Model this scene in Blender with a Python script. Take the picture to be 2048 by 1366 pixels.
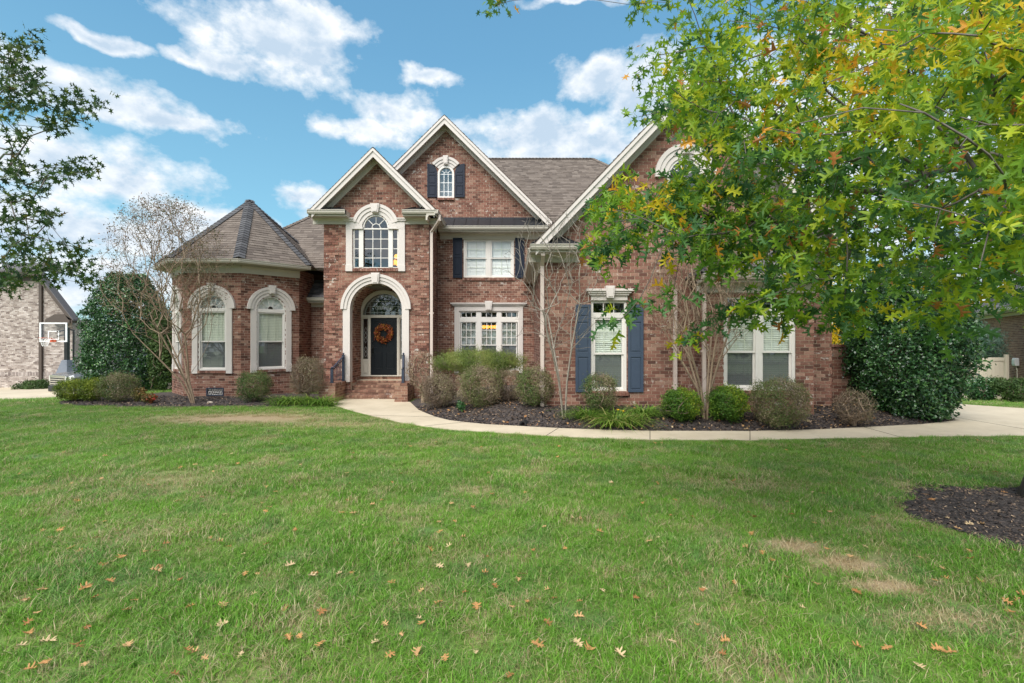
import bpy, math, random
import numpy as np
from mathutils import Vector, Matrix

random.seed(7); rng = np.random.default_rng(7)
R = math.radians
scene = bpy.context.scene
for o in list(bpy.data.objects): bpy.data.objects.remove(o)

# ------------------------------------------------------------------ camera
H, F = 1.9, 967.1                      # eye height and focal length in photo pixels
cam = bpy.data.objects.new('camera', bpy.data.cameras.new('camera'))
scene.collection.objects.link(cam); scene.camera = cam
cam.location = (0, 0, H); cam.rotation_euler = (R(90), 0, 0)
cam.data.sensor_width = 36; cam.data.lens = 17.0; cam.data.clip_start = .05; cam.data.clip_end = 2000

def PX(px, Y): return (px - 1024) * Y / F
def PZ(py, Y): return H + (683 - py) * Y / F
def P3(px, py, Y): return (PX(px, Y), Y, PZ(py, Y))

# ------------------------------------------------------------------ world, sun, exposure
SUN_EL, SUN_AZ = 48, 205                # azimuth measured from +Y clockwise
world = bpy.data.worlds.new('World'); scene.world = world; world.use_nodes = True
WT = world.node_tree; WT.nodes.clear()
def wn(t, **k):
    n = WT.nodes.new(t)
    for a, b in k.items(): setattr(n, a, b)
    return n
def wl(a, b): WT.links.new(a, b)
def wmath(op, a, b=None, c=None, clamp=False):
    n = wn('ShaderNodeMath', operation=op, use_clamp=clamp)
    for i, v in enumerate((a, b, c)):
        if v is None: continue
        if isinstance(v, (int, float)): n.inputs[i].default_value = v
        else: wl(v, n.inputs[i])
    return n.outputs[0]
def wvec(op, a, b=None):
    n = wn('ShaderNodeVectorMath', operation=op)
    for i, v in enumerate((a, b)):
        if v is None: continue
        if isinstance(v, tuple): n.inputs[i].default_value = v
        else: wl(v, n.inputs[i])
    return n.outputs['Value'] if op in ('LENGTH', 'DOT_PRODUCT') else n.outputs['Vector']
def wmix(f, a, b):
    n = wn('ShaderNodeMix', data_type='RGBA')
    if isinstance(f, float): n.inputs[0].default_value = f
    else: wl(f, n.inputs[0])
    for i, v in ((6, a), (7, b)):
        if isinstance(v, tuple): n.inputs[i].default_value = v
        else: wl(v, n.inputs[i])
    return n.outputs[2]
def wnoise(vec, scale, detail=6, rough=.55, dist=0):
    n = wn('ShaderNodeTexNoise'); wl(vec, n.inputs['Vector'])
    n.inputs['Scale'].default_value = scale; n.inputs['Detail'].default_value = detail
    n.inputs['Roughness'].default_value = rough; n.inputs['Distortion'].default_value = dist
    return n.outputs['Fac']
sky = wn('ShaderNodeTexSky', sky_type='NISHITA', sun_disc=False)
sky.sun_elevation = R(SUN_EL); sky.sun_rotation = R(SUN_AZ)
sky.altitude = 100; sky.air_density = 1.0; sky.dust_density = .6; sky.ozone_density = 1.6
SKY_S, CLOUD_S = .086, .73
tc = wn('ShaderNodeTexCoord'); D = tc.outputs['Generated']
skyc = wvec('MULTIPLY', sky.outputs[0], (SKY_S*.80, SKY_S*1.22, SKY_S*1.12))
# clouds: each bank is a soft ellipse at its own direction in the sky, broken up by noise
CL = [(560, 85, 150, 62), (620, 60, 85, 55), (470, 130, 75, 24), (195, 78, 62, 15), (370, 118, 34, 16),
      (170, 190, 190, 42), (330, 235, 110, 24), (120, 330, 210, 75), (250, 370, 80, 40), (60, 440, 200, 60), (250, 470, 240, 55),
      (790, 225, 95, 38), (730, 262, 95, 22), (850, 160, 62, 15), (820, 140, 26, 16), (1090, 275, 170, 42), (1190, 160, 90, 38),
      (1290, 150, 90, 42), (1310, 200, 130, 60), (1150, 300, 260, 40), (610, 390, 50, 22), (650, 420, 70, 25), (1150, 3, 110, 8),
      (1500, 300, 260, 110), (1800, 350, 300, 160), (1750, 80, 260, 70), (400, 440, 120, 36), (100, 560, 300, 80), (1980, 560, 200, 90)]
def dirof(px, py):
    v = Vector(((px-1024)/F, 1, (683-py)/F)); return v, v.length
wob = wn('ShaderNodeTexNoise'); wl(D, wob.inputs['Vector']); wob.inputs['Scale'].default_value = 13; wob.inputs['Detail'].default_value = 6
wobv = wvec('MULTIPLY', wvec('SUBTRACT', wob.outputs['Color'], (.5, .5, .5)), (.055, .055, .05))
Dw = wvec('ADD', D, wobv)
m = None
for (px, py, rx, ry) in CL:
    v, L = dirof(px, py); c = v / L
    sx, sz = F / rx * L, F / ry * L
    d = wvec('LENGTH', wvec('MULTIPLY', wvec('SUBTRACT', Dw, tuple(c)), (sx, sx*.3, sz)))
    m = wmath('SUBTRACT', 1.0, d) if m is None else wmath('SMOOTH_MAX', m, wmath('SUBTRACT', 1.0, d), .12)
# the rest of the sky carries the same broken cloud
sep = wn('ShaderNodeSeparateXYZ'); wl(D, sep.inputs[0])
hz = wmath('ADD', wmath('MAXIMUM', sep.outputs[2], 0.0), .16)
flat = wn('ShaderNodeCombineXYZ'); wl(wmath('DIVIDE', sep.outputs[0], hz), flat.inputs[0]); wl(wmath('DIVIDE', sep.outputs[1], hz), flat.inputs[1])
gen = wmath('SUBTRACT', wmath('MULTIPLY', wnoise(flat.outputs[0], 1.3, 5), 4.2), 1.75)
front = wmath('MULTIPLY_ADD', sep.outputs[1], 6.0, -2.6, clamp=True)
m = wmath('ADD', wmath('MULTIPLY', m, front), wmath('MULTIPLY', gen, wmath('SUBTRACT', 1.0, front)))
n1 = wnoise(wvec('MULTIPLY', D, (1, 1, 1.5)), 15, 9, .6)
dens = wmath('ADD', m, wmath('MULTIPLY_ADD', n1, 2.1, -1.02))
alpha = wmath('SMOOTHSTEP', dens, 0, 1) if False else wmath('MULTIPLY_ADD', dens, 1.5, .18, clamp=True)
Dup = wvec('ADD', D, (-.008, 0, .022))
n2 = wnoise(wvec('MULTIPLY', Dup, (1, 1, 1.5)), 15, 9, .6)
lit = wmath('ADD', wmath('MULTIPLY_ADD', wmath('SUBTRACT', n1, n2), 3.2, .92), wmath('MULTIPLY', wnoise(D, 5, 4), wmath('MULTIPLY', dens, -1.35)), clamp=True)
cloudc = wmix(lit, (.42*CLOUD_S, .52*CLOUD_S, .63*CLOUD_S, 1), (.76*CLOUD_S, .78*CLOUD_S, .80*CLOUD_S, 1))
hazef = wmath('MULTIPLY', wmath('POWER', wmath('SUBTRACT', 1.0, wmath('ABSOLUTE', sep.outputs[2]), clamp=True), 5.0), .45)
grad = wn('ShaderNodeValToRGB'); wl(sep.outputs[2], grad.inputs[0])
e_ = grad.color_ramp.elements; e_.new(.2); e_.new(.55)
for i_, (p_, c_) in enumerate(((0, (.28, .40, .49)), (.2, (.16, .335, .45)), (.5, (.098, .236, .380)), (1, (.055, .15, .29)))): e_[i_].position = p_; e_[i_].color = (*c_, 1)
base = wmix(.7, skyc, grad.outputs[0])
bg = wn('ShaderNodeBackground'); wl(wmix(wmath('MULTIPLY', alpha, .97), base, cloudc), bg.inputs[0]); bg.inputs[1].default_value = 1.0
wo = wn('ShaderNodeOutputWorld'); wl(bg.outputs[0], wo.inputs[0])

sun = bpy.data.lights.new('sun', 'SUN'); sun.energy = 3.0; sun.angle = R(50); sun.color = (1, .96, .9)
so = bpy.data.objects.new('sun', sun); scene.collection.objects.link(so)
az, el = R(SUN_AZ), R(SUN_EL)
sd = Vector((math.sin(az)*math.cos(el), math.cos(az)*math.cos(el), math.sin(el)))
so.rotation_euler = sd.to_track_quat('Z', 'Y').to_euler(); so.location = sd * 60
vs = scene.view_settings; vs.view_transform = 'Standard'; vs.look = 'None'; vs.gamma = 1; vs.use_curve_mapping = False
vs.exposure = .95
scene.cycles.max_bounces = 8; scene.cycles.transparent_max_bounces = 24; scene.cycles.use_denoising = True

# ------------------------------------------------------------------ materials
MAT = {}
def nodes_mat(name):
    m = bpy.data.materials.new(name); m.use_nodes = True; MAT[name] = m
    nt = m.node_tree; b = nt.nodes['Principled BSDF']
    return m, nt, b
class NT:
    def __init__(s, nt): s.nt = nt
    def n(s, t, **k):
        x = s.nt.nodes.new(t)
        for a, b in k.items(): setattr(x, a, b)
        return x
    def l(s, a, b): s.nt.links.new(a, b)
    def put(s, sock, v):
        if isinstance(v, (int, float, tuple)): sock.default_value = v
        else: s.l(v, sock)
    def math(s, op, a, b=None, c=None, clamp=False):
        x = s.n('ShaderNodeMath', operation=op, use_clamp=clamp)
        for i, v in enumerate((a, b, c)):
            if v is not None: s.put(x.inputs[i], v)
        return x.outputs[0]
    def mix(s, f, a, b, mode='MIX'):
        x = s.n('ShaderNodeMix', data_type='RGBA', blend_type=mode)
        s.put(x.inputs[0], f); s.put(x.inputs[6], a); s.put(x.inputs[7], b); return x.outputs[2]
    def noise(s, scale, detail=4, rough=.55, vec=None, dist=0):
        x = s.n('ShaderNodeTexNoise'); x.inputs['Scale'].default_value = scale; x.inputs['Detail'].default_value = detail
        x.inputs['Roughness'].default_value = rough; x.inputs['Distortion'].default_value = dist
        s.l(vec if vec is not None else s.pos(), x.inputs['Vector']); return x.outputs['Fac']
    def pos(s):
        if not hasattr(s, '_p'): s._p = s.n('ShaderNodeNewGeometry').outputs['Position']
        return s._p
    def ramp(s, f, stops, interp='LINEAR'):
        x = s.n('ShaderNodeValToRGB'); x.color_ramp.interpolation = interp
        e = x.color_ramp.elements
        while len(e) < len(stops): e.new(.5)
        for i, (p, c) in enumerate(stops): e[i].position = p; e[i].color = (*c, 1)
        s.put(x.inputs[0], f); return x.outputs[0]
    def attr(s, name):
        x = s.n('ShaderNodeAttribute', attribute_name=name); return x.outputs['Fac']
    def bump(s, h, dist=.01, st=.5):
        x = s.n('ShaderNodeBump'); x.inputs['Strength'].default_value = st; x.inputs['Distance'].default_value = dist
        s.l(h, x.inputs['Height']); return x.outputs[0]
    def scaled(s, sc):
        x = s.n('ShaderNodeVectorMath', operation='MULTIPLY'); s.l(s.pos(), x.inputs[0]); x.inputs[1].default_value = sc; return x.outputs[0]

def tone_of(t):
    """per-piece random value: stored tone plus the object's own random number"""
    oi = t.n('ShaderNodeObjectInfo')
    return t.math('FRACT', t.math('ADD', t.attr('tone'), oi.outputs['Random']))

def simple(name, col, rough=.6, var=.08, scale=3, metal=0, bump=0, bscale=60, spec=.5):
    m, nt, b = nodes_mat(name); t = NT(nt)
    f = t.noise(scale, 4)
    c = t.mix(t.math('MULTIPLY_ADD', f, var*2, -var+.0, clamp=False), (*col, 1), (*[min(1, x*2) for x in col], 1))
    g = t.noise(scale*14, 3)
    lo = tuple(x*(1-var) for x in col); hi = tuple(min(1, x*(1+var)) for x in col)
    c = t.mix(t.math('MULTIPLY_ADD', t.math('ADD', f, g), 1.0, -.5, clamp=True), (*lo, 1), (*hi, 1))
    t.l(c, b.inputs['Base Color']); b.inputs['Roughness'].default_value = rough; b.inputs['Metallic'].default_value = metal
    b.inputs['Specular IOR Level'].default_value = spec
    if bump: t.l(t.bump(t.noise(bscale, 3), .004, bump), b.inputs['Normal'])
    return m

def brick_mat(name, stops, white=.35, wcol=(.62, .56, .50)):
    m, nt, b = nodes_mat(name); t = NT(nt)
    tn = tone_of(t)
    c = t.ramp(tn, stops)
    mot = t.noise(30, 5, .65)
    c = t.mix(t.math('MULTIPLY_ADD', mot, 1.8, -.75, clamp=True), c, t.ramp(t.math('FRACT', t.math('MULTIPLY', tn, 7.3)), [(0, tuple(x*.55 for x in stops[0][1])), (1, tuple(x*1.25 for x in stops[-1][1]))]))
    # lime bloom on some bricks
    sp = t.noise(9, 5, .7); big = t.noise(1.1, 3)
    w = t.math('MULTIPLY', t.math('GREATER_THAN', t.math('FRACT', t.math('MULTIPLY', tn, 13.7)), 1-white), t.math('MULTIPLY_ADD', t.math('ADD', sp, t.math('MULTIPLY', big, .35)), 9, -6.6, clamp=True))
    c = t.mix(w, c, (*wcol, 1))
    st = t.noise(.8, 5, .6)
    c = t.mix(t.math('MULTIPLY_ADD', st, 1.2, -.45, clamp=True), c, t.mix(.75, c, (.09, .06, .05, 1)))
    t.l(c, b.inputs['Base Color']); b.inputs['Roughness'].default_value = .88; b.inputs['Specular IOR Level'].default_value = .25
    t.l(t.bump(t.noise(70, 4), .004, .6), b.inputs['Normal'])
    return m
brick_mat('brick_red', [(0, (.088, .038, .029)), (.2, (.152, .063, .046)), (.5, (.225, .096, .069)), (.8, (.280, .134, .097)), (1, (.355, .220, .165))], .30)
brick_mat('brick_grey', [(0, (.13, .10, .095)), (.3, (.29, .245, .225)), (.7, (.39, .335, .31)), (1, (.54, .49, .46))], .4, (.7, .66, .6))
brick_mat('brick_brown', [(0, (.20, .11, .08)), (.5, (.28, .16, .115)), (1, (.36, .22, .16))], .0)
brick_mat('brick_step', [(0, (.14, .07, .05)), (.5, (.26, .13, .09)), (1, (.36, .22, .15))], .12)
simple('mortar', (.50, .41, .31), .95, .18, 4, bump=.6)
simple('mortar_tan', (.66, .54, .42), .95, .15, 4, bump=.6)
simple('trim', (.58, .525, .490), .55, .05, 1.2, bump=.15, bscale=25)
simple('trim_tan', (.50, .455, .39), .5, .06, 1.2)
simple('vinyl', (.68, .64, .60), .4, .04, 1)
simple('soffit', (.42, .385, .33), .6, .06, 2)
simple('gutter', (.46, .42, .36), .35, .06, 2)
simple('downspout', (.56, .46, .41), .4, .08, 2)
simple('shutter_blue', (.046, .066, .104), .42, .14, 4, bump=.3, bscale=90)
simple('shutter_navy', (.010, .015, .030), .5, .14, 4, spec=.25)
simple('door_black', (.006, .008, .011), .45, .2, 4, spec=.2)
simple('iron', (.03, .04, .065), .4, .2, 6)
simple('brass', (.03, .03, .03), .3, .2, 6, metal=.8)
simple('metal_roof', (.030, .031, .036), .42, .2, 2, metal=.3)
simple('blind', (.68, .69, .58), .6, .03, 1)
simple('blind_white', (.88, .86, .86), .6, .03, 1)
simple('curtain', (.66, .68, .60), .8, .05, 2)
simple('interior', (.11, .095, .08), .9, .1, 1)
simple('dark_void', (.012, .012, .013), .95, .1, 1)
simple('white_paint', (.78, .78, .78), .4, .04, 2)
simple('vinyl_fence', (.66, .60, .48), .45, .04, 1)
simple('black_plastic', (.012, .013, .015), .45, .2, 5)
simple('grey_plastic', (.16, .18, .22), .45, .1, 5)
simple('rim_orange', (.60, .10, .025), .4, .1, 4)
simple('car_paint', (.20, .21, .225), .25, .06, 2, metal=.5)
simple('chrome', (.75, .77, .80), .12, .03, 2, metal=1)
simple('headlight', (.65, .66, .62), .1, .05, 2)
simple('tyre', (.015, .015, .016), .8, .2, 8)
simple('brown_fascia', (.075, .055, .045), .5, .1, 2)
simple('leaded', (.55, .55, .52), .3, .05, 4, metal=.3)
simple('stone_chip', (.5, .42, .34), .9, .2, 20)
simple('flower', (.85, .50, .01), .6, .1, 20)

def glass_mat(name, tint, refl=.10, mesh=0):
    m, nt, b = nodes_mat(name); t = NT(nt); nt.nodes.remove(b)
    g = t.n('ShaderNodeBsdfGlossy'); g.inputs['Roughness'].default_value = .02; g.inputs['Color'].default_value = (.95, .97, 1, 1)
    tr = t.n('ShaderNodeBsdfTransparent'); tr.inputs['Color'].default_value = (*tint, 1)
    ge = t.n('ShaderNodeNewGeometry'); dp = t.n('ShaderNodeVectorMath', operation='DOT_PRODUCT'); t.l(ge.outputs['Normal'], dp.inputs[0]); t.l(ge.outputs['Incoming'], dp.inputs[1])
    sch = t.math('MULTIPLY_ADD', t.math('POWER', t.math('SUBTRACT', 1.0, t.math('ABSOLUTE', dp.outputs['Value'])), 5.0), .92, .06)
    w = t.n('ShaderNodeTexNoise'); w.inputs['Scale'].default_value = 1.6
    bp = t.n('ShaderNodeBump'); bp.inputs['Strength'].default_value = .12; bp.inputs['Distance'].default_value = .02
    t.l(t.pos(), w.inputs['Vector']); t.l(w.outputs['Fac'], bp.inputs['Height']); t.l(bp.outputs[0], g.inputs['Normal'])
    if mesh:
        df = t.n('ShaderNodeBsdfDiffuse'); df.inputs[0].default_value = (.16, .17, .18, 1)
        ms = t.n('ShaderNodeMixShader'); ms.inputs[0].default_value = .38; t.l(tr.outputs[0], ms.inputs[1]); t.l(df.outputs[0], ms.inputs[2]); tr = ms
    mx = t.n('ShaderNodeMixShader'); t.l(t.math('MULTIPLY_ADD', sch, 1.0, refl, clamp=True), mx.inputs[0])
    t.l(tr.outputs[0], mx.inputs[1]); t.l(g.outputs[0], mx.inputs[2])
    t.l(mx.outputs[0], nt.nodes['Material Output'].inputs[0]); return m
glass_mat('glass', (.92, .95, .93), .02)
glass_mat('glass_screened', (.42, .44, .46), .03, .10)
glass_mat('glass_reflective', (.62, .64, .64), .10)
def emit_mat(name, col, s):
    m, nt, b = nodes_mat(name); b.inputs['Base Color'].default_value = (*col, 1)
    b.inputs['Emission Color'].default_value = (*col, 1); b.inputs['Emission Strength'].default_value = s
emit_mat('lamp_glow', (1, .42, .05), 1.6)

def shingle_mat(name, stops):
    m, nt, b = nodes_mat(name); t = NT(nt)
    tn = tone_of(t); c = t.ramp(tn, stops)
    g = t.noise(160, 2, .7)
    c = t.mix(t.math('MULTIPLY_ADD', g, 2.2, -.8, clamp=True), t.mix(.45, c, (.02, .018, .018, 1)), c)
    st = t.noise(.5, 4)
    c = t.mix(t.math('MULTIPLY_ADD', st, 1.0, -.35, clamp=True), c, t.mix(.5, c, (.07, .06, .055, 1)))
    t.l(c, b.inputs['Base Color']); b.inputs['Roughness'].default_value = .9; b.inputs['Specular IOR Level'].default_value = .2
    t.l(t.bump(g, .003, .5), b.inputs['Normal'])
shingle_mat('shingle_brown', [(0, (.155, .125, .107)), (.5, (.215, .175, .148)), (1, (.275, .228, .195))])
shingle_mat('shingle_grey', [(0, (.085, .080, .088)), (.5, (.18, .17, .18)), (1, (.28, .265, .275))])
shingle_mat('ridge_cap', [(0, (.075, .076, .084)), (.5, (.115, .116, .126)), (1, (.155, .155, .165))])

def leaf_mat(name, stops, trans=.3, gloss=.45, spec=.35, patch=0, patchcol=None):
    m, nt, b = nodes_mat(name); t = NT(nt)
    oi = t.n('ShaderNodeObjectInfo')
    tn = t.attr('tone')
    c = t.ramp(t.math('ADD', tn, t.math('MULTIPLY_ADD', t.noise(60, 2), .12, -.06)), stops)
    if patch: c = t.mix(t.math('MULTIPLY_ADD', t.noise(3.0, 3), patch, -patch*.5+.0, clamp=True), c, (*patchcol, 1))
    b.inputs['Roughness'].default_value = gloss; b.inputs['Specular IOR Level'].default_value = spec
    t.l(c, b.inputs['Base Color'])
    tl = t.n('ShaderNodeBsdfTranslucent'); t.l(t.mix(.5, c, (.45, .5, .05, 1), 'MULTIPLY') if False else c, tl.inputs[0])
    mx = t.n('ShaderNodeMixShader'); mx.inputs[0].default_value = trans
    t.l(b.outputs[0], mx.inputs[1]); t.l(tl.outputs[0], mx.inputs[2]); t.l(mx.outputs[0], nt.nodes['Material Output'].inputs[0])
leaf_mat('oak_leaf', [(0, (.040, .115, .048)), (.25, (.090, .205, .055)), (.45, (.170, .315, .028)), (.70, (.36, .46, .025)), (.84, (.62, .50, .025)), (.92, (.74, .36, .03)), (1, (.42, .17, .05))], .46, .5)
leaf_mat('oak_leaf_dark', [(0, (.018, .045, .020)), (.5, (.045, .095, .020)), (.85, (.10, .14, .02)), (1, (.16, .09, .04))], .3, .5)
leaf_mat('holly', [(0, (.012, .042, .014)), (.5, (.036, .105, .032)), (.85, (.085, .195, .050)), (1, (.15, .30, .075))], .12, .28, .6)
leaf_mat('shrub_brown', [(0, (.10, .07, .05)), (.5, (.20, .145, .10)), (.8, (.17, .17, .07)), (1, (.36, .29, .22))], .15, .7)
leaf_mat('shrub_mixed', [(0, (.03, .065, .018)), (.35, (.07, .13, .028)), (.6, (.14, .17, .05)), (.8, (.22, .17, .105)), (1, (.38, .30, .21))], .2, .6)
leaf_mat('shrub_bright', [(0, (.03, .085, .012)), (.5, (.085, .19, .018)), (.8, (.20, .30, .02)), (1, (.36, .36, .03))], .3, .55)
leaf_mat('hedge_lime', [(0, (.05, .09, .012)), (.5, (.14, .20, .02)), (1, (.30, .34, .03))], .3, .55)
leaf_mat('juniper', [(0, (.05, .09, .022)), (.5, (.16, .22, .045)), (.85, (.28, .30, .08)), (1, (.30, .26, .12))], .25, .6)
leaf_mat('myrtle_leaf', [(0, (.06, .07, .03)), (.4, (.13, .13, .05)), (.7, (.19, .11, .07)), (1, (.30, .18, .12))], .25, .6)
leaf_mat('sapling_leaf', [(0, (.08, .13, .02)), (.6, (.17, .23, .03)), (1, (.30, .32, .04))], .35, .5)
leaf_mat('strap_leaf', [(0, (.05, .12, .015)), (.5, (.13, .26, .03)), (.85, (.25, .34, .06)), (1, (.42, .34, .15))], .3, .5)
leaf_mat('yellow_leaf', [(0, (.45, .30, .01)), (.5, (.75, .50, .015)), (1, (.85, .66, .03))], .4, .5)
leaf_mat('blue_green', [(0, (.04, .085, .06)), (.5, (.09, .17, .12)), (1, (.20, .30, .22))], .2, .5)
leaf_mat('wreath_leaf', [(0, (.05, .010, .008)), (.4, (.20, .035, .014)), (.7, (.36, .09, .02)), (1, (.30, .17, .03))], .2, .5)
leaf_mat('nandina', [(0, (.08, .12, .03)), (.6, (.2, .14, .04)), (.85, (.4, .06, .03)), (1, (.5, .04, .03))], .3, .5)
leaf_mat('fallen', [(0, (.30, .13, .045)), (.4, (.50, .26, .10)), (.75, (.52, .33, .16)), (1, (.58, .44, .26))], .15, .7)

def bark_mat(name, a, b_, scale=(18, 18, 4)):
    m, nt, b = nodes_mat(name); t = NT(nt)
    f = t.noise(1, 5, .6, vec=t.scaled(scale))
    t.l(t.mix(t.math('MULTIPLY_ADD', f, 2.2, -.6, clamp=True), (*a, 1), (*b_, 1)), b.inputs['Base Color']); b.inputs['Roughness'].default_value = .85
    t.l(t.bump(f, .01, .5), b.inputs['Normal'])
bark_mat('bark_oak', (.05, .042, .036), (.16, .14, .12))
bark_mat('bark_myrtle', (.14, .095, .065), (.36, .265, .18), (30, 30, 3))
bark_mat('bark_pale', (.14, .12, .10), (.32, .28, .23), (30, 30, 8))
bark_mat('twig_brown', (.10, .07, .05), (.26, .19, .14))

# lawn: where it is thin, dry or dark is a matter of place
def ell(t, cx, cy, rx, ry, soft=1.0):
    s = t.n('ShaderNodeVectorMath', operation='SUBTRACT'); t.l(t.pos(), s.inputs[0]); s.inputs[1].default_value = (cx, cy, 0)
    u = t.n('ShaderNodeVectorMath', operation='MULTIPLY'); t.l(s.outputs[0], u.inputs[0]); u.inputs[1].default_value = (1/rx, 1/ry, 0)
    l = t.n('ShaderNodeVectorMath', operation='LENGTH'); t.l(u.outputs[0], l.inputs[0])
    return t.math('SUBTRACT', 1.0, l.outputs['Value'])
DRY = [(-6.6, 11.9, 3.4, 1.3, 1.0), (-4.0, 11.0, 2.5, .8, .6), (2.62, 4.48, .36, .24, 1.3), (2.88, 4.12, .40, .22, 1.3), (2.90, 3.74, .36, .17, 1.3), (-4.6, 6.6, 1.6, .9, .45), (-.5, 4.3, .9, .5, .25), (-3.6, 4.8, 1.6, .8, .35), (3.2, 6.4, 1.3, .5, .45), (-1.2, 5.4, .8, .4, .35), (3.0, 3.3, .7, .25, .6), (-1.6, 2.7, .8, .4, .25)]
def lawn_col(name, dark, blades):
    m, nt, b = nodes_mat(name); t = NT(nt)
    nz = t.noise(1.1, 5, .6); nf = t.noise(6, 3, .6)
    dry = t.math('MULTIPLY_ADD', t.math('ADD', nz, t.math('MULTIPLY', nf, .4)), 2.3, -1.52)
    for cx, cy, rx, ry, k in DRY:
        dry = t.math('MAXIMUM', dry, t.math('MULTIPLY', t.math('ADD', ell(t, cx, cy, rx, ry), t.math('MULTIPLY_ADD', nf, 1.0, -.45)), k*1.2))
    dry = t.math('ADD', dry, t.math('MULTIPLY', t.math('MULTIPLY_ADD', t.noise(24, 4, .7), 1.6, -.8), t.math('MULTIPLY', dry, 1.0, clamp=True)))
    dry = t.math('MINIMUM', t.math('MAXIMUM', dry, 0.10), 1.0)
    sx = t.n('ShaderNodeSeparateXYZ'); t.l(t.pos(), sx.inputs[0])
    band = t.math('SINE', t.math('ADD', t.math('MULTIPLY', sx.outputs[1], 2.4), t.math('MULTIPLY', nz, 3.0)))
    band = t.math('MULTIPLY_ADD', band, .22, .5)
    green = t.mix(t.math('ADD', band, t.math('MULTIPLY_ADD', t.noise(.7, 4), 1.6, -.8), clamp=True), (.092, .255, .014, 1), (.200, .440, .032, 1))
    yg = t.noise(2.2, 3); green = t.mix(t.math('MULTIPLY_ADD', yg, 2.5, -1.25, clamp=True), green, (.28, .40, .085, 1)); green = t.mix(t.math('MULTIPLY_ADD', t.noise(1.7, 4, .6, vec=t.scaled((1, 1, 3))), 3.0, -1.45, clamp=True), green, (.13, .27, .11, 1))
    straw = (.36, .29, .145, 1)
    if blades:
        tn = t.attr('tone')
        isdry = t.math('MULTIPLY_ADD', t.math('SUBTRACT', t.math('MULTIPLY_ADD', dry, 1.15, .05), tn), 6, .5, clamp=True)
        v = t.math('FRACT', t.math('MULTIPLY', tn, 17.3))
        green = t.mix(v, t.mix(.45, green, (.02, .08, .01, 1)), t.mix(.30, green, (.38, .62, .12, 1)))
        straw = t.mix(v, (.36, .27, .13, 1), (.62, .54, .34, 1))
        c = t.mix(isdry, green, straw)
    else:
        c = t.mix(dry, t.mix(.5, green, (.04, .05, .015, 1)), (.42, .31, .19, 1))
    t.l(c, b.inputs['Base Color']); b.inputs['Roughness'].default_value = .5; b.inputs['Specular IOR Level'].default_value = .3
    if blades:
        tl = t.n('ShaderNodeBsdfTranslucent'); t.l(c, tl.inputs[0]); mx = t.n('ShaderNodeMixShader'); mx.inputs[0].default_value = .35
        t.l(b.outputs[0], mx.inputs[1]); t.l(tl.outputs[0], mx.inputs[2]); t.l(mx.outputs[0], nt.nodes['Material Output'].inputs[0])
    else:
        t.l(t.bump(t.noise(40, 4, .7), .03, .9), b.inputs['Normal'])
lawn_col('lawn_soil', 1, False); lawn_col('grass_blade', 0, True)
def mulch_mat():
    m, nt, b = nodes_mat('mulch'); t = NT(nt)
    a = t.noise(38, 5, .7); c = t.ramp(a, [(.3, (.016, .013, .014)), (.5, (.055, .045, .043)), (.64, (.12, .092, .080)), (.74, (.28, .21, .16))])
    c = t.mix(t.math('MULTIPLY_ADD', t.noise(.9, 4), 1.6, -.7, clamp=True), c, (.10, .075, .062, 1))
    t.l(c, b.inputs['Base Color']); b.inputs['Roughness'].default_value = .95; t.l(t.bump(a, .03, 1), b.inputs['Normal'])
mulch_mat()
def chip_mat():
    m, nt, b = nodes_mat('mulch_chip'); t = NT(nt)
    t.l(t.ramp(t.attr('tone'), [(0, (.012, .010, .010)), (.6, (.05, .038, .035)), (.85, (.13, .085, .06)), (1, (.40, .28, .18))]), b.inputs['Base Color']); b.inputs['Roughness'].default_value = .9
chip_mat()
def concrete_mat():
    m, nt, b = nodes_mat('concrete'); t = NT(nt)
    a = t.noise(.9, 6, .65); g = t.noise(55, 4, .7)
    st_ = t.noise(3.2, 6, .7); c = t.mix(t.math('MULTIPLY_ADD', a, 1.8, -.45, clamp=True), (.44, .365, .26, 1), (.60, .515, .385, 1))
    c = t.mix(t.math('MULTIPLY_ADD', g, 3, -1.4, clamp=True), c, t.mix(.25, c, (.25, .21, .16, 1)))
    c = t.mix(t.math('MULTIPLY_ADD', st_, 3.0, -1.55, clamp=True), c, t.mix(.30, c, (.20, .16, .12, 1)))
    t.l(c, b.inputs['Base Color']); b.inputs['Roughness'].default_value = .85; t.l(t.bump(g, .003, .4), b.inputs['Normal'])
concrete_mat()

# ------------------------------------------------------------------ object helpers
COL = scene.collection
def props(o, label=None, cat=None, group=None, kind=None):
    if label: o['label'] = label
    if cat: o['category'] = cat
    if group: o['group'] = group
    if kind: o['kind'] = kind
    return o
def thing(name, label, cat, loc=(0, 0, 0), rz=0, group=None):
    o = bpy.data.objects.new(name, None); COL.objects.link(o); o.location = loc; o.rotation_euler = (0, 0, rz)
    o.empty_display_size = .2
    return props(o, label, cat, group)
def link(name, me, parent=None, kind=None):
    o = bpy.data.objects.new(name, me); COL.objects.link(o)
    if parent is not None:
        o.parent = parent
        if parent.type == 'EMPTY': o.matrix_parent_inverse = (Matrix.Translation(parent.location) @ parent.rotation_euler.to_matrix().to_4x4()).inverted()
    if kind: o['kind'] = kind
    return o
class Fr:
    """a plane to build on: u along it, v up it, d out of it"""
    def __init__(s, O, U, V=(0, 0, 1)):
        s.O, s.U, s.V = Vector(O), Vector(U).normalized(), Vector(V).normalized(); s.N = s.U.cross(s.V).normalized()
    def p(s, u, v, d=0): return s.O + s.U*u + s.V*v + s.N*d
def front(Y): return Fr((0, Y, 0), (1, 0, 0))
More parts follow.
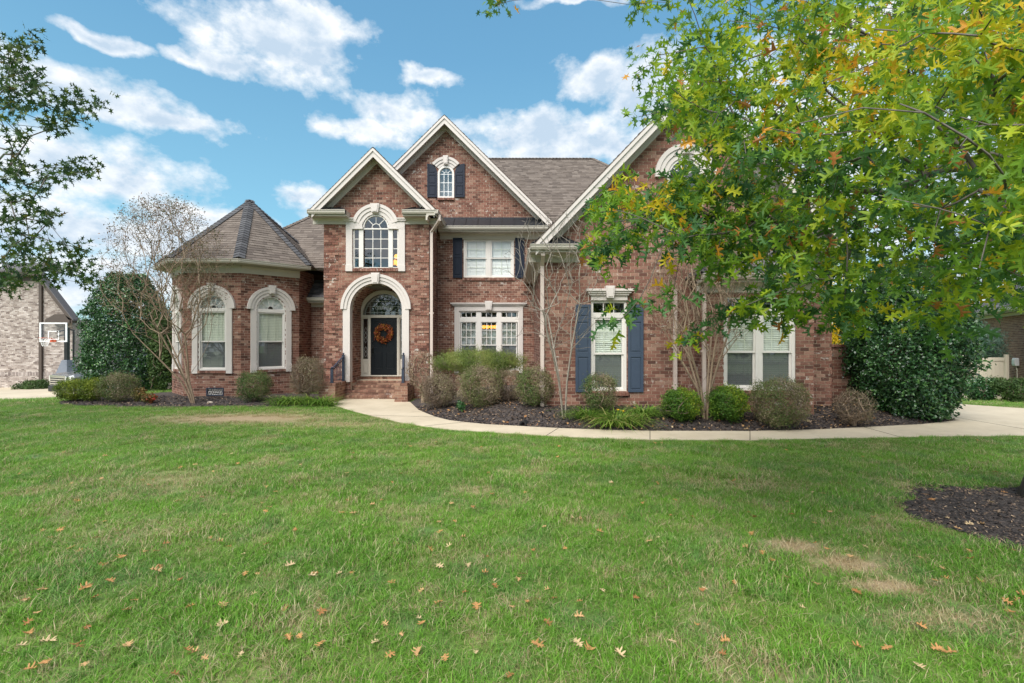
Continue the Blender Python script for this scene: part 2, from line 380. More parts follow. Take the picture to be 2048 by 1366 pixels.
class MB:
    def __init__(s): s.v, s.f, s.t = [], [], []
    def poly(s, idx, tone=0): s.f.append(idx); s.t.append(tone)
    def add(s, pts, faces, tone=0):
        b = len(s.v); s.v.extend(tuple(p) for p in pts)
        for f in faces: s.f.append([b+i for i in f]); s.t.append(tone)
    def box(s, fr, u0, u1, v0, v1, d0, d1, tone=0, back=True):
        pts = [fr.p(u, v, d) for d in (d0, d1) for (u, v) in ((u0, v0), (u1, v0), (u1, v1), (u0, v1))]
        fs = [(4, 5, 6, 7), (0, 4, 7, 3), (5, 1, 2, 6), (7, 6, 2, 3), (0, 1, 5, 4)]
        if back: fs.append((3, 2, 1, 0))
        s.add(pts, fs, tone)
    def bx(s, x0, x1, y0, y1, z0, z1, tone=0): s.box(front(0), x0, x1, z0, z1, -y1, -y0, tone)
    def prism(s, fr, uv, d0, d1, tone=0):
        n = len(uv); pts = [fr.p(u, v, d0) for u, v in uv] + [fr.p(u, v, d1) for u, v in uv]
        ar = sum(uv[i][0]*uv[(i+1) % n][1]-uv[(i+1) % n][0]*uv[i][1] for i in range(n))
        fs = [tuple(range(n, 2*n)), tuple(range(n-1, -1, -1))] + [(i, (i+1) % n, n+(i+1) % n, n+i) for i in range(n)]
        if ar < 0: fs = [tuple(reversed(f)) for f in fs]
        s.add(pts, fs, tone)
    def band(s, fr, cu, cv, r0, r1, a0, a1, d0, d1, n=24, tone=0):
        pts = []
        for i in range(n+1):
            a = R(a0+(a1-a0)*i/n); c, q = math.cos(a), math.sin(a)
            pts += [fr.p(cu+r0*c, cv+r0*q, d0), fr.p(cu+r1*c, cv+r1*q, d0), fr.p(cu+r1*c, cv+r1*q, d1), fr.p(cu+r0*c, cv+r0*q, d1)]
        fs = []
        for i in range(n):
            a, b = 4*i, 4*i+4
            fs += [(a+3, a+2, b+2, b+3), (a+1, b+1, b+2, a+2), (a, a+3, b+3, b), (a, b, b+1, a+1)]
        fs += [(0, 1, 2, 3), (4*n+3, 4*n+2, 4*n+1, 4*n)]
        s.add(pts, fs, tone)
    def tube(s, p0, p1, r0, r1=None, n=6, tone=0, caps=True):
        r1 = r0 if r1 is None else r1
        p0, p1 = Vector(p0), Vector(p1); w = (p1-p0)
        if w.length < 1e-6: return
        w.normalize(); a = w.orthogonal().normalized(); b = w.cross(a)
        pts = []
        for p, r in ((p0, r0), (p1, r1)):
            for i in range(n):
                t = 2*math.pi*i/n; pts.append(p + a*(r*math.cos(t)) + b*(r*math.sin(t)))
        fs = [(i, (i+1) % n, n+(i+1) % n, n+i) for i in range(n)]
        if caps: fs += [tuple(range(n-1, -1, -1)), tuple(range(n, 2*n))]
        s.add(pts, fs, tone)
    def bar(s, p0, p1, w, h):
        """rectangular bar between two points, w across, h up"""
        p0, p1 = Vector(p0), Vector(p1); d = (p1-p0).normalized()
        a = d.cross(Vector((0, 0, 1)));
        if a.length < .01: a = Vector((1, 0, 0))
        a.normalize(); b = a.cross(d)
        pts = [p + a*(sa*w/2) + b*(sb*h/2) for p in (p0, p1) for sa, sb in ((-1, -1), (1, -1), (1, 1), (-1, 1))]
        s.add(pts, [(3, 2, 1, 0), (4, 5, 6, 7), (0, 1, 5, 4), (1, 2, 6, 5), (2, 3, 7, 6), (3, 0, 4, 7)])
    def sweep(s, p0, p1, out, prof):
        """profile [(out,up)] carried from p0 to p1"""
        p0, p1, out = Vector(p0), Vector(p1), Vector(out); n = len(prof); zz = Vector((0, 0, 1))
        pts = [p + out*a + zz*b for p in (p0, p1) for a, b in prof]
        s.add(pts, [(i, (i+1) % n, n+(i+1) % n, n+i) for i in range(n)] + [tuple(range(n-1, -1, -1)), tuple(range(n, 2*n))])
    def sphere(s, c, r, n=8, m=6, sc=(1, 1, 1), tone=0):
        pts = [(c[0], c[1], c[2]+r*sc[2])]
        for j in range(1, m):
            p = math.pi*j/m
            for i in range(n):
                t = 2*math.pi*i/n; pts.append((c[0]+r*sc[0]*math.sin(p)*math.cos(t), c[1]+r*sc[1]*math.sin(p)*math.sin(t), c[2]+r*sc[2]*math.cos(p)))
        pts.append((c[0], c[1], c[2]-r*sc[2])); L = len(pts)-1
        fs = [(0, 1+i, 1+(i+1) % n) for i in range(n)] + [(L, L-n+(i+1) % n, L-n+i) for i in range(n)]
        for j in range(m-2):
            a = 1+j*n; fs += [(a+i, a+n+i, a+n+(i+1) % n, a+(i+1) % n) for i in range(n)]
        s.add(pts, fs, tone)
    def mesh(s, name, mat, fix=False):
        me = bpy.data.meshes.new(name); me.from_pydata(s.v, [], s.f); me.materials.append(MAT[mat])
        if any(s.t):
            a = me.attributes.new('tone', 'FLOAT', 'FACE'); a.data.foreach_set('value', np.array(s.t, dtype=np.float32))
        if fix:
            import bmesh
            bm = bmesh.new(); bm.from_mesh(me); bmesh.ops.recalc_face_normals(bm, faces=bm.faces); bm.to_mesh(me); bm.free()
        return me
    def build(s, name, mat, parent=None, kind=None, bevel=0, smooth=False):
        me = s.mesh(name, mat, fix=True)
        if smooth: me.shade_smooth()
        o = link(name, me, parent, kind)
        if bevel:
            b = o.modifiers.new('b', 'BEVEL'); b.width = bevel; b.segments = 2; b.limit_method = 'ANGLE'
        return o
def npmesh(name, V, Fa, tone, mat, smooth=False):
    """V (n,3), Fa (m,k) all faces of k corners, tone per face"""
    me = bpy.data.meshes.new(name); V = np.asarray(V, dtype=np.float32); Fa = np.asarray(Fa, dtype=np.int32)
    me.vertices.add(len(V)); me.vertices.foreach_set('co', V.ravel())
    me.loops.add(Fa.size); me.loops.foreach_set('vertex_index', Fa.ravel())
    me.polygons.add(len(Fa)); me.polygons.foreach_set('loop_start', np.arange(0, Fa.size, Fa.shape[1], dtype=np.int32))
    me.update(calc_edges=True)
    if tone is not None:
        a = me.attributes.new('tone', 'FLOAT', 'FACE'); a.data.foreach_set('value', np.asarray(tone, dtype=np.float32))
    me.materials.append(MAT[mat])
    me.shade_smooth() if smooth else me.shade_flat()
    return me

# scan lines through a polygon with holes
def scan(poly, v):
    xs = []
    for i in range(len(poly)):
        (a, b), (c, d) = poly[i], poly[(i+1) % len(poly)]
        if (b > v) != (d > v): xs.append(a + (v-b)*(c-a)/(d-b))
    xs.sort(); return list(zip(xs[::2], xs[1::2]))
def minus(iv, hole):
    out = []
    for a, b in iv:
        segs = [(a, b)]
        for c, d in hole:
            n = []
            for x, y in segs:
                if d <= x or c >= y: n.append((x, y)); continue
                if c > x: n.append((x, c))
                if d < y: n.append((d, y))
            segs = n
        out += segs
    return out
def rect(u0, u1, v0, v1): return [(u0, v0), (u1, v0), (u1, v1), (u0, v1)]
def archpoly(cu, v0, vs, r, n=20):
    return [(cu-r, v0), (cu+r, v0)] + [(cu+r*math.cos(math.pi*i/n), vs+r*math.sin(math.pi*i/n)) for i in range(n+1)]

COURSE, BL = .0838, .2100
SOLO = []                              # bricks that stand as objects of their own: (score, frame, u0,u1,v0,v1,d,parent)
def wall(parent, fr, outline, holes=(), mat='brick_red', mort='mortar', thick=.2, quoins=(), soldiers=(), solo=None, name='wall', course=COURSE, bl=BL, vbase=0.0, uo=0.0):
    v0 = min(p[1] for p in outline); v1 = max(p[1] for p in outline)
    back, bricks = MB(), []
    i = math.floor((v0-vbase)/course)
    while vbase+i*course < v1-.004:
        a, b = vbase+i*course, vbase+(i+1)*course
        va, vb = max(a, v0), min(b, v1); mid = (va+vb)/2
        iv = scan(outline, mid)
        for h in holes: iv = minus(iv, scan(h, mid))
        sold = any(s0 <= mid <= s1 for s0, s1 in soldiers)
        for (x, y) in iv:
            if y-x < .01: continue
            back.box(fr, x+.012, y-.012, va, vb, -thick, -.006)
            if sold: continue
            off = (i % 2)*bl/2 + uo
            k = math.floor((x-off)/bl)
            while off+k*bl < y:
                p, q = max(off+k*bl, x), min(off+(k+1)*bl, y)
                if q-p > .03:
                    d = random.uniform(-.0015, .0015)
                    for qa, qb, ph in quoins:
                        if qa <= (p+q)/2 <= qb and (i+ph) % 7 < 5: d += .022
                    p2, q2 = (p+.005 if p > x+1e-4 else p), (q-.005 if q < y-1e-4 else q)
                    bricks.append((p2, q2, va+.005, vb-.004, d, q-p > bl*.98))
                k += 1
        i += 1
    for s0, s1 in soldiers:
        iv = scan(outline, (s0+s1)/2)
        for h in holes: iv = minus(iv, scan(h, (s0+s1)/2))
        for x, y in iv:
            n = max(1, round((y-x)/.084)); w = (y-x)/n
            for k in range(n): bricks.append((x+k*w+.004, x+(k+1)*w-.004, s0+.004, s1-.004, random.uniform(-.002, .002), False))
    w = back.build(name, mort, parent)
    keep = []
    for bk in bricks:
        if solo and bk[5] and solo(bk[0], bk[2]): SOLO.append((solo(bk[0], bk[2]), fr, bk, w, mat))
        else: keep.append(bk)
    WALLS.append((w, fr, keep, mat))
    return w
WALLS = []
def flush_bricks(limit=300):
    SOLO.sort(key=lambda s: -s[0])
    me = {}
    for sc, fr, bk, w, mat in SOLO[:limit]:
        if mat not in me:
            m = MB(); m.box(front(0), 0, BL-.010, 0, COURSE-.009, -.02, 0, 0); me[mat] = m.mesh('brick', mat)
        o = link('brick', me[mat], w); o.matrix_local = Matrix.Translation(fr.p(bk[0], bk[2], bk[4])) @ Matrix((( fr.U.x, -fr.N.x, fr.V.x, 0), (fr.U.y, -fr.N.y, fr.V.y, 0), (fr.U.z, -fr.N.z, fr.V.z, 0), (0, 0, 0, 1)))
    rest = {}
    for sc, fr, bk, w, mat in SOLO[limit:]: rest.setdefault(w.name, []).append(bk)
    for w, fr, keep, mat in WALLS:
        keep = keep + rest.get(w.name, [])
        if not keep: continue
        K = np.array([k[:5] for k in keep]); n = len(K)
        O, U, V, N = (np.array(x) for x in (fr.O, fr.U, fr.V, fr.N))
        c = []
        for uu, vv, dd in ((0, 2, 0), (1, 2, 0), (1, 3, 0), (0, 3, 0), (0, 2, 1), (1, 2, 1), (1, 3, 1), (0, 3, 1)):
            d = K[:, 4] if dd == 0 else np.full(n, -.018)
            c.append(O + np.outer(K[:, uu], U) + np.outer(K[:, vv], V) + np.outer(d, N))
        Vv = np.stack(c, 1).reshape(-1, 3)
        f = np.array([(0, 1, 2, 3), (4, 0, 3, 7), (1, 5, 6, 2), (3, 2, 6, 7), (4, 5, 1, 0)])
        Fa = (f[None] + 8*np.arange(n)[:, None, None]).reshape(-1, 4)
        t = np.repeat(rng.random(n)*.999+.0005, 5)
        link('brick', npmesh('brick', Vv, Fa, t, mat), w, 'stuff')

SHSOLO = []
def roof(parent, pts, mat='shingle_brown', thick=.10, expo=.145, name='roof', solo=None, U=None):
    """a shingled plane through 3-D points, first edge is the eave"""
    P = [Vector(p) for p in pts]
    Ud = (P[1]-P[0]).normalized() if U is None else Vector(U).normalized()
    n = Vector((0, 0, 0))
    for i in range(len(P)): n += (P[i]-P[0]).cross(P[(i+1) % len(P)]-P[0])
    if n.z < 0: n = -n
    n.normalize(); V = n.cross(Ud).normalized()
    if V.z < 0: V = -V; Ud = -Ud
    fr = Fr(P[0], Ud, V)
    uv = [((p-P[0]).dot(fr.U), (p-P[0]).dot(fr.V)) for p in P]
    s = MB(); s.prism(fr, uv, -thick, 0); slab = s.build(name, mat, parent)
    v0 = min(p[1] for p in uv); v1 = max(p[1] for p in uv)
    rows = []; v = v0; i = 0
    while v < v1-.01:
        for x, y in scan(uv, min(v+expo*.5, v1-.003)):
            u = x - random.uniform(0, .25)
            while u < y:
                w = random.choice((.14, .2, .26, .33))
                a, b = max(u, x), min(u+w, y)
                if b-a > .02: rows.append((a+.002, b-.002, v-(.0 if random.random() < .5 else .006), min(v+expo, v1), .013 if random.random() < .6 else .019))
                u += w
        v += expo; i += 1
    K = np.array(rows); nn = len(K)
    O, U_, V_, N = (np.array(x) for x in (fr.O, fr.U, fr.V, fr.N))
    def q(uu, vv, d): return O + np.outer(K[:, uu], U_) + np.outer(K[:, vv], V_) + np.outer(d, N)
    lo = K[:, 4]; hi = np.full(nn, .002); z = np.zeros(nn)
    C = np.stack([q(0, 2, lo), q(1, 2, lo), q(1, 3, hi), q(0, 3, hi), q(0, 2, z), q(1, 2, z)], 1)
    tones = rng.random(nn)*.999
    sel = np.zeros(nn, bool)
    if solo:
        cen = C.mean(1); sc = np.array([solo(c) for c in cen]); k = min(solo.n, int((sc > 0).sum())) if hasattr(solo, 'n') else 0
        if k: sel[np.argsort(-sc)[:k]] = True
    for j in np.nonzero(sel)[0]:
        m = MB(); m.add([Vector(x) for x in C[j]], [(0, 1, 2, 3), (4, 5, 1, 0)], tones[j]); link('shingle', m.mesh('shingle', mat), slab)
    C = C[~sel]; t = tones[~sel]; nn = len(C)
    f = np.array([(0, 1, 2, 3), (4, 5, 1, 0), (4, 0, 3, 3), (5, 2, 1, 1)])[:2]
    Fa = (f[None] + 6*np.arange(nn)[:, None, None]).reshape(-1, 4)
    link('shingle', npmesh('shingle', C.reshape(-1, 3), Fa, np.repeat(t, 2), mat), slab, 'stuff')
    return slab
def ridge(parent, p0, p1, w=.26, mat='ridge_cap', droop=.05):
    """overlapping cap tiles from the low end p0 to the high end p1"""
    p0, p1 = Vector(p0), Vector(p1); L = (p1-p0).length; n = max(2, int(L/.15)); d = (p1-p0)/n
    side = d.cross(Vector((0, 0, 1))).normalized(); up = side.cross(d).normalized()
    s = MB()
    for i in range(n):
        a = p0 + d*i; b = a + d*1.12; t = random.random()*.99+.005
        lift = up*(.035); lo = up*.022
        pts = [a-side*w/2-up*droop+lo, a+lift+lo*.6, a+side*w/2-up*droop+lo, b+side*w/2-up*droop, b+lift*.8, b-side*w/2-up*droop]
        s.add(pts + [p-up*.02 for p in pts[:3]], [(0, 1, 4, 5), (1, 2, 3, 4), (6, 7, 1, 0), (7, 8, 2, 1)], t)
    o = s.build('ridge_cap', mat, parent); o['kind'] = 'stuff'; return o
# ================================================================== THE BRICK HOUSE
house = thing('brick_house', 'two storey red brick house with white arched entry and brown shingle gables', 'house', (-2.5, 16, 0))
YP, YR, YW, YB = 16.1, 17.9, 12.0, 11.28    # portico, recessed wall, wing, window box
FP, FRr, FW, FB = front(YP), front(YR), front(YW), front(YB)

def arch_surround(par, fr, cu, cv, r0, r1, a0=0, a1=180, d=.05, key=None, steps=3, mat='trim', name='arch_surround'):
    m = MB(); w = (r1-r0)/steps
    for k in range(steps):
        m.band(fr, cu, cv, r0+k*w+(.006 if k else 0), r0+(k+1)*w, a0, a1, -.01, d+.028*k, 40)
        if k: m.band(fr, cu, cv, r0+k*w-.004, r0+k*w+.006, a0, a1, -.01, d+.028*(k-1)-.012, 40)
    o = m.build(name, mat, par, bevel=0)
    if key:
        kw, kh, ktop = key; k = MB()
        k.prism(fr, [(cu-kw*.36, ktop-kh), (cu+kw*.36, ktop-kh), (cu+kw*.5, ktop), (cu-kw*.5, ktop)], -.01, d+.028*steps+.02)
        k.prism(fr, [(cu-kw*.24, ktop-kh*.9), (cu+kw*.24, ktop-kh*.9), (cu+kw*.36, ktop-kh*.12), (cu-kw*.36, ktop-kh*.12)], 0, d+.028*steps+.04)
        k.build('keystone', mat, par, bevel=.004)
    return o

def cell(par, fr, u0, u1, v0, v1, d, mat='glass'):
    m = MB(); m.add([fr.p(u0, v0, d), fr.p(u1, v0, d), fr.p(u1, v1, d), fr.p(u0, v1, d)], [(0, 1, 2, 3)])
    me = m.mesh('pane', mat); return link('pane', me, par)
def blind(par, fr, u0, u1, v0, v1, d, mat='blind', pitch=.052, name='blind', tilt=.022):
    m = MB(); v = v0
    while v < v1-.01:
        m.add([fr.p(u0, v, d+.008), fr.p(u1, v, d+.008), fr.p(u1, v+pitch*.93, d-tilt*.5), fr.p(u0, v+pitch*.93, d-tilt*.5)], [(0, 1, 2, 3)])
        v += pitch
    for u in (u0+(u1-u0)*.2, u0+(u1-u0)*.8): m.box(fr, u-.008, u+.008, v0, v1, d+.012, d+.016)
    return m.build(name, mat, par)
def room(par, fr, u0, u1, v0, v1, depth=1.6, mat='interior', pad=.5, d0=-.22):
    m = MB(); a, b, c, e = u0-pad, u1+pad, v0-pad, v1+pad*.6
    P = [fr.p(u, v, d) for d in (d0, d0-depth) for u, v in ((a, c), (b, c), (b, e), (a, e))]
    m.add(P, [(4, 5, 6, 7), (0, 4, 7, 3), (5, 1, 2, 6), (7, 6, 2, 3), (0, 1, 5, 4)])
    # the wall round the opening, inside
    for q in (rect(a, u0, c, e), rect(u1, b, c, e), rect(u0, u1, c, v0), rect(u0, u1, v1, e)):
        m.add([fr.p(u, v, d0+.002) for u, v in q], [(0, 1, 2, 3)])
    return link('room_interior', m.mesh('room_interior', mat), par)
def grid(m, fr, u0, u1, v0, v1, nc, nr, d, w=.022, t=.012):
    for i in range(1, nc): u = u0+(u1-u0)*i/nc; m.box(fr, u-w/2, u+w/2, v0, v1, d-t, d)
    for j in range(1, nr): v = v0+(v1-v0)*j/nr; m.box(fr, u0, u1, v-w/2, v+w/2, d-t-.001, d-.001)
def cells(par, fr, u0, u1, v0, v1, nc, nr, d, mat):
    for i in range(nc):
        for j in range(nr):
            cell(par, fr, u0+(u1-u0)*i/nc, u0+(u1-u0)*(i+1)/nc, v0+(v1-v0)*j/nr, v0+(v1-v0)*(j+1)/nr, d, mat)
def frame_rect(m, fr, u0, u1, v0, v1, w, d0, d1):
    m.box(fr, u0, u0+w, v0, v1, d0, d1); m.box(fr, u1-w, u1, v0, v1, d0, d1)
    m.box(fr, u0+w, u1-w, v0, v0+w, d0, d1); m.box(fr, u0+w, u1-w, v1-w, v1, d0, d1)
def sash(par, fr, u0, u1, v0, v1, d, nc, nr, glass='glass', fw=.045, mat='vinyl', split=False, inner=True):
    """one sash: frame, muntins and panes"""
    f = MB(); frame_rect(f, fr, u0, u1, v0, v1, fw, d-.035, d)
    if not inner: grid(f, fr, u0+fw, u1-fw, v0+fw, v1-fw, nc, nr, d-.008)
    s = f.build('sash', mat, par)
    if inner and nc*nr > 1: q = MB(); grid(q, fr, u0+fw, u1-fw, v0+fw, v1-fw, nc, nr, d-.020, .016, .006); q.build('muntin', 'blind' if glass == 'glass' else 'vinyl', par)
    if split: cells(par, fr, u0+fw, u1-fw, v0+fw, v1-fw, nc, nr, d-.016, glass)
    else: cell(par, fr, u0+fw, u1-fw, v0+fw, v1-fw, d-.016, glass)
    return s
def sill(par, fr, u0, u1, v, out=.06):
    wl_ = (u1-u0); n = max(2, round(wl_/.0838)); m = MB(); w = wl_/n
    for k in range(n): m.box(fr, u0+k*w+.004, u0+(k+1)*w-.004, v-.085, v-.004, -.05, out+random.uniform(-.002, .002), random.random()*.99+.005)
    o = m.build('brick_sill', 'brick_red', par); o['kind'] = 'stuff'
def shutter(par, fr, u0, u1, v0, v1, panels, mat, arch=0, lab=None):
    """panelled shutter; arch = +1/-1 cuts the inner top corner to a curve"""
    m = MB()
    if arch:
        w = u1-u0; pts = [(u0, v0), (u1, v0)]
        q = [(u1-(w*.92)*(1-math.cos(math.pi/2*i/8)) if arch > 0 else u1, 0) for i in range(9)]
        cur = [(w*(1-math.cos(math.pi/2*i/8)), w*.95*math.sin(math.pi/2*i/8)) for i in range(9)]   # from inner side up to the outer top
        if arch > 0: pts += [(u1-a*.85, v1-w*.95+b) for a, b in cur] + [(u0, v1)]
        else: pts = [(u1, v0), (u0, v0)] + [(u0+a*.85, v1-w*.95+b) for a, b in cur] + [(u1, v1)]
        m.prism(fr, pts, .004, .032)
    else: m.box(fr, u0, u1, v0, v1, .004, .032)
    s = m.build('shutter', mat, par, bevel=.003)
    if lab: s['label'] = lab
    st = (u1-u0)*.16; r = MB()
    e = 0.012
    for a, b in panels:
        va, vb = v0+(v1-v0)*a, v0+(v1-v0)*b
        k = MB(); k.box(fr, u0+st+.02, u1-st-.02, va+.03, vb-.03, .03, .044); k.build('raised_panel', mat, s, bevel=.008)
    edges = sorted(set([0.0, 1.0] + [x for p in panels for x in p]))
    r.box(fr, u0, u0+st, v0, v1-(.0 if arch <= 0 else (u1-u0)*0), .033, .05) if arch >= 0 else r.box(fr, u0, u0+st, v0, v1-(u1-u0)*.95, .033, .05)
    r.box(fr, u1-st, u1, v0, v1, .033, .05) if arch <= 0 else r.box(fr, u1-st, u1, v0, v1-(u1-u0)*.95, .033, .05)
    rails = [(0, panels[0][0])] + [(panels[i][1], panels[i+1][0]) for i in range(len(panels)-1)] + ([(panels[-1][1], 1)] if not arch else [])
    for a, b in rails: r.box(fr, u0+st, u1-st, v0+(v1-v0)*a, v0+(v1-v0)*b, .033, .0495)
    r.build('rail', mat, s, bevel=.003)
    return s

# ---------------------------------------------------------------- window builders
def double_hung(par, fr, u0, u1, v0, v1, vm, nc=2, nr=2, top='glass', low='glass_screened', bl='blind', mat='vinyl', split=False, fw=.06, label=None, dd=-.05):
    f = MB(); frame_rect(f, fr, u0, u1, v0, v1, fw, dd-.09, dd)
    w = f.build('window', mat, par, bevel=.004)
    if label: w['label'] = label
    sash(w, fr, u0+fw, u1-fw, vm-.02, v1-fw, dd-.02, nc, nr, top, split=split)
    sash(w, fr, u0+fw, u1-fw, v0+fw, vm+.02, dd-.05, nc, nr, low, split=split)
    if bl: blind(w, fr, u0+fw, u1-fw, v0+fw, v1-fw, dd-.105, bl)
    return w

# PORTICO ----------------------------------------------------------
pl, pr = PX(648, YP), PX(858, YP); pc = (pl+pr)/2
pk_v = 8.16-.16                                       # brick apex is hidden by the frieze
zt = 5.95
ax, ar = PX(752.6, YP), .86; asp = PZ(618.4, YP)       # entry arch opening
entry_hole = archpoly(ax, -.5, asp, ar)
wx = PX(751.5, YP); 
pal = rect(PX(706, YP), PX(797, YP), PZ(537, YP), PZ(456, YP)); pal_arch = archpoly(wx, PZ(480, YP), PZ(455, YP), .43)
port = [(pl, -.3), (pr, -.3), (pr, zt)] + [(pc, 8.0-.02)] + [(pl, zt)]
port = [(pl, -.3), (pr, -.3), (pr, 6.2), (pc, 6.2+(pr-pc)*.99), (pl, 6.2)]
wall(house, FP, port, [entry_hole, pal, pal_arch], quoins=[(pl, pl+.42, 2), (pr-.42, pr, 2)], soldiers=[(5.62, 5.82)] if False else ())
# side walls of the portico, running back to the recessed wall
FPR = Fr((pr, YP, 0), (0, 1, 0)); wall(house, FPR, rect(0, YR-YP, -.3, 6.1), solo=None)
FPL = Fr((pl, YR+2, 0), (0, -1, 0)); wall(house, FPL, rect(0, YR+2-YP, -.3, 6.1))

# vestibule: brick jambs and vault, floor, back wall
YD = 17.24
vest = MB()
n = 20; P = []
for y in (YP+.2, YD):
    P += [(ax-ar, y, .4)] + [(ax+ar*math.cos(math.pi-math.pi*i/n), y, asp+ar*math.sin(math.pi*i/n)) for i in range(n+1)] + [(ax+ar, y, .4)]
k = n+3; vest.add(P, [(i, i+1, k+i+1, k+i) for i in range(k-1)]); link('vault', vest.mesh('vault', 'mortar'), house)
JL = Fr((ax-ar+.008, YP+.2, 0), (0, 1, 0)); JR = Fr((ax+ar-.008, YD, 0), (0, -1, 0))
wall(house, JL, rect(0, YD-YP-.2, .5, asp)); wall(house, JR, rect(0, YD-YP-.2, .5, asp))
v = MB()
nb = 34
for i in range(nb):                                     # bricks of the vault, in rings
    a0, a1 = math.pi*i/nb, math.pi*(i+1)/nb
    for j in range(5):
        y0 = YP+.2+j*.21+(.1 if i % 2 else 0); y1 = min(y0+.2, YD)
        if y0 > YD: continue
        q = [(ax+(ar-.008)*math.cos(a), y, asp+(ar-.008)*math.sin(a)) for a, y in ((a0+.006, y0), (a1-.006, y0), (a1-.006, y1), (a0+.006, y1))]
        v.add(q, [(0, 1, 2, 3)], random.random())
vb = v.build('vault_brick', 'brick_red', house, 'stuff')

dX = PX(768, YD); dw = .47; dz0 = .715; dz1 = PZ(636, YD); fanc = PZ(630, YD)
FD = front(YD)
wall(house, FD, rect(ax-ar-.3, ax+ar+.4, .5, asp+1.0), [archpoly(dX, .6, fanc, .86)], thick=.1)
ent = MB()
ent.band(FD, dX, fanc, .75, .88, 0, 180, -.12, .05, 36); ent.box(FD, dX-.88, dX-.79, .70, fanc, -.12, .05); ent.box(FD, dX+.79, dX+.88, .70, fanc, -.12, .05)
ent.box(FD, dX-.79, dX+.79, fanc-.10, fanc, -.1, .035)
for s in (-1, 1): ent.box(FD, dX+s*(dw+.035)-.035, dX+s*(dw+.035)+.035, .70, fanc-.1, -.1, .035)
ef = ent.build('door_frame', 'trim_tan', house, bevel=.006)
th = MB(); th.box(FD, dX-.88, dX+.88, .665, .70, -.1, .10); th.build('threshold', 'trim_tan', house, bevel=.004)
sb = MB()
for k in range(21): u = dX-.88+k*.0838; sb.box(FD, u+.004, u+.08, .555, .66, -.1, .06, random.random()*.99+.005)
sb.build('brick', 'brick_step', house, 'stuff')
fan = MB(); 
Pn = [FD.p(dX, fanc, -.03)] + [FD.p(dX+.75*math.cos(math.pi*i/24), fanc+.75*math.sin(math.pi*i/24), -.03) for i in range(25)]
fan.add(Pn, [(0, i, i+1) for i in range(1, 25)]); fanl = link('fanlight', fan.mesh('fanlight', 'glass_reflective'), house)
ld = MB()
for r_ in (.69, .66): ld.band(FD, dX, fanc, r_, r_+.008, 0, 180, -.032, -.02, 24)
for u in (-.5, -.25, .25, .5): ld.box(FD, dX+u-.004, dX+u+.004, fanc+.02, fanc+math.sqrt(.66**2-u*u), -.032, -.02)
for h_ in (.09, .30, .48): w_ = math.sqrt(.66**2-h_**2); ld.box(FD, dX-w_, dX+w_, fanc+h_-.004, fanc+h_+.004, -.033, -.019)
for a in range(0, 181, 20):
    c_, s_ = math.cos(R(a)), math.sin(R(a)); r_ = .16 if a % 40 else .24
    ld.bar(FD.p(dX+.05*c_, fanc+.24+.05*s_, -.02), FD.p(dX+r_*1.2*c_, fanc+.24+r_*.8*s_, -.02), .008, .008)
for sg in (-1, 1):
    for k in range(3): ld.band(FD, dX+sg*(.1+.08*k), fanc+.25, .05, .058, 0, 360, -.034, -.018, 10)
ld.build('leaded_pattern', 'leaded', fanl)
for s in (-1, 1):
    c = dX+s*(dw+.07+.125); sl = MB()
    frame_rect(sl, FD, c-.125, c+.125, .70, fanc-.1, .035, -.09, .0)
    sl.box(FD, c-.09, c+.09, .74, 1.28, -.08, -.03); so_ = sl.build('sidelight', 'trim_tan', house, bevel=.004)
    pn = MB(); frame_rect(pn, FD, c-.088, c+.088, .76, 1.22, .02, -.03, -.012); pn.box(FD, c-.06, c+.06, .80, 1.18, -.03, -.015); pn.build('raised_panel', 'trim_tan', so_)
    cell(so_, FD, c-.09, c+.09, 1.30, fanc-.14, -.05, 'glass_reflective')
    q = MB()
    for zz in (1.45, 1.62, 1.95, 2.12, 2.3): 
        q.bar(FD.p(c-.06, zz, -.04), FD.p(c, zz+.1, -.04), .007, .007); q.bar(FD.p(c+.06, zz, -.04), FD.p(c, zz+.1, -.04), .007, .007)
        q.bar(FD.p(c-.06, zz, -.04), FD.p(c, zz-.1, -.04), .007, .007); q.bar(FD.p(c+.06, zz, -.04), FD.p(c, zz-.1, -.04), .007, .007)
    for u in (-.075, .075): q.box(FD, c+u-.003, c+u+.003, 1.32, fanc-.15, -.045, -.038)
    q.build('leaded_pattern', 'leaded', so_)
db = MB(); db.box(FD, dX-dw, dX+dw, dz0, dz1, -.06, -.015); door = db.build('door', 'door_black', house, bevel=.004)
dh = dz1-dz0
for (a, b, c, d) in ((-.36, -.06, .87, .95), (.06, .36, .87, .95), (-.36, -.06, .47, .82), (.06, .36, .47, .82), (-.36, -.06, .10, .40), (.06, .36, .10, .40)):
    q = MB(); u0, u1, w0, w1 = dX+a*1.05, dX+b*1.05, dz0+c*dh, dz0+d*dh
    frame_rect(q, FD, u0, u1, w0, w1, .022, -.016, -.006); q.box(FD, u0+.045, u1-.045, w0+.045, w1-.045, -.016, -.007); q.build('door_panel', 'door_black', door, bevel=.004)
q = MB(); q.sphere(FD.p(dX-dw+.07, dz0+1.18, .0), .032); q.build('deadbolt', 'brass', door, smooth=True)
q = MB(); q.box(FD, dX-dw+.045, dX-dw+.095, dz0+.72, dz0+1.05, -.015, -.002); q.tube(FD.p(dX-dw+.07, dz0+.76, .05), FD.p(dX-dw+.07, dz0+.95, .06), .012); q.tube(FD.p(dX-dw+.07, dz0+.76, .05), FD.p(dX-dw+.07, dz0+.76, -.01), .010); q.tube(FD.p(dX-dw+.07, dz0+.95, .06), FD.p(dX-dw+.07, dz0+.97, -.01), .010); q.build('door_handle', 'brass', door)
room(house, FD, dX-.85, dX+.85, .7, fanc+.8, 1.0, 'interior', .1, d0=-.14)

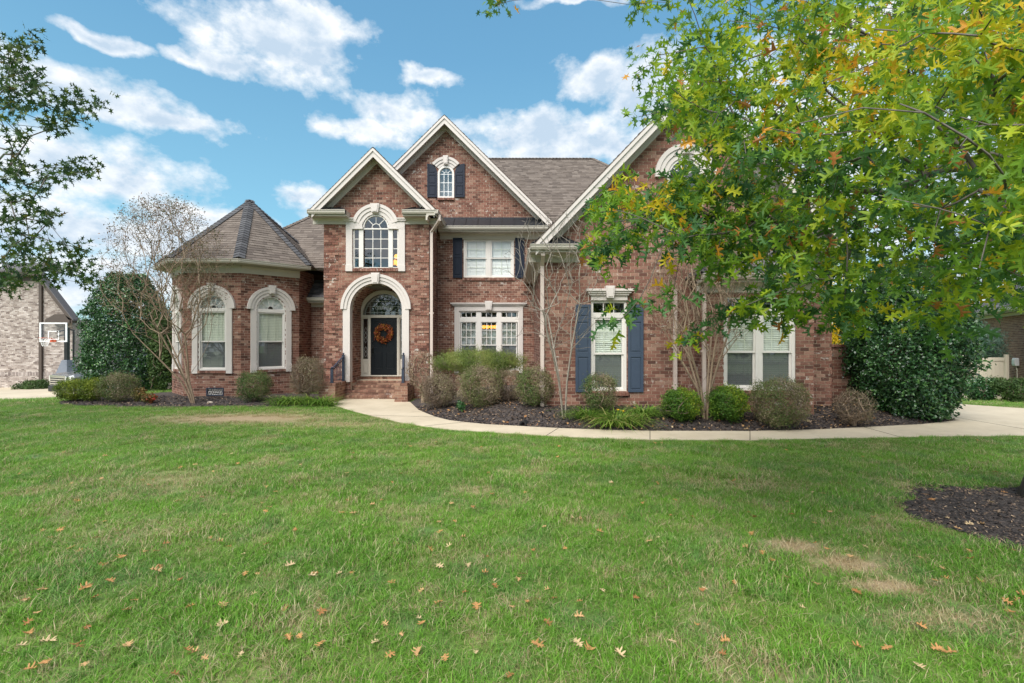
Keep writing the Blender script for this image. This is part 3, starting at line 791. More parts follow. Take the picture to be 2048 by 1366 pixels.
# entry arch surround and pilasters
ent_s = arch_surround(house, FP, ax, asp, ar, 1.165, 0, 180, .05, (.29, .36, PZ(545.7, YP-.1)))
pil = MB()
for s in (-1, 1):
    a, b = sorted((ax+s*ar, ax+s*1.10)); pil.box(FP, a, b, .555, asp, -.2, .055)
    a, b = sorted((ax+s*(ar+.02), ax+s*1.12)); pil.box(FP, a, b, .553, .78, -.19, .075)
pil.band(FP, ax, asp, ar, ar+.03, 0, 180, -.2, .04, 40)
pil.build('pilaster', 'trim', house, bevel=.008)

# palladian window
yw0, yw1 = PZ(537, YP), PZ(456, YP); spr = PZ(455, YP)
pf = MB()
uL, uR = PX(706, YP), PX(797, YP)
frame_rect(pf, FP, uL, uR, yw0, yw1, .045, -.12, -.02)
for u in (PX(722, YP), PX(781, YP)): pf.box(FP, u-.075, u+.075, yw0+.045, yw1-.045, -.12, -.005)
pf.band(FP, wx, spr, .385, .44, 0, 180, -.12, -.005, 30)
palw = pf.build('window', 'vinyl', house, bevel=.004); palw['label'] = 'arched three part window above the entry'
g0, g1 = PX(729, YP), PX(777, YP)
mm = MB()
for i in (1, 2): u = g0+(g1-g0)*i/3; mm.box(FP, u-.011, u+.011, yw0+.045, spr, -.055, -.04)
for py in (515.5, 497, 477.5, 458): mm.box(FP, g0, g1, PZ(py, YP)-.011, PZ(py, YP)+.011, -.056, -.041)
mm.band(FP, wx, spr, .125, .147, 0, 180, -.056, -.041, 16)
for a in (45, 90, 135): mm.bar(FP.p(wx+.14*math.cos(R(a)), spr+.14*math.sin(R(a)), -.048), FP.p(wx+.39*math.cos(R(a)), spr+.39*math.sin(R(a)), -.048), .015, .022)
sides = ((PX(708.5, YP), PX(719, YP)), (PX(785.5, YP), PX(796, YP)))
for a, b in sides:
    for py in (515.5, 497, 477.5): mm.box(FP, a, b, PZ(py, YP)-.011, PZ(py, YP)+.011, -.056, -.041)
mm.build('muntin', 'vinyl', palw)
lv = [535, 515.5, 497, 477.5, 458]
for j in range(4):
    for i in range(3): cell(palw, FP, g0+(g1-g0)*i/3, g0+(g1-g0)*(i+1)/3, PZ(lv[j], YP), PZ(lv[j+1], YP), -.05, 'glass_reflective')
    for a, b in sides: cell(palw, FP, a, b, PZ(lv[j], YP), PZ(lv[j+1], YP)-(0 if j < 3 else .02), -.05, 'glass_reflective')
for k in range(4):
    q = MB(); a0, a1 = 45*k, 45*k+45
    q.add([FP.p(wx, spr, -.05)] + [FP.p(wx+.39*math.cos(R(a0+(a1-a0)*i/6)), spr+.39*math.sin(R(a0+(a1-a0)*i/6)), -.05) for i in range(7)], [(0, i, i+1) for i in range(1, 7)]); link('pane', q.mesh('pane', 'glass_reflective'), palw)
room(palw, FP, uL, uR, yw0, spr+.45, 1.7, 'interior', .6)
ch = MB()
for (px, py) in ((793, 513), (790, 524), (786, 526), (795, 527)): ch.sphere(P3(px, py, 17.2), .085, 10, 7)
ch.build('chandelier', 'lamp_glow', palw, smooth=True)
arch_surround(palw, FP, wx, spr, .44, .775, 14, 166, .03, (.30, .29, PZ(407, YP-.1)), 3, 'trim', 'surround')
cz = PZ(437, YP)
for s in (-1, 1):
    q = MB(); a, b = sorted((wx+s*.435, wx+s*.98)); q.box(FP, a, b, yw1-.02, cz-.10, -.012, .046)
    q.box(FP, *sorted((wx+s*.60, wx+s*.98)), cz-.105, cz-.03, -.012, .047)
    a, b = sorted((wx+s*.72, wx+s*1.07)); q.box(FP, a, b, cz-.04, cz, -.01, .13)
    q.box(FP, min(a, b)+(.03 if s < 0 else 0), max(a, b)-(.03 if s > 0 else 0), cz-.10, cz-.04, -.01, .10); 
    a, b = sorted((wx+s*.70, wx+s*.98)); q.box(FP, a, b, cz-.30, cz-.10, -.01, .055)
    a, b = sorted((wx+s*.42, wx+s*.98)); q.box(FP, a, b, cz-.36, cz-.302, -.012, .054)
    a, b = sorted((wx+s*.77, wx+s*.98)); q.box(FP, a, b, PZ(543, YP), cz-.36, -.01, .05); q.box(FP, a-.01, b+.01, PZ(543, YP), PZ(530, YP), -.005, .065); q.build('surround', 'trim', palw, bevel=.006)
sill(palw, FP, wx-.76, wx+.76, PZ(537.5, YP))

# steps and cheeks -------------------------------------------------
lv = [(.555, 16.7, 17.24), (.41, 16.4, 16.75), (.27, 16.1, 16.45), (.13, 15.8, 16.15)]
sx0, sx1 = -5.5, -3.66
steps = MB()
for i, (z, y0, y1) in enumerate(lv):
    x0, x1 = (sx0, sx1) if y0 < 16.2 else (-5.5, -3.66)
    steps.bx(x0, x1, y0+.03, y1+.1 if i else YD, -.2, z-.02)
stp = steps.build('porch_steps', 'mortar', house)
fl = MB(); fl.bx(ax-ar, ax+ar, 16.72, YD, .5, .556); fl.build('porch_floor', 'concrete', stp)
sbk = MB()
for i, (z, y0, y1) in enumerate(lv):
    bl_ = .0838; nn_ = int((sx1-sx0)/bl_)
    zr = z-.145 if i else z-.145
    w_ = (sx1-sx0)/nn_
    for k in range(nn_): sbk.bx(sx0+k*w_+.004, sx0+(k+1)*w_-.004, y0+random.uniform(-.003, .003), y0+.30, z-.07, z, random.random()*.99+.005)
    m_ = int((sx1-sx0)/.21)
    for k in range(m_+1):
        a = sx0+k*.21-(.1 if i % 2 else 0); b = a+.2
        if b > sx1: b = sx1
        if a < sx0: a = sx0
        if b-a > .02: sbk.bx(a, b, y0+.012, y0+.1, z-.14, z-.078, random.random()*.99+.005)
sbk.build('brick', 'brick_step', stp, 'stuff')
def cheek(x0, x1, y0, y1, zt_):
    c = wall(house, Fr((x0, y0, 0), (1, 0, 0)), rect(0, x1-x0, -.3, zt_-.08), mat='brick_step', name='cheek_wall', bl=.21)
    wall(c, Fr((x1, y0, 0), (0, 1, 0)), rect(0, y1-y0, -.3, zt_-.08), mat='brick_step', name='cheek_side')
    wall(c, Fr((x0, y1, 0), (0, -1, 0)), rect(0, y1-y0, -.3, zt_-.08), mat='brick_step', name='cheek_side')
    m = MB(); n_ = max(2, round((y1-y0)/.0838))
    for k in range(n_):
        x = x0-.012
        while x < x1-.02:
            e = min(x+.2, x1+.012); m.bx(x+.003, e-.003, y0-.012+k*(y1-y0+.012)/n_+.004, y0-.012+(k+1)*(y1-y0+.012)/n_-.004, zt_-.085, zt_+random.uniform(-.002, .002), random.random()*.99+.005); x += .208
    m.build('cap_brick', 'brick_step', c, 'stuff')
cheek(sx1+.002, -3.25, 15.05, YP-.08, .60)
cheek(-6.02, sx0-.002, 15.05, YP-.08, .60)

def handrail(x0, y0, x1, y1, zb, h0, h1):
    """tall newel at (x0,y0), short newel at (x1,y1)"""
    m = MB(); nw = []
    r_ = MB(); r_.bar((x0, y0, zb+h0-.10), (x1, y1, zb+h1-.06), .045, .022); r_.bar((x0, y0, zb+h0-.20), (x1, y1, zb+h1-.13), .022, .016)
    rail = r_.build('handrail', 'iron', house)
    for (x, y, h) in ((x0, y0, h0), (x1, y1, h1)):
        q = MB(); q.bx(x-.038, x+.038, y-.038, y+.038, zb, zb+h-.06); q.bx(x-.05, x+.05, y-.05, y+.05, zb, zb+.02); q.bx(x-.046, x+.046, y-.046, y+.046, zb+h-.08, zb+h-.06); q.sphere((x, y, zb+h-.025), .035); q.build('newel', 'iron', rail)
    n_ = 8
    for i in range(1, n_):
        t = i/n_; x, y = x0+(x1-x0)*t, y0+(y1-y0)*t; zt_ = zb+(h0-.12)*(1-t)+(h1-.08)*t
        q = MB(); q.bx(x-.008, x+.008, y-.008, y+.008, zb+.06, zt_); link('baluster', q.mesh('baluster', 'iron'), rail)
    q = MB(); q.bar((x0, y0, zb+.06), (x1, y1, zb+.06), .022, .016); q.build('bottom_rail', 'iron', rail)
handrail(-5.56, 15.95, -5.66, 15.2, .60, .92, .50)
handrail(PX(807, 15.9), 15.9, PX(806, 15.2), 15.2, .60, .92, .50)

# RECESSED WALL ----------------------------------------------------
rl, rr = pr, 1.2
uw = rect(PX(927, YR), PX(1028, YR), PZ(556.6, YR), PZ(476, YR)); lw = rect(PX(918, YR), PX(1038, YR), PZ(741, YR), PZ(622, YR))
wall(house, FRr, rect(rl, rr, -.3, 5.95), [uw, lw])
ub = PZ(476, YR); 
u0, u1 = uw[0][0], uw[1][0]; um = (u0+u1)/2; vm = PZ(516, YR)
for a, b in ((u0, um+.0), (um-.0, u1)):
    w = double_hung(house, FRr, a, b, uw[0][1], ub, vm, 2, 2, 'glass', 'glass', 'blind_white', 'vinyl', fw=.075, dd=-.03, label='upstairs window with white blinds beside navy shutters')
room(house, FRr, u0, u1, uw[0][1], ub, .5, 'blind_white', .05)
sill(house, FRr, u0-.04, u1+.04, uw[0][1], .05)
shutter(house, FRr, PX(906, YR), PX(925, YR), PZ(556, YR), PZ(476, YR), [(.06, .50), (.56, .95)], 'shutter_navy')
shutter(house, FRr, PX(1030, YR), PX(1049, YR), PZ(556, YR), PZ(476, YR), [(.06, .50), (.56, .95)], 'shutter_navy')
# dining window: three lights with transoms
f = MB(); a, b, c, d = PX(918, YR), PX(1038, YR), PZ(741, YR), PZ(622, YR)
frame_rect(f, FRr, a, b, c, d, .05, -.13, -.0)
gl = [(921.5, 953), (962, 994), (1002.5, 1034)]
for k in range(2): f.box(FRr, PX(gl[k][1], YR), PX(gl[k+1][0], YR), c, d-.05, -.12, .0)
f.box(FRr, a+.05, b-.05, PZ(644, YR), PZ(635, YR), -.119, -.001)
dine = f.build('window', 'vinyl', house, bevel=.004); dine['label'] = 'wide window of three lights under a white cornice'
for k, (p, q_) in enumerate(gl):
    x0, x1 = PX(p, YR), PX(q_, YR)
    tm = MB(); grid(tm, FRr, x0, x1, PZ(635, YR), PZ(625, YR), 3, 1, -.03); frame_rect(tm, FRr, x0, x1, PZ(635, YR), PZ(624, YR), .02, -.07, -.03); tm.build('transom', 'vinyl', dine)
    cells(dine, FRr, x0, x1, PZ(635, YR), PZ(624, YR), 3, 1, -.05, 'glass_reflective')
    sash(dine, FRr, x0, x1, PZ(690, YR)-.02, PZ(643.5, YR), -.03, 3, 3, 'glass_reflective', .035, split=True, inner=False)
    sash(dine, FRr, x0, x1, c+.03, PZ(690, YR)+.02, -.06, 3, 3, 'glass_screened', .035)
    if k: blind(dine, FRr, x0, x1, c+.05, PZ(660 if k == 1 else 646, YR), -.14, 'blind', .05, tilt=-.03)
    else: blind(dine, FRr, x0, x1, c+.05, PZ(645, YR), -.14, 'curtain', .05)
room(dine, FRr, a, b, c, d, 2.2, 'interior', .5)
ch = MB()
for dx in (-.22, -.08, .08, .22): ch.sphere((PX(979, 19)+dx, 19, PZ(654, 19)+.02*abs(dx)), .09, 10, 7, (1, 1, .8))
ch.build('chandelier', 'lamp_glow', dine, smooth=True)
q = MB(); ct = PZ(606, YR); cb = PZ(622, YR)
ccx = (PX(909, YR)+PX(1046, YR))/2
hw = (PX(1046, YR)-PX(909, YR))/2
q.box(FRr, ccx-hw-.14, ccx+hw+.14, ct-.045, ct, -.01, .15); q.box(FRr, ccx-hw-.10, ccx+hw+.10, ct-.09, ct-.045, -.01, .115); q.box(FRr, ccx-hw-.05, ccx+hw+.05, ct-.12, ct-.09, -.01, .085)
q.box(FRr, ccx-hw, ccx+hw, cb, ct-.12, -.01, .05)
for s in (-1, 1):
    x0, x1 = sorted((ccx+s*hw, ccx+s*(hw-.17))); q.box(FRr, x0, x1, PZ(741, YR)-.1, cb, -.01, .05)
q.box(FRr, ccx-hw+.18, ccx+hw-.18, cb-.03, cb+.01, -.03, .02)
q.build('surround', 'trim', dine, bevel=.006)
k = MB(); kx = ccx; kt = PZ(602.5, YR); kb = PZ(621, YR)
k.prism(FRr, [(kx-.10, kb), (kx+.10, kb), (kx+.145, kt), (kx-.145, kt)], -.01, .18); k.prism(FRr, [(kx-.07, kb+.03), (kx+.07, kb+.03), (kx+.10, kt-.04), (kx-.10, kt-.04)], 0, .195); k.build('keystone', 'trim', dine, bevel=.004)
sill(dine, FRr, a, b, c, .06)

# MIDDLE GABLE -----------------------------------------------------
mg_x, mg_z, mg_p = -2.44, 10.05, .987; YG = 17.45
gx, gz = PX(892, YR), PZ(348, YR); gr = .285
gw = archpoly(gx, PZ(396, YR), gz, gr)
mg_l, mg_r = mg_x-3.55, mg_x+3.55
wall(house, FRr, [(mg_l, 5.95), (mg_r, 5.95), (mg_r, mg_z-.15-3.55*mg_p), (mg_x, mg_z-.15), (mg_l, mg_z-.15-3.55*mg_p)], [gw])
f = MB(); f.band(FRr, gx, gz, gr-.055, gr+.02, 0, 180, -.1, .03, 28); z0 = PZ(396, YR)
f.box(FRr, gx-gr-.02, gx-gr+.055, z0, gz, -.1, .03); f.box(FRr, gx+gr-.055, gx+gr+.02, z0, gz, -.1, .03); f.box(FRr, gx-gr+.055, gx+gr-.055, z0, z0+.055, -.1, .03)
gwin = f.build('window', 'vinyl', house, bevel=.003); gwin['label'] = 'small round topped window in the middle gable'
f = MB(); w_ = gr-.055
for i in (1, 2): u = gx-w_+2*w_*i/3; f.box(FRr, u-.01, u+.01, z0, gz, -.04, -.025)
f.box(FRr, gx-w_, gx+w_, PZ(365, YR)-.01, PZ(365, YR)+.01, -.041, -.026); f.box(FRr, gx-w_, gx+w_, PZ(383, YR)-.01, PZ(383, YR)+.01, -.041, -.026); f.box(FRr, gx-w_, gx+w_, gz-.01, gz+.01, -.041, -.026)
f.band(FRr, gx, gz, .075, .09, 0, 180, -.041, -.026, 12)
for a in (40, 90, 140): f.bar(FRr.p(gx+.09*math.cos(R(a)), gz+.09*math.sin(R(a)), -.034), FRr.p(gx+w_*math.cos(R(a)), gz+w_*math.sin(R(a)), -.034), .012, .018)
f.build('muntin', 'white_paint', gwin)
pvs = [z0+.055, PZ(383, YR), PZ(365, YR), gz]
for j in range(3):
    for i in range(3): cell(gwin, FRr, gx-w_+2*w_*i/3, gx-w_+2*w_*(i+1)/3, pvs[j], pvs[j+1], -.035, 'glass_reflective')
q = MB(); q.add([FRr.p(gx, gz, -.035)] + [FRr.p(gx+w_*math.cos(math.pi*i/16), gz+w_*math.sin(math.pi*i/16), -.035) for i in range(17)], [(0, i, i+1) for i in range(1, 17)]); link('pane', q.mesh('pane', 'glass_reflective'), gwin)
room(gwin, FRr, gx-gr, gx+gr, z0, gz+gr, .3, 'blind_white', .0)
arch_surround(gwin, FRr, gx, gz, gr+.03, .62, 36, 144, .03, (.20, .32, PZ(311, YR-.1)), 3, 'trim', 'surround')
sill(gwin, FRr, gx-.31, gx+.31, z0-.0, .06)
shutter(gwin, FRr, PX(854.7, YR), PX(874.7, YR), PZ(395, YR), PZ(328, YR), [(.05, .34), (.40, .66), (.72, .84)], 'shutter_navy', arch=1)
shutter(gwin, FRr, PX(909.8, YR), PX(929.6, YR), PZ(395, YR), PZ(328, YR), [(.05, .34), (.40, .66), (.72, .84)], 'shutter_navy', arch=-1)

# ---------------------------------------------------------------- rakes, eaves, gutters
def rake(fr, cx, zpk, half, p, ov, drop=.25, fdrop=.20, wallp=None, fhalf=None, sides=(-1, 1), parent=house):
    """white rake boards, boxed soffit and frieze of a gable; zpk is the roof peak at the overhang"""
    for s in sides:
        m = MB()
        e = cx+s*half; zl = zpk-half*p
        m.prism(fr, [(cx, zpk-.03), (e, zl-.03), (e, zl-.03-drop), (cx, zpk-.03-drop)], ov-.04, ov)
        m.prism(fr, [(cx, zpk-.0), (e, zl-.0), (e, zl-.10), (cx, zpk-.10)], ov-.02, ov+.035)
        fas = m.build('rake_board', 'trim_tan' if False else 'trim', parent)
        q = MB(); zs = zpk-.15
        n_ = int(half*1.4/.10)
        q.prism(fr, [(cx, zs+.02), (e, zs-half*p+.02), (e, zs-half*p), (cx, zs)], 0.0, ov-.04)
        for i in range(n_):
            t = i/n_; x = cx+s*half*t; q.prism(fr, [(x, zs-half*t*p-.004), (x+s*.012, zs-half*t*p-.004-.012*p), (x+s*.012, zs-half*t*p-.012*p-.022), (x, zs-half*t*p-.022)], .03, ov-.05)
        q.build('soffit', 'soffit', parent)
        h2 = fhalf if fhalf else half
        g = MB(); g.prism(fr, [(cx, zs-.0), (cx+s*h2, zs-h2*p), (cx+s*h2, zs-h2*p-fdrop), (cx, zs-fdrop)], -.01, .045)
        g.build('frieze_board', 'trim', parent)
def roof2(cx, zpk, half, p, y0, y1, yl=None, yr=None, mat='shingle_brown', solo=None):
    """two slopes of a gable roof; yl/yr where the low corners end at the back"""
    for s, yb in ((-1, yl if yl else y1), (1, yr if yr else y1)):
        e = cx+s*half; zl = zpk-half*p
        pts = [(e, y0, zl), (e, yb, zl), (cx, y1, zpk), (cx, y0, zpk)]
        roof(house, pts, mat, .07, U=(0, 1, 0), solo=solo)
GUT = [(0, 0), (.10, 0), (.125, .05), (.125, .10), (.145, .105), (.145, .125), (.0, .125)]
def eave(p0, p1, out, ov=.40, ft=.20, soff=True, parent=house, lo=.0):
    """gutter, fascia, soffit and frieze along a wall top; p0,p1 on the wall line at gutter-top height"""
    p0, p1, out = Vector(p0), Vector(p1), Vector(out)
    d = (p1-p0).normalized()
    g = MB(); z = Vector((0, 0, 1))
    g.sweep(p0+out*ov-z*.125, p1+out*ov-z*.125, out, GUT); g.build('gutter', 'gutter', parent)
    s = MB(); s.sweep(p0-z*.17, p1-z*.17, out, [(0, -.012), (ov+.03, -.012), (ov+.03, .04), (0, .04)]); s.build('soffit', 'soffit', parent)
    f = MB(); f.sweep(p0-z*.18, p1-z*.18, out, [(-.02, -ft), (.035, -ft), (.035, 0), (-.02, 0)]); f.sweep(p0-z*.18, p1-z*.18, out, [(.035, -.07), (.08, 0), (.035, 0)]); f.build('frieze_board', 'trim_tan', parent)
# portico gable
rake(FP, -4.5, 8.16, 1.99, .99, .45)
Rz = lambda c: 1 if False else 0
roof2(-4.5, 8.19, 2.03, .99, 15.62, 19.9, yl=19.2, yr=17.6)
def pent(x0, x1, Yw, zg, side, ov=.38, rise=.20, tin=.2, back=None, parent=house):
    """boxed return at a gable foot: gutter, frieze and a little metal roof"""
    eave((x0, Yw, zg), (x1, Yw, zg), (0, -1, 0), ov, .18, parent=parent)
    m = MB(); y0 = Yw-ov-.11
    a, b = (x0+.02, x1-.02)
    ti = (x1-x0)*.30
    P = [(a, y0, zg-.005), (b, y0, zg-.005), (b-ti, Yw-.02, zg+rise), (a+ti, Yw-.02, zg+rise), (a, Yw-.02, zg-.005), (b, Yw-.02, zg-.005)]
    m.add(P, [(0, 1, 2, 3), (0, 3, 4), (1, 5, 2), (4, 5, 1, 0)])
    for t in (.0, .5, 1.0):
        p, q = Vector(P[0]).lerp(Vector(P[1]), t), Vector(P[3]).lerp(Vector(P[2]), t); m.bar(p+Vector((0, 0, .012)), q+Vector((0, 0, .012)), .02, .03)
    m.build('metal_roof', 'metal_roof', parent)
    e = MB()
    for x, o in ((x0, -1), (x1, 1)): e.sweep((x, Yw, zg-.125), (x, Yw-ov-.14, zg-.125), (o, 0, 0), [(-.01, 0), (.0, 0), (.0, .12), (-.01, .12)])
    e.build('gutter_end', 'gutter', parent)
zg_p = PZ(419, 15.6)
pent(PX(614, 15.6), PX(690, 15.6), YP, zg_p, -1)
pent(PX(804, 15.6), PX(872, 15.6), YP, zg_p, 1)
# gutter turning back along the portico side and the recessed wall
eave((pr, YP-.5, zg_p), (pr, YR-.4, zg_p-.0), (1, 0, 0), .25, .16)
zg_r = PZ(452, YR-.5)
eave((pr+.1, YR, zg_r), (1.3, YR, zg_r), (0, -1, 0), .42, .20)
# skirt roof in standing seam metal
m = MB(); y0, y1, za, zb = YR-.52, YR-.01, zg_r, PZ(437.5, YR)
m.add([(pr+.1, y0, za), (1.35, y0, za), (1.35, y1, zb), (pr+.1, y1, zb)], [(0, 1, 2, 3)])
x = pr+.2; skirt = m.build('metal_roof', 'metal_roof', house)
q = MB()
while x < 1.3: q.bar((x, y0, za+.018), (x, y1, zb+.018), .022, .035); x += .437
q.bar((pr+.1, y1, zb+.02), (1.35, y1, zb+.02), .04, .05); q.build('standing_seam', 'metal_roof', skirt)
# middle gable rakes and roof
rake(FRr, mg_x, mg_z, 3.88, mg_p, .45, fhalf=3.7)
roof2(mg_x, mg_z+.03, 3.92, mg_p, YG-.03, 22.0, yl=17.7, yr=17.7)
# main roof
class Solo:
    def __init__(s, n, f): s.n, s.f = n, f
    def __call__(s, c):
        px, py = 1024+F*c[0]/c[1], 683-F*(c[2]-H)/c[1]
        return s.f(px, py, c)
roof(house, [(1.3, 17.35, 6.04), (2.6, 17.35, 6.04), (2.6, 17.95, 6.57), (1.3, 17.95, 6.57)], 'shingle_brown', .04)
roof(house, [(-6.2, 17.97, 6.58), (7.8, 17.97, 6.58), (3.7, 22.2, 10.29), (-2.0, 22.2, 10.29)], solo=Solo(90, lambda px, py, c: 1/c[1] if 1000 < px < 1180 and 325 < py < 440 else 0))
roof(house, [(8.4, 17.35, 6.04), (8.4, 27.0, 6.04), (3.7, 22.2, 10.29)])
roof(house, [(-6.8, 27.0, 6.04), (-6.8, 17.35, 6.04), (-2.0, 22.2, 10.29)])
roof(house, [(8.4, 27.0, 6.04), (-6.8, 27.0, 6.04), (-2.0, 22.2, 10.29), (3.7, 22.2, 10.29)], expo=.6)
ridge(house, (-2.0, 22.2, 10.3), (3.7, 22.2, 10.3), .24, 'shingle_brown'); ridge(house, (8.4, 17.35, 6.05), (3.7, 22.2, 10.3), .24, 'shingle_brown')
# left one storey roof behind the bay
roof(house, [(-11.5, 17.65, 4.58), (pl+.1, 17.65, 4.58), (pl+.1, 21.15, 7.73), (-8.0, 21.15, 7.73)], solo=Solo(50, lambda px, py, c: 1/c[1] if 600 < px < 645 and 440 < py < 520 else 0))
roof(house, [(-11.5, 26, 4.58), (-11.5, 17.65, 4.58), (-8.0, 21.15, 7.73), (-8.0, 23, 7.73)], expo=.3)
ridge(house, (-11.5, 17.65, 4.6), (-8.0, 21.15, 7.75), .24, 'shingle_brown')
m = MB(); m.bx(-10.9, pl, 19.6, 19.8, -.3, 4.6); m.bx(-10.9, -10.7, 18.3, 26, -.3, 4.6); m.bx(-10.9, 8.0, 26, 26.2, -.3, 6.1); m.bx(7.8, 8.0, 18, 26, -.3, 6.1); m.build('rear_wall', 'brick_red', house)

# WING -------------------------------------------------------------
wl_, wr_ = .806, 7.94; wc = 4.37
wg_z = PZ(487.6, 11.5); w_pk = 8.22
gcx, gcz, gcr = PX(1370, YW), PZ(351, YW), .43
g_hole = archpoly(gcx, PZ(400, YW), gcz, gcr)
win1 = rect(PX(1182, YW), PX(1253.7, YW), PZ(784, YW), PZ(601, YW))
def w_score(u, v):
    px, py = 1024+F*u/YW, 683-F*(v-H)/YW
    return 2-abs(py-690)/600-abs(px-1250)/900 if (1094 < px < 1140 or 1290 < px < 1395) and 500 < py < 815 else 0
bx_l, bx_r = 4.53, PX(1628, YB)
wall(house, FW, [(wl_, -.2), (wr_, -.2), (wr_, 4.26), (wc, 4.26+(wr_-wc)*1.045), (wl_, 4.26)], [g_hole, win1, rect(bx_l+.1, bx_r-.1, -.3, 3.3)], solo=w_score)
wall(house, Fr((wl_, YR, 0), (0, -1, 0)), rect(0, YR-YW, -.2, 4.1)); wall(house, Fr((wr_, YW, 0), (0, 1, 0)), rect(0, 7, -.2, 4.1))
w1 = MB()
w1v = [PZ(784, YW), PZ(707.5, YW), PZ(634, YW), PZ(603.5, YW)]
a, b = win1[0][0], win1[1][0]
wwin = double_hung(house, FW, a, b, w1v[0], w1v[2]+.05, w1v[1], 3, 3, 'glass', 'glass_screened', 'curtain', 'vinyl', fw=.07, dd=-.03, label='tall window between blue shutters on the wing')
q = MB(); frame_rect(q, FW, a, b, w1v[2]+.05, PZ(601, YW), .06, -.12, -.028); grid(q, FW, a+.06, b-.06, w1v[2]+.11, PZ(601, YW)-.06, 3, 1, -.05); q.build('transom', 'vinyl', wwin)
cells(wwin, FW, a+.06, b-.06, w1v[2]+.11, PZ(601, YW)-.06, 3, 1, -.06, 'glass_reflective')
room(wwin, FW, a, b, w1v[0], PZ(601, YW), .9, 'interior', .1)
sill(wwin, FW, a-.03, b+.03, w1v[0], .07)
q = MB(); hx = (a+b)/2; t1 = PZ(578.5, YW)
for k, (hw_, za, zb_, dd_) in enumerate(((.58, t1-.06, t1, .17), (.53, t1-.11, t1-.06, .135), (.48, t1-.16, t1-.11, .10), (.45, PZ(601, YW), t1-.16, .05))): q.box(FW, hx-hw_, hx+hw_, za, zb_, -.01, dd_)
q.build('head_cornice', 'trim', wwin, bevel=.006)
q = MB(); t2 = PZ(573, YW); b2 = PZ(597, YW); q.prism(FW, [(hx-.085, b2), (hx+.085, b2), (hx+.115, t2), (hx-.115, t2)], -.01, .20); q.prism(FW, [(hx-.055, b2+.03), (hx+.055, b2+.03), (hx+.08, t2-.04), (hx-.08, t2-.04)], 0, .215); q.build('keystone', 'trim', wwin, bevel=.004)
sp = [(.03, .40), (.455, .80), (.86, .965)]
shutter(wwin, FW, PX(1150.7, YW), PX(1181, YW), PZ(784, YW), PZ(609, YW), sp, 'shutter_blue')
shutter(wwin, FW, PX(1255.5, YW), PX(1286, YW), PZ(784, YW), PZ(609, YW), sp, 'shutter_blue')
# round topped gable window
f = MB(); z0 = PZ(400, YW); f.band(FW, gcx, gcz, gcr-.06, gcr+.01, 0, 180, -.12, .0, 30); f.box(FW, gcx-gcr-.01, gcx-gcr+.06, z0, gcz, -.12, 0); f.box(FW, gcx+gcr-.06, gcx+gcr+.01, z0, gcz, -.12, 0); f.box(FW, gcx-gcr+.06, gcx+gcr-.06, z0, z0+.06, -.12, 0)
for a_ in (36, 72, 108, 144): f.bar(FW.p(gcx, gcz, -.05), FW.p(gcx+.38*math.cos(R(a_)), gcz+.38*math.sin(R(a_)), -.05), .015, .022)
w3 = f.build('window', 'vinyl', house); w3['label'] = 'round topped window high in the wing gable'
cell(w3, FW, gcx-gcr+.06, gcx+gcr-.06, z0+.06, gcz, -.06, 'glass_reflective')
q = MB(); q.add([FW.p(gcx, gcz, -.06)] + [FW.p(gcx+.38*math.cos(math.pi*i/16), gcz+.38*math.sin(math.pi*i/16), -.06) for i in range(17)], [(0, i, i+1) for i in range(1, 17)]); link('pane', q.mesh('pane', 'glass_reflective'), w3)
room(w3, FW, gcx-gcr, gcx+gcr, z0, gcz+gcr, .8, 'dark_void', .0)
arch_surround(w3, FW, gcx, gcz, gcr, .76, -4, 184, .03, (.26, .30, PZ(283, YW-.1)), 3, 'trim', 'surround')
# wing gable rakes, roof, returns
rake(FW, wc, w_pk, 3.80, 1.045, .42, .25, .28, fhalf=3.6)
roof2(wc, w_pk+.03, 3.84, 1.045, 11.55, 22, yl=19, yr=22)
pent(PX(1060, 11.55), PX(1160.5, 11.55), YW, wg_z, -1, rise=.26)
pent(2*wc-PX(1160.5, 11.55), 2*wc-PX(1060, 11.55), YW, wg_z, 1, rise=.26)
eave((wl_, YW+.0, wg_z), (wl_, YR, wg_z), (-1, 0, 0), .26, .16)
# window box
box_t = 3.25
def b_score(u, v):
    px, py = 1024+F*u/YB, 683-F*(v-H)/YB
    return 3 if 1592 < px < 1628 and 600 < py < 760 else (1.2 if 1412 < px < 1448 else 0)
bw = rect(PX(1447.6, YB), PX(1592, YB), PZ(781, YB), PZ(592, YB))
wall(house, FB, rect(bx_l, bx_r, -.2, box_t), [bw], solo=b_score)
wall(house, Fr((bx_l, YW, 0), (0, -1, 0)), rect(0, YW-YB, -.2, box_t)); wall(house, Fr((bx_r, YB, 0), (0, 1, 0)), rect(0, YW-YB, -.2, box_t))
a, b = bw[0][0], bw[1][0]; um = (PX(1512, YB)+PX(1526, YB))/2
for x0, x1 in ((a, um), (um, b)):
    w = double_hung(house, FB, x0, x1, PZ(781, YB), PZ(622, YB), PZ(704, YB), 3, 3, 'glass', 'glass_screened', 'curtain', 'vinyl', fw=.075, dd=-.03, label='double window of the window box behind the clipped bush')
    q = MB(); frame_rect(q, FB, x0, x1, PZ(622, YB), PZ(592, YB), .06, -.12, -.028); grid(q, FB, x0+.06, x1-.06, PZ(622, YB)+.06, PZ(592, YB)-.06, 3, 1, -.05); q.build('transom', 'vinyl', w); cells(w, FB, x0+.06, x1-.06, PZ(622, YB)+.06, PZ(592, YB)-.06, 3, 1, -.06, 'glass_reflective')
room(house, FB, a, b, PZ(781, YB), PZ(592, YB), .9, 'interior', .1)
sill(house, FB, a-.03, b+.03, PZ(781, YB), .07)
zbx = PZ(547, 10.95)
eave((bx_l-.22, YB, zbx), (bx_r+.22, YB, zbx), (0, -1, 0), .24, .22)
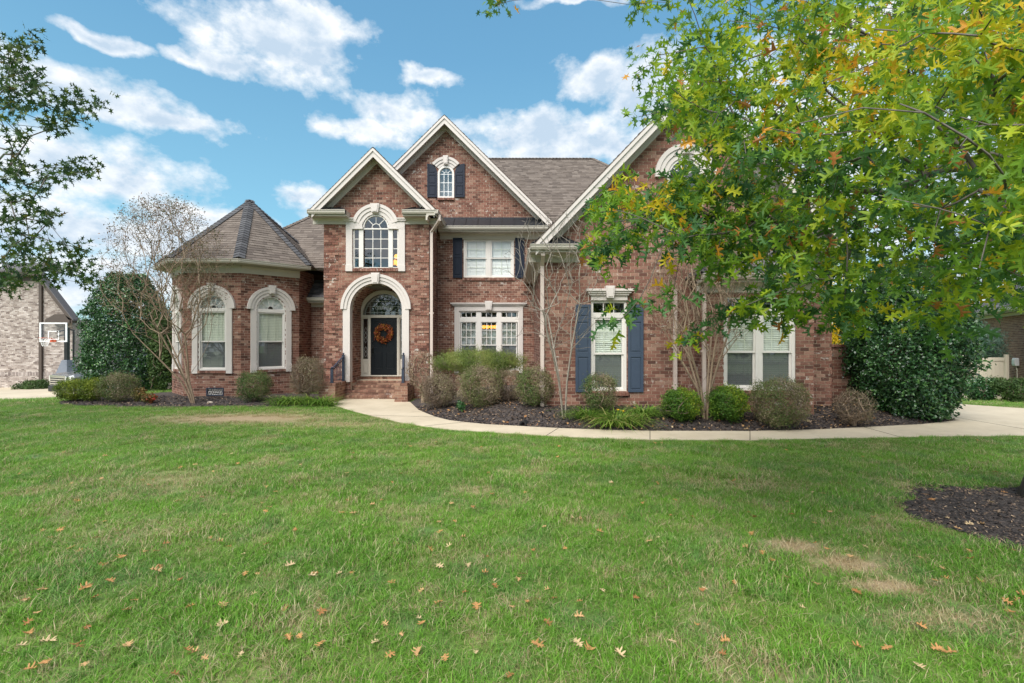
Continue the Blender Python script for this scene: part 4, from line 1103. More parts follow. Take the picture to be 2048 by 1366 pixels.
bx0, bx1 = bx_l-.24, bx_r+.24
roof(house, [(bx0, 10.93, zbx), (bx1, 10.93, zbx), (bx1-.65, YW-.01, 4.15), (bx0+.65, YW-.01, 4.15)], 'shingle_grey', .03)
roof(house, [(bx1, 10.93, zbx), (bx1, YW-.01, zbx), (bx1-.65, YW-.01, 4.15)], 'shingle_grey', .03); roof(house, [(bx0, YW-.01, zbx), (bx0, 10.93, zbx), (bx0+.65, YW-.01, 4.15)], 'shingle_grey', .03)
ridge(house, (bx1, 10.93, zbx+.02), (bx1-.65, YW-.05, 4.17), .16); ridge(house, (bx0, 10.93, zbx+.02), (bx0+.65, YW-.05, 4.17), .16)

# downspouts
def spout(pts, w=.085, dd=.06):
    m = MB()
    for i in range(len(pts)-1): m.bar(pts[i], pts[i+1], w, dd)
    for p in pts[1:-1]: m.bx(p[0]-w*.52, p[0]+w*.52, p[1]-dd*.52, p[1]+dd*.52, p[2]-w*.4, p[2]+w*.4)
    sp_ = m.build('downspout', 'downspout', house)
    x, y, z = pts[-1]; s = MB()
    for zz in (z+.5, (z+pts[-2][2])*.5): s.bx(x-w*.8, x+w*.8, y-dd*.3, y+dd*.9, zz-.02, zz+.02)
    s.build('strap', 'downspout', sp_)
x = PX(863, YP-.05); spout([(PX(880, 15.75), 15.75, zg_p-.14), (PX(879, 15.75), 15.75, zg_p-.3), (x, YP-.05, zg_p-.62), (x, YP-.05, .15)], .09)
x = PX(1084.5, YW-.06); spout([(x, YW-.34, wg_z-.14), (x, YW-.34, wg_z-.22), (x, YW-.05, wg_z-.45), (x, YW-.05, .3)], .09)
x = PX(1350.5, YW-.06); spout([(x, YW-.05, 3.2), (x, YW-.05, .3)], .09)
x = PX(1408.5, YB-.06); spout([(x, YB-.28, zbx-.14), (x, YB-.05, zbx-.40), (x, YB-.05, .3)], .08)

# BAY (eight sided) --------------------------------------------------
bw_ = 1.9; q7 = .70710678
A0 = Vector((-10.92, YP, 0)); A1 = Vector((-9.02, YP, 0)); B1 = A1+Vector((bw_*q7, bw_*q7, 0)); C1 = B1+Vector((0, 1.3, 0)); L1 = A0+Vector((-bw_*q7, bw_*q7, 0)); L2 = L1+Vector((0, 1.9, 0))
faces = [Fr(A0, (1, 0, 0)), Fr(A1, (q7, q7, 0)), Fr(B1, (0, 1, 0)), Fr(L1, (q7, -q7, 0)), Fr(L2, (0, -1, 0))]
bz = 4.58; bt = PZ(533, YP)+.1
zs_ = PZ(617, YP); zb0 = PZ(741, YP)
for i, fr in enumerate(faces):
    L = (1.9, 1.9, 1.3, 1.9, 1.9)[i]
    hole = [archpoly(L/2, zb0, zs_, .46)] if i in (0, 1, 3) else []
    if i == 0: hole.append(rect(PX(413, YP)+10.92, PX(447.5, YP)+10.92, .09, .36))
    wall(house, fr, rect(0, L, -.3, bt), hole)
    if hole:
        c = L/2; f = MB()
        f.band(fr, c, zs_, .42, .48, 0, 180, -.12, .0, 28)
        for s in (-1, 1): a, b = sorted((c+s*.42, c+s*.48)); f.box(fr, a, b, zb0, zs_, -.12, .0)
        f.box(fr, c-.42, c+.42, zb0, zb0+.06, -.12, 0); f.box(fr, c-.42, c+.42, zs_-.10, zs_+.02, -.119, -.001)
        w = f.build('window', 'vinyl', house, bevel=.003); w['label'] = ('arched bay window behind the bare myrtle', 'arched bay window nearer the entry', '', 'arched bay window on the far side face')[i]
        vm = PZ(683, YP); dq = -.03
        sash(w, fr, c-.42, c+.42, vm-.02, zs_-.10, dq, 3, 1, 'glass', .04); sash(w, fr, c-.42, c+.42, zb0+.06, vm+.02, dq-.03, 3, 1, 'glass_screened', .04)
        blind(w, fr, c-.42, c+.42, zb0+.06, zs_-.08, dq-.085, 'blind', .055)
        q = MB(); q.add([fr.p(c, zs_+.02, dq-.02)] + [fr.p(c+.42*math.cos(math.pi*k/16), zs_+.02+.40*math.sin(math.pi*k/16), dq-.02) for k in range(17)], [(0, k, k+1) for k in range(1, 17)]); link('pane', q.mesh('pane', 'glass'), w)
        q = MB()
        for k in range(24):                    # pleated fan behind the round head
            a0, a1 = math.pi*k/24, math.pi*(k+.86)/24
            q.add([fr.p(c+.10*math.cos(a0), zs_+.02+.10*math.sin(a0), dq-.09), fr.p(c+.42*math.cos(a0), zs_+.02+.42*math.sin(a0), dq-.07), fr.p(c+.42*math.cos(a1), zs_+.02+.42*math.sin(a1), dq-.10), fr.p(c+.10*math.cos(a1), zs_+.02+.10*math.sin(a1), dq-.1)], [(0, 1, 2, 3)])
        q.build('fan_shade', 'blind_white', w)
        q = MB(); q.band(fr, c, zs_+.02, .10, .115, 0, 180, dq-.02, dq-.008, 12)
        for a_ in (36, 72, 108, 144): q.bar(fr.p(c+.11*math.cos(R(a_)), zs_+.02+.11*math.sin(R(a_)), dq-.015), fr.p(c+.41*math.cos(R(a_)), zs_+.02+.41*math.sin(R(a_)), dq-.015), .01, .014)
        q.build('muntin', 'vinyl', w)
        room(w, fr, c-.44, c+.44, zb0, zs_+.44, .5, 'interior', .02)
        arch_surround(w, fr, c, zs_, .48, .78, 0, 180, .04, (.25, .30, zs_+.84), 3, 'trim', 'surround')
        q = MB()
        for s in (-1, 1):
            a, b = sorted((c+s*.48, c+s*.665)); q.box(fr, a, b, zb0-.10, zs_, -.01, .045); q.box(fr, a-.008, b+.008, zb0-.10, zb0+.17, -.005, .058)
        q.build('pilaster', 'trim', w, bevel=.005); sill(w, fr, c-.47, c+.47, zb0, .06)
# vent in the foundation
vv = MB(); u0_, u1_ = PX(413, YP), PX(447.5, YP); frame_rect(vv, FP, u0_, u1_, .09, .36, .03, -.05, .02)
vent = vv.build('foundation_vent', 'iron', house)
q = MB(); q.box(FP, u0_, u1_, .09, .36, -.06, -.055); q.build('vent_backing', 'dark_void', vent)
q = MB()
for i in range(7):
    for j in range(3):
        cx_, cz_ = u0_+.05+i*.075+(.03 if j % 2 else 0), .14+j*.08
        q.band(FP, cx_, cz_, .022, .032, 40*i, 40*i+260, -.03, -.015, 8); q.bar(FP.p(cx_-.03, cz_-.03, -.02), FP.p(cx_+.03, cz_+.03, -.02), .008, .008)
q.build('scroll_grille', 'vinyl', vent)
# bay roof
cx, cy = -9.97, YP+bw_*1.2071; apz = 7.24
def octo(r_, z):
    return [Vector((cx+r_/math.cos(R(22.5))*math.cos(R(a)), cy+r_/math.cos(R(22.5))*math.sin(R(a)), z)) for a in range(-112, 248, 45)]
ap = 1.2071*bw_
def octp(ext, z): return [Vector((cx+(ap+ext)/math.cos(R(22.5))*math.cos(R(a+.5-.0)), cy+(ap+ext)/math.cos(R(22.5))*math.sin(R(a+.5)), z)) for a in [-113+45*k for k in range(8)]]
E = octp(.50, bz); Wp = octp(0, bz)
apex = Vector((cx, cy, apz))
for k in range(8):
    e0, e1 = E[k], E[(k+1) % 8]
    far = k in (2, 3, 4, 5)
    sl = Solo(50, lambda px, py, c: 1/c[1] if 390 < px < 600 and 430 < py < 515 else 0) if k in (0, 1) else None
    roof(house, [e0, e1, apex], expo=.4 if k in (3, 4) else .145, solo=sl, thick=.06)
for k in (0, 1, 2, 7, 3): ridge(house, E[k]+Vector((0, 0, .03)), apex+Vector((0, 0, .03)), .34, droop=.04)
for k in (7, 0, 1, 6):
    a, b = Wp[k], Wp[(k+1) % 8]; mid = (a+b)/2-Vector((cx, cy, bz)); mid.normalize()
    # lengthen so that the mitred corners meet
    d = (b-a).normalized(); ext = .42*math.tan(R(22.5))
    g = MB(); e0, e1 = E[k], E[(k+1) % 8]
    zz = Vector((0, 0, 1))
    g.sweep(e0-zz*.13-mid*.10, e1-zz*.13-mid*.10, mid, GUT); g.build('gutter', 'gutter', house)
    s = MB(); s.add([a-zz*.15, b-zz*.15, e1-zz*.13-mid*.05, e0-zz*.13-mid*.05], [(0, 1, 2, 3)]); s.build('soffit', 'soffit', house)
    f = MB(); f.sweep(a-zz*.16-d*.012, b-zz*.16+d*.012, mid, [(-.02, -.24), (.035, -.24), (.035, 0), (-.02, 0)]); f.sweep(a-zz*.16, b-zz*.16, mid, [(.035, -.07), (.09, 0), (.035, 0)]); f.build('frieze_board', 'trim_tan', house)
# link between bay and portico
wall(house, Fr((-7.9, 18.5, 0), (1, 0, 0)), rect(0, 1.8, -.3, 3.5)); eave((-7.7, 18.5, 3.55), (pl, 18.5, 3.55), (0, -1, 0), .3, .15)
roof(house, [(-7.7, 18.1, 3.56), (pl, 18.1, 3.56), (pl, 18.9, 4.3), (-7.7, 18.9, 4.3)], 'shingle_grey', .03)

# courtyard wall beyond the wing
yard = thing('garden_wall', 'dark brick garden wall beside the tall holly, joined to the wing', 'wall', (9, 12.6, 0))
gwall = wall(yard, Fr((wr_+.02, 12.6, 0), (1, 0, 0)), rect(0, 3.0, -.3, PZ(694, 12.6)))
cp = MB()
for k in range(36): cp.bx(wr_+.03+k*.0838, wr_+.105+k*.0838, 12.57, 12.82, PZ(694, 12.6), PZ(694, 12.6)+.07, random.random()*.99+.005)
cp.build('coping_brick', 'brick_red', yard, 'stuff')

# wreath
wr = thing('wreath', 'autumn wreath of orange and red leaves hanging on the black front door', 'wreath', FD.p(dX, PZ(667, YD), .0))
# ================================================================== GROUND
def sm(a, b, x):
    t = np.clip((x-a)/(b-a), 0, 1); return t*t*(3-2*t)
def hgt(x, y):
    x = np.asarray(x, float); y = np.asarray(y, float)
    h = -1.0*sm(11.5, 21, -x)*sm(13.5, 23, y) - .45*sm(11, 18, x)*sm(13, 19, y)
    h = h + .018*np.sin(x*1.3+y*.7)*np.sin(y*1.1-x*.4)*sm(1, 3, y)*(1-sm(8.0, 9.3, y))
    return h
def h0(x, y): return float(hgt(x, y))
def g2w(px, py, z=0): Y = F*(H-z)/(py-683); return (PX(px, Y), Y)

path_lo = [g2w(*p) for p in ((655, 806), (672, 813), (700, 822), (740, 832), (799, 846), (849, 854), (898, 861), (995, 867), (1093, 873), (1190, 878), (1300, 881), (1500, 882), (1640, 879), (1800, 876), (1930, 874), (2060, 873), (2300, 873))]
path_up = [g2w(*p) for p in ((820, 805), (822, 807), (837, 821), (855, 829), (873, 835.7), (898, 842), (930, 846), (971, 850), (1044, 854), (1117, 858), (1215, 861.5), (1300, 863.5), (1500, 864), (1640, 860.5), (1728, 856), (1845, 850), (1918, 842))]
path_poly = [(-3.68, 15.06), (-3.68, 15.86), (-5.48, 15.86), (-5.48, 15.06), (-5.9, 15.06)] + path_lo[1:] + [(30, 9.5), (30, 14.0)] + [g2w(2300, 820), g2w(2048, 818), g2w(1956, 812)] + [(12.2, 16), (10.8, 16)] + path_up[::-1] + [(-3.2, 15.06)]
path_poly = [p for p in path_poly]
bed_r = path_up[1:] + [(10.2, 12.0), (10.6, 12.9), (10.2, 13.2)] + [(7.9, 13.0), (.9, 18), (-2.7, 18), (-2.7, 16.2), (-3.2, 15.1)]
bed_l = [g2w(655, 812), g2w(560, 815), g2w(450, 813), g2w(330, 816), g2w(230, 814), g2w(120, 810), g2w(118, 806)] + [(-13.8, 16.4), (-12.2, 18), (-10.9, 18), (-9, 17), (-6.3, 17), (-6.0, 15.1)]
ring_c, ring_r = (6.05, 4.95), 1.75
def inside(poly, x, y):
    x = np.asarray(x); y = np.asarray(y); c = np.zeros(x.shape, bool); n = len(poly)
    for i in range(n):
        (a, b), (d, e) = poly[i], poly[(i+1) % n]
        if b == e: continue
        c ^= ((b > y) != (e > y)) & (x < (d-a)*(y-b)/(e-b)+a)
    return c
def ringd(x, y):
    a = np.arctan2(y-ring_c[1], x-ring_c[0])
    return np.hypot((x-ring_c[0]), (y-ring_c[1])*1.25) - ring_r - .10*np.sin(3*a+1) - .05*np.sin(7*a) - .03*np.sin(17*a)
drive_l = [(-40, 18.3), (-17.2, 21.0), (-16.5, 24.0), (-17, 31), (-40, 31)]

def ground_sheet(name, mat, xs, ys, hf, kind='structure', keep=None):
    X, Y = np.meshgrid(xs, ys); Zz = hf(X, Y); V = np.stack([X, Y, Zz], -1).reshape(-1, 3); w = len(xs)
    i, j = np.meshgrid(np.arange(len(xs)-1), np.arange(len(ys)-1)); a = (j*w+i).ravel()
    Fa = np.stack([a, a+1, a+w+1, a+w], 1)
    if keep is not None:
        c = V[Fa].mean(1); Fa = Fa[keep(c[:, 0], c[:, 1])]
    return link(name, npmesh(name, V, Fa, None, mat, True), None, kind)
def lawnh(x, y): return hgt(x, y)
xs = np.concatenate([np.linspace(-600, -40, 12), np.linspace(-38, 38, 200), np.linspace(40, 600, 12)])
ys = np.concatenate([np.linspace(-60, 0, 8), np.linspace(.5, 34, 120), np.linspace(36, 900, 14)])
ground_sheet('lawn', 'lawn_soil', xs, ys, lawnh)

def slab(name, poly, z, mat, t=.12, kind='structure', joints=()):
    m = MB(); n = len(poly)
    import mathutils
    tri = mathutils.geometry.tessellate_polygon([[Vector((x, y, 0)) for x, y in poly]])
    top = [(x, y, z+h0(x, y) if name != 'footpath' else z) for x, y in poly]; bot = [(x, y, zz-t) for x, y, zz in top]
    m.add(top+bot, [tuple(f) for f in tri] + [(i, (i+1) % n, n+(i+1) % n, n+i) for i in range(n)])
    o = m.build(name, mat); o['kind'] = kind; return o
slab('footpath', path_poly, .022, 'concrete')
slab('driveway', drive_l, .03, 'concrete')
# joints sawn across the path
jm = MB()
for k in (3, 5, 8, 10, 11, 13): 
    a, b = Vector((*path_lo[k], .0255)), Vector((*path_up[min(len(path_up)-1, k+1)], .0255)); jm.bar(a+Vector((0, 0, -.004)), b+Vector((0, 0, -.004)), .012, .006)
for a, b in (((11.0, 9.6), (11.0, 13.2)), ((11.6, 10.8), (24, 10.9)), ((14.6, 9.6), (15.4, 13.4))): jm.bar(Vector((*a, .0215)), Vector((*b, .0215)), .012, .006)
jo = jm.build('path_joint', 'dark_void'); jo['kind'] = 'structure'

def seg_dist(poly, x, y):
    d = np.full(x.shape, 1e9)
    for i in range(len(poly)-1):
        (a, b), (c, e) = poly[i], poly[i+1]; L = (c-a)**2+(e-b)**2+1e-9
        t = np.clip(((x-a)*(c-a)+(y-b)*(e-b))/L, 0, 1); d = np.minimum(d, np.hypot(x-a-t*(c-a), y-b-t*(e-b)))
    return d
def bed_r_h(x, y):
    d = seg_dist(path_up, x, y); return .012 + .23*sm(0, 1.5, d)*sm(-2.5, 0, x) + .06*sm(0, .5, d) + .012*np.sin(x*9)*np.sin(y*11)
def bed_l_h(x, y): return hgt(x, y) + .02 + .05*sm(14.2, 15.2, y) + .012*np.sin(x*9)*np.sin(y*11)
def ring_h(x, y):
    d = -ringd(x, y); return .012 + .10*sm(0, 1.4, d) + .012*np.sin(x*13)*np.sin(y*11)
ground_sheet('flower_bed', 'mulch', np.linspace(-3.8, 11.5, 260), np.linspace(9.4, 18.2, 150), bed_r_h, keep=lambda x, y: inside(bed_r, x, y))
ground_sheet('flower_bed', 'mulch', np.linspace(-16, -5.5, 180), np.linspace(13, 18.2, 90), bed_l_h, keep=lambda x, y: inside(bed_l, x, y))
ground_sheet('tree_ring', 'mulch', np.linspace(3.9, 8.4, 150), np.linspace(2.9, 7.0, 130), ring_h, keep=lambda x, y: ringd(x, y) < 0)

# mulch chips, scattered and uncountable
def chips(name, n, xr, yr, cond, hf, s0, s1):
    x = rng.uniform(*xr, n*4); y = rng.uniform(*yr, n*4); k = cond(x, y); x, y = x[k][:n], y[k][:n]; n = len(x)
    z = hf(x, y); a = rng.uniform(0, math.pi*2, n); l = rng.uniform(s0, s1, n); w = l*rng.uniform(.25, .5, n); ti = rng.uniform(-.5, .5, n)
    dx, dy = np.cos(a)*l, np.sin(a)*l; wx, wy = -np.sin(a)*w, np.cos(a)*w
    c = np.stack([x, y, z+.012], 1)
    A = np.stack([dx, dy, ti*l], 1); B = np.stack([wx, wy, rng.uniform(-.4, .4, n)*w], 1)
    V = np.stack([c-A-B, c+A-B, c+A+B, c-A+B], 1).reshape(-1, 3); Fa = np.arange(4*n).reshape(-1, 4)
    link(name, npmesh(name, V, Fa, rng.random(n)**1.0, 'mulch_chip'), None, 'stuff')
chips('mulch_chips', 26000, (-3.4, 11), (10, 14), lambda x, y: inside(bed_r, x, y), bed_r_h, .010, .035)
chips('mulch_chips', 6000, (-15, -5.8), (13.8, 16.2), lambda x, y: inside(bed_l, x, y), bed_l_h, .010, .035)
chips('mulch_chips', 12000, (4.0, 7.5), (3.2, 6.6), lambda x, y: ringd(x, y) < .05, ring_h, .005, .020)

# ================================================================== GRASS
def blade_patch(name, n, size, hmin, hmax, w, flat=.5, tilt=.9):
    x = rng.uniform(-size, size, n); y = rng.uniform(-size, size, n); a = rng.uniform(0, 2*math.pi, n)
    h = rng.uniform(hmin, hmax, n); lean = rng.uniform(.1, tilt, n)*h; ww = rng.uniform(.6, 1.2, n)*w
    d = np.stack([np.cos(a), np.sin(a), np.zeros(n)], 1); s = np.stack([-np.sin(a+rng.uniform(-.8, .8, n)), np.cos(a), np.zeros(n)], 1)*ww[:, None]
    p = np.stack([x, y, np.full(n, -.01)], 1); up = np.array([0, 0, 1.])
    m1 = p + d*(lean*.3)[:, None] + up*(h*.6)[:, None]; m2 = p + d*lean[:, None] + up*(h*rng.uniform(.75, 1, n))[:, None]
    V = np.stack([p-s, p+s, m1+s*.8, m1-s*.8, m2+s*.12, m2-s*.12], 1).reshape(-1, 3)
    Fa = (np.array([(0, 1, 2, 3), (3, 2, 4, 5)])[None]+6*np.arange(n)[:, None, None]).reshape(-1, 4)
    return bpy.data.objects.new(name, npmesh(name, V, Fa, np.repeat(rng.random(n), 2), 'grass_blade'))
pcol = bpy.data.collections.new('grass_patches')
for k in range(5): pcol.objects.link(blade_patch('grass_patch_a%d' % k, 270, .13, .022, .072, .0022, tilt=1.7))
for k in range(3): pcol.objects.link(blade_patch('grass_patch_b%d' % k, 110, .14, .010, .030, .0016, tilt=3.0))
for k in range(2): pcol.objects.link(blade_patch('grass_patch_c%d' % k, 300, .15, .040, .100, .0028, tilt=1.1))
def scatter(name, mat_pts, scale, idx, coll):
    n = len(mat_pts); me = bpy.data.meshes.new(name); me.vertices.add(n); me.vertices.foreach_set('co', np.asarray(mat_pts, np.float32).ravel())
    for nm, v, t in (('sc', scale, 'FLOAT'), ('rot', rng.uniform(0, 6.28, n), 'FLOAT'), ('idx', idx, 'INT')):
        a = me.attributes.new(nm, t, 'POINT'); a.data.foreach_set('value', np.asarray(v, dtype=np.float32 if t == 'FLOAT' else np.int32))
    o = link(name, me, None, 'stuff')
    g = bpy.data.node_groups.new(name, 'GeometryNodeTree')
    g.interface.new_socket('Geometry', in_out='INPUT', socket_type='NodeSocketGeometry'); g.interface.new_socket('Geometry', in_out='OUTPUT', socket_type='NodeSocketGeometry')
    N = g.nodes; L = g.links
    i = N.new('NodeGroupInput'); q = N.new('NodeGroupOutput'); inst = N.new('GeometryNodeInstanceOnPoints'); ci = N.new('GeometryNodeCollectionInfo')
    ci.inputs['Collection'].default_value = coll; ci.inputs['Separate Children'].default_value = True; ci.inputs['Reset Children'].default_value = True
    def at(nm, t):
        x = N.new('GeometryNodeInputNamedAttribute'); x.data_type = t; x.inputs[0].default_value = nm; return x.outputs[0]
    cb = N.new('ShaderNodeCombineXYZ'); L.new(at('rot', 'FLOAT'), cb.inputs[2])
    L.new(i.outputs[0], inst.inputs['Points']); L.new(ci.outputs[0], inst.inputs['Instance']); inst.inputs['Pick Instance'].default_value = True
    L.new(at('idx', 'INT'), inst.inputs['Instance Index']); L.new(cb.outputs[0], inst.inputs['Rotation']); L.new(at('sc', 'FLOAT'), inst.inputs['Scale'])
    L.new(inst.outputs[0], q.inputs[0])
    md = o.modifiers.new('scatter', 'NODES'); md.node_group = g; return o
def edge_ok(x, y, pad):
    ok = ~inside(path_poly, x, y) & ~inside(bed_r, x, y) & ~inside(bed_l, x, y) & (ringd(x, y) > pad*.4) & ~inside(drive_l, x, y)
    for dx, dy in ((pad, 0), (-pad, 0), (0, pad), (0, -pad)): ok &= ~inside(path_poly, x+dx, y+dy) & ~inside(bed_r, x+dx, y+dy)
    return ok
pts, scs, ids = [], [], []
for (ya, yb, step, s_) in ((1.6, 6.0, .17, 1.0), (6.0, 10.5, .19, 1.05), (10.5, 15.2, .24, 1.15), (15.2, 30, .5, 2.2)):
    ys_ = np.arange(ya, yb, step)
    for y in ys_:
        hwid = y*1.14+.8
        xs_ = np.arange(-hwid, hwid, step)
        pts.append(np.stack([xs_+rng.uniform(-.5, .5, len(xs_))*step, y+rng.uniform(-.5, .5, len(xs_))*step], 1)); scs.append(np.full(len(xs_), s_))
P = np.concatenate(pts); S = np.concatenate(scs)
x, y = P[:, 0], P[:, 1]
ok = edge_ok(x, y, .10) & ~((y > 15.8) & (x > -11.5) & (x < 8.2)) & ~((y > 15.5) & (x > 8) & (x < 11))
P, S = P[ok], S[ok]; x, y = P[:, 0], P[:, 1]
bare = np.zeros(len(x))
for cx_, cy_, rx_, ry_, k_ in [(-6.6, 11.9, 3.4, 1.3, 1.0), (2.62, 4.48, .34, .22, 1.4), (2.88, 4.12, .38, .20, 1.5), (2.90, 3.74, .34, .15, 1.4), (3.3, 3.4, .4, .15, 1.0), (-4.6, 6.6, 1.6, .9, .5)]:
    bare = np.maximum(bare, k_*(1.1-np.hypot((x-cx_)/rx_, (y-cy_)/ry_)))
r_ = rng.random(len(x)); clump = np.sin(x*2.1+1.3*np.sin(y*1.7))*np.sin(y*2.6+1.1*np.sin(x*1.3))
idx = np.where(bare > r_*1.1, 5+rng.integers(0, 3, len(x)), np.where((clump > .35) & (r_ < .5) & (y < 10), 8+rng.integers(0, 2, len(x)), rng.integers(0, 5, len(x))))
keep = ~((bare > .9) & (r_ < .75))
scatter('lawn_grass', np.stack([x, y, hgt(x, y)], 1)[keep], (S*rng.uniform(.8, 1.2, len(x)))[keep], idx[keep], pcol)
# ragged grass leaning over the edge of the path and the beds
ed = []
def along(poly, step, off):
    for i in range(len(poly)-1):
        a, b = Vector(poly[i]), Vector(poly[i+1]); L = (b-a).length; n = max(1, int(L/step)); nrm = Vector((-(b-a).y, (b-a).x)).normalized()
        for k in range(n): p = a.lerp(b, (k+random.random())/n); ed.append(p - nrm*(off+random.uniform(-.03, .05)))
along(path_lo[:-1], .05, .035)
ed = np.array([[p.x, p.y, h0(p.x, p.y)] for p in ed])
an = np.linspace(0, 2*math.pi, 260)
rr_ = np.array([[ring_c[0]+(ring_r+.05+.10*math.sin(3*a+1)+.05*math.sin(7*a))*math.cos(a), ring_c[1]+(ring_r+.05+.1*math.sin(3*a+1)+.05*math.sin(7*a))*math.sin(a)/1.12, 0] for a in an])
ed = np.concatenate([ed, rr_])
scatter('edge_grass', ed, rng.uniform(.32, .6, len(ed)), rng.integers(0, 5, len(ed)), pcol)

# ================================================================== PLANT TOOLS
def rotmat(n_, up=None):
    """n random rotations whose local Z points along given vectors"""
    n_ = n_/np.linalg.norm(n_, axis=1, keepdims=True)
    r = rng.normal(size=n_.shape); x = np.cross(r, n_); x /= np.linalg.norm(x, axis=1, keepdims=True)+1e-9; y = np.cross(n_, x)
    return np.stack([x, y, n_], 2)
def leaves(name, pos, nrm, size, tmpl, tone, mat, parent=None, kind=None):
    """one mesh of many leaves: tmpl = (verts (k,3), faces)"""
    tv, tf = tmpl; n = len(pos); k = len(tv)
    Rm = nrm if nrm.ndim == 3 else rotmat(nrm)
    V = np.einsum('nij,kj->nki', Rm, tv)*size[:, None, None] + pos[:, None, :]
    Fa = (tf[None]+k*np.arange(n)[:, None, None]).reshape(-1, tf.shape[1])
    return link(name, npmesh(name, V.reshape(-1, 3), Fa, np.repeat(tone, len(tf)), mat), parent, kind)
OVAL = (np.array([(0, -.5, 0), (.22, -.1, .05), (0, .5, .0), (-.22, -.1, .05)]), np.array([(0, 1, 2, 3)]))
OVAL2 = (np.array([(0, -.5, 0), (.2, -.15, .07), (.17, .2, .06), (0, .5, -.04), (-.17, .2, .06), (-.2, -.15, .07), (0, 0, -.02)]), np.array([(0, 1, 6, 5), (1, 2, 6, 6), (2, 3, 4, 6), (5, 6, 4, 4)])[:, :])
OVAL2 = (OVAL2[0], np.array([(0, 1, 6, 5), (1, 2, 4, 5), (2, 3, 4, 4)]))
OVAL2 = (OVAL2[0][:6], np.array([(0, 1, 5), (1, 2, 5), (5, 2, 4), (2, 3, 4)]))
NEEDLE = (np.array([(-.05, -.5, 0), (.05, -.5, 0), (0, .5, .05)]), np.array([(0, 1, 2)]))
def oak_template(curl=.12, fold=0, bend=.10):
    half = [(0, -.62), (.012, -.48), (.05, -.40), (.20, -.44), (.10, -.30), (.08, -.22), (.30, -.22), (.42, -.14), (.28, -.08), (.11, -.02), (.12, .08), (.34, .16), (.40, .30), (.24, .24), (.10, .20), (.10, .28), (.17, .42), (.04, .40), (0, .58)]
    mid = [-.62, -.48, -.40, -.36, -.30, -.22, -.20, -.16, -.10, -.02, .08, .14, .18, .20, .22, .28, .36, .42, .58]
    V = []; Fc = []
    for (x, y) in half: V.append((x, y, curl*(x*x*3) + fold*abs(x) - bend*y*y + .05*math.sin(9*x+6*y)*abs(x)*2))
    for (x, y) in half: V.append((-x, y, curl*(x*x*3) + fold*abs(x) - bend*y*y + .05*math.sin(-7*x+7*y)*abs(x)*2))
    for y in mid: V.append((0, y, -bend*y*y-.01))
    n = len(half)
    for i in range(n-1):
        Fc += [(i, i+1, 2*n+i+1, 2*n+i), (2*n+i, 2*n+i+1, n+i+1, n+i)]
    return np.array(V), np.array(Fc)
OAK = oak_template(.10, .25, .25); OAKC = oak_template(.5, .45, .7)
def lobed_small():
    V = [(0, -.55, 0), (.07, -.25, 0), (.36, -.32, .06), (.12, -.05, 0), (.38, .22, .06), (.09, .15, 0), (0, .55, -.05), (-.09, .15, 0), (-.38, .22, .06), (-.12, -.05, 0), (-.36, -.32, .06), (-.07, -.25, 0)]
    return np.array(V), np.array([(0, 1, 11), (1, 2, 3), (1, 3, 11), (11, 3, 9), (11, 9, 10), (3, 4, 5), (3, 5, 9), (9, 5, 7), (9, 7, 8), (5, 6, 7)])
OAKS = lobed_small()

def grow(root_pts, targets, step=.35, jit=.06, sag=0.0, pref=.0):
    """nodes joined from each target back to the nearest wood; returns positions, parents"""
    pos = [np.array(p, float) for p in root_pts]; par = [-1]+list(range(len(root_pts)-1))
    base = pos[-1]
    T = sorted(targets, key=lambda t: np.linalg.norm(np.array(t)-base))
    A = np.array(pos); dist = [0.0]
    for i in range(1, len(pos)): dist.append(dist[-1]+np.linalg.norm(pos[i]-pos[i-1]))
    first = max(1, len(root_pts)//2)
    for t in T:
        t = np.array(t, float); A = np.array(pos); dd = np.linalg.norm(A-t, axis=1) + pref*np.array(dist)
        dd[:first] += 1.5
        j = int(dd.argmin()); L = np.linalg.norm(pos[j]-t)
        n = max(1, int(L/step)); a = pos[j].copy(); prev = j
        bow = rng.normal(size=3)*jit*L
        for k in range(1, n+1):
            f = k/n; p = a+(t-a)*f + bow*math.sin(math.pi*f) + (rng.normal(size=3)*jit*.25*step if k < n else 0); p[2] += sag*L*math.sin(math.pi*f)
            pos.append(p); par.append(prev); dist.append(dist[prev]+np.linalg.norm(p-pos[prev])); prev = len(pos)-1
    return np.array(pos), np.array(par)
def smooth_wood(pos, par, lock, it=3):
    n = len(pos); nch = np.bincount(par[par >= 0], minlength=n)
    for _ in range(it):
        sm_ = np.zeros_like(pos); np.add.at(sm_, par[par >= 0], pos[par >= 0]); q = pos.copy(); k = (nch > 0) & (par >= 0) & (np.arange(n) >= lock)
        q[k] = .4*pos[k]+.3*pos[par[k]]+.3*sm_[k]/nch[k][:, None]; pos = q
    return pos
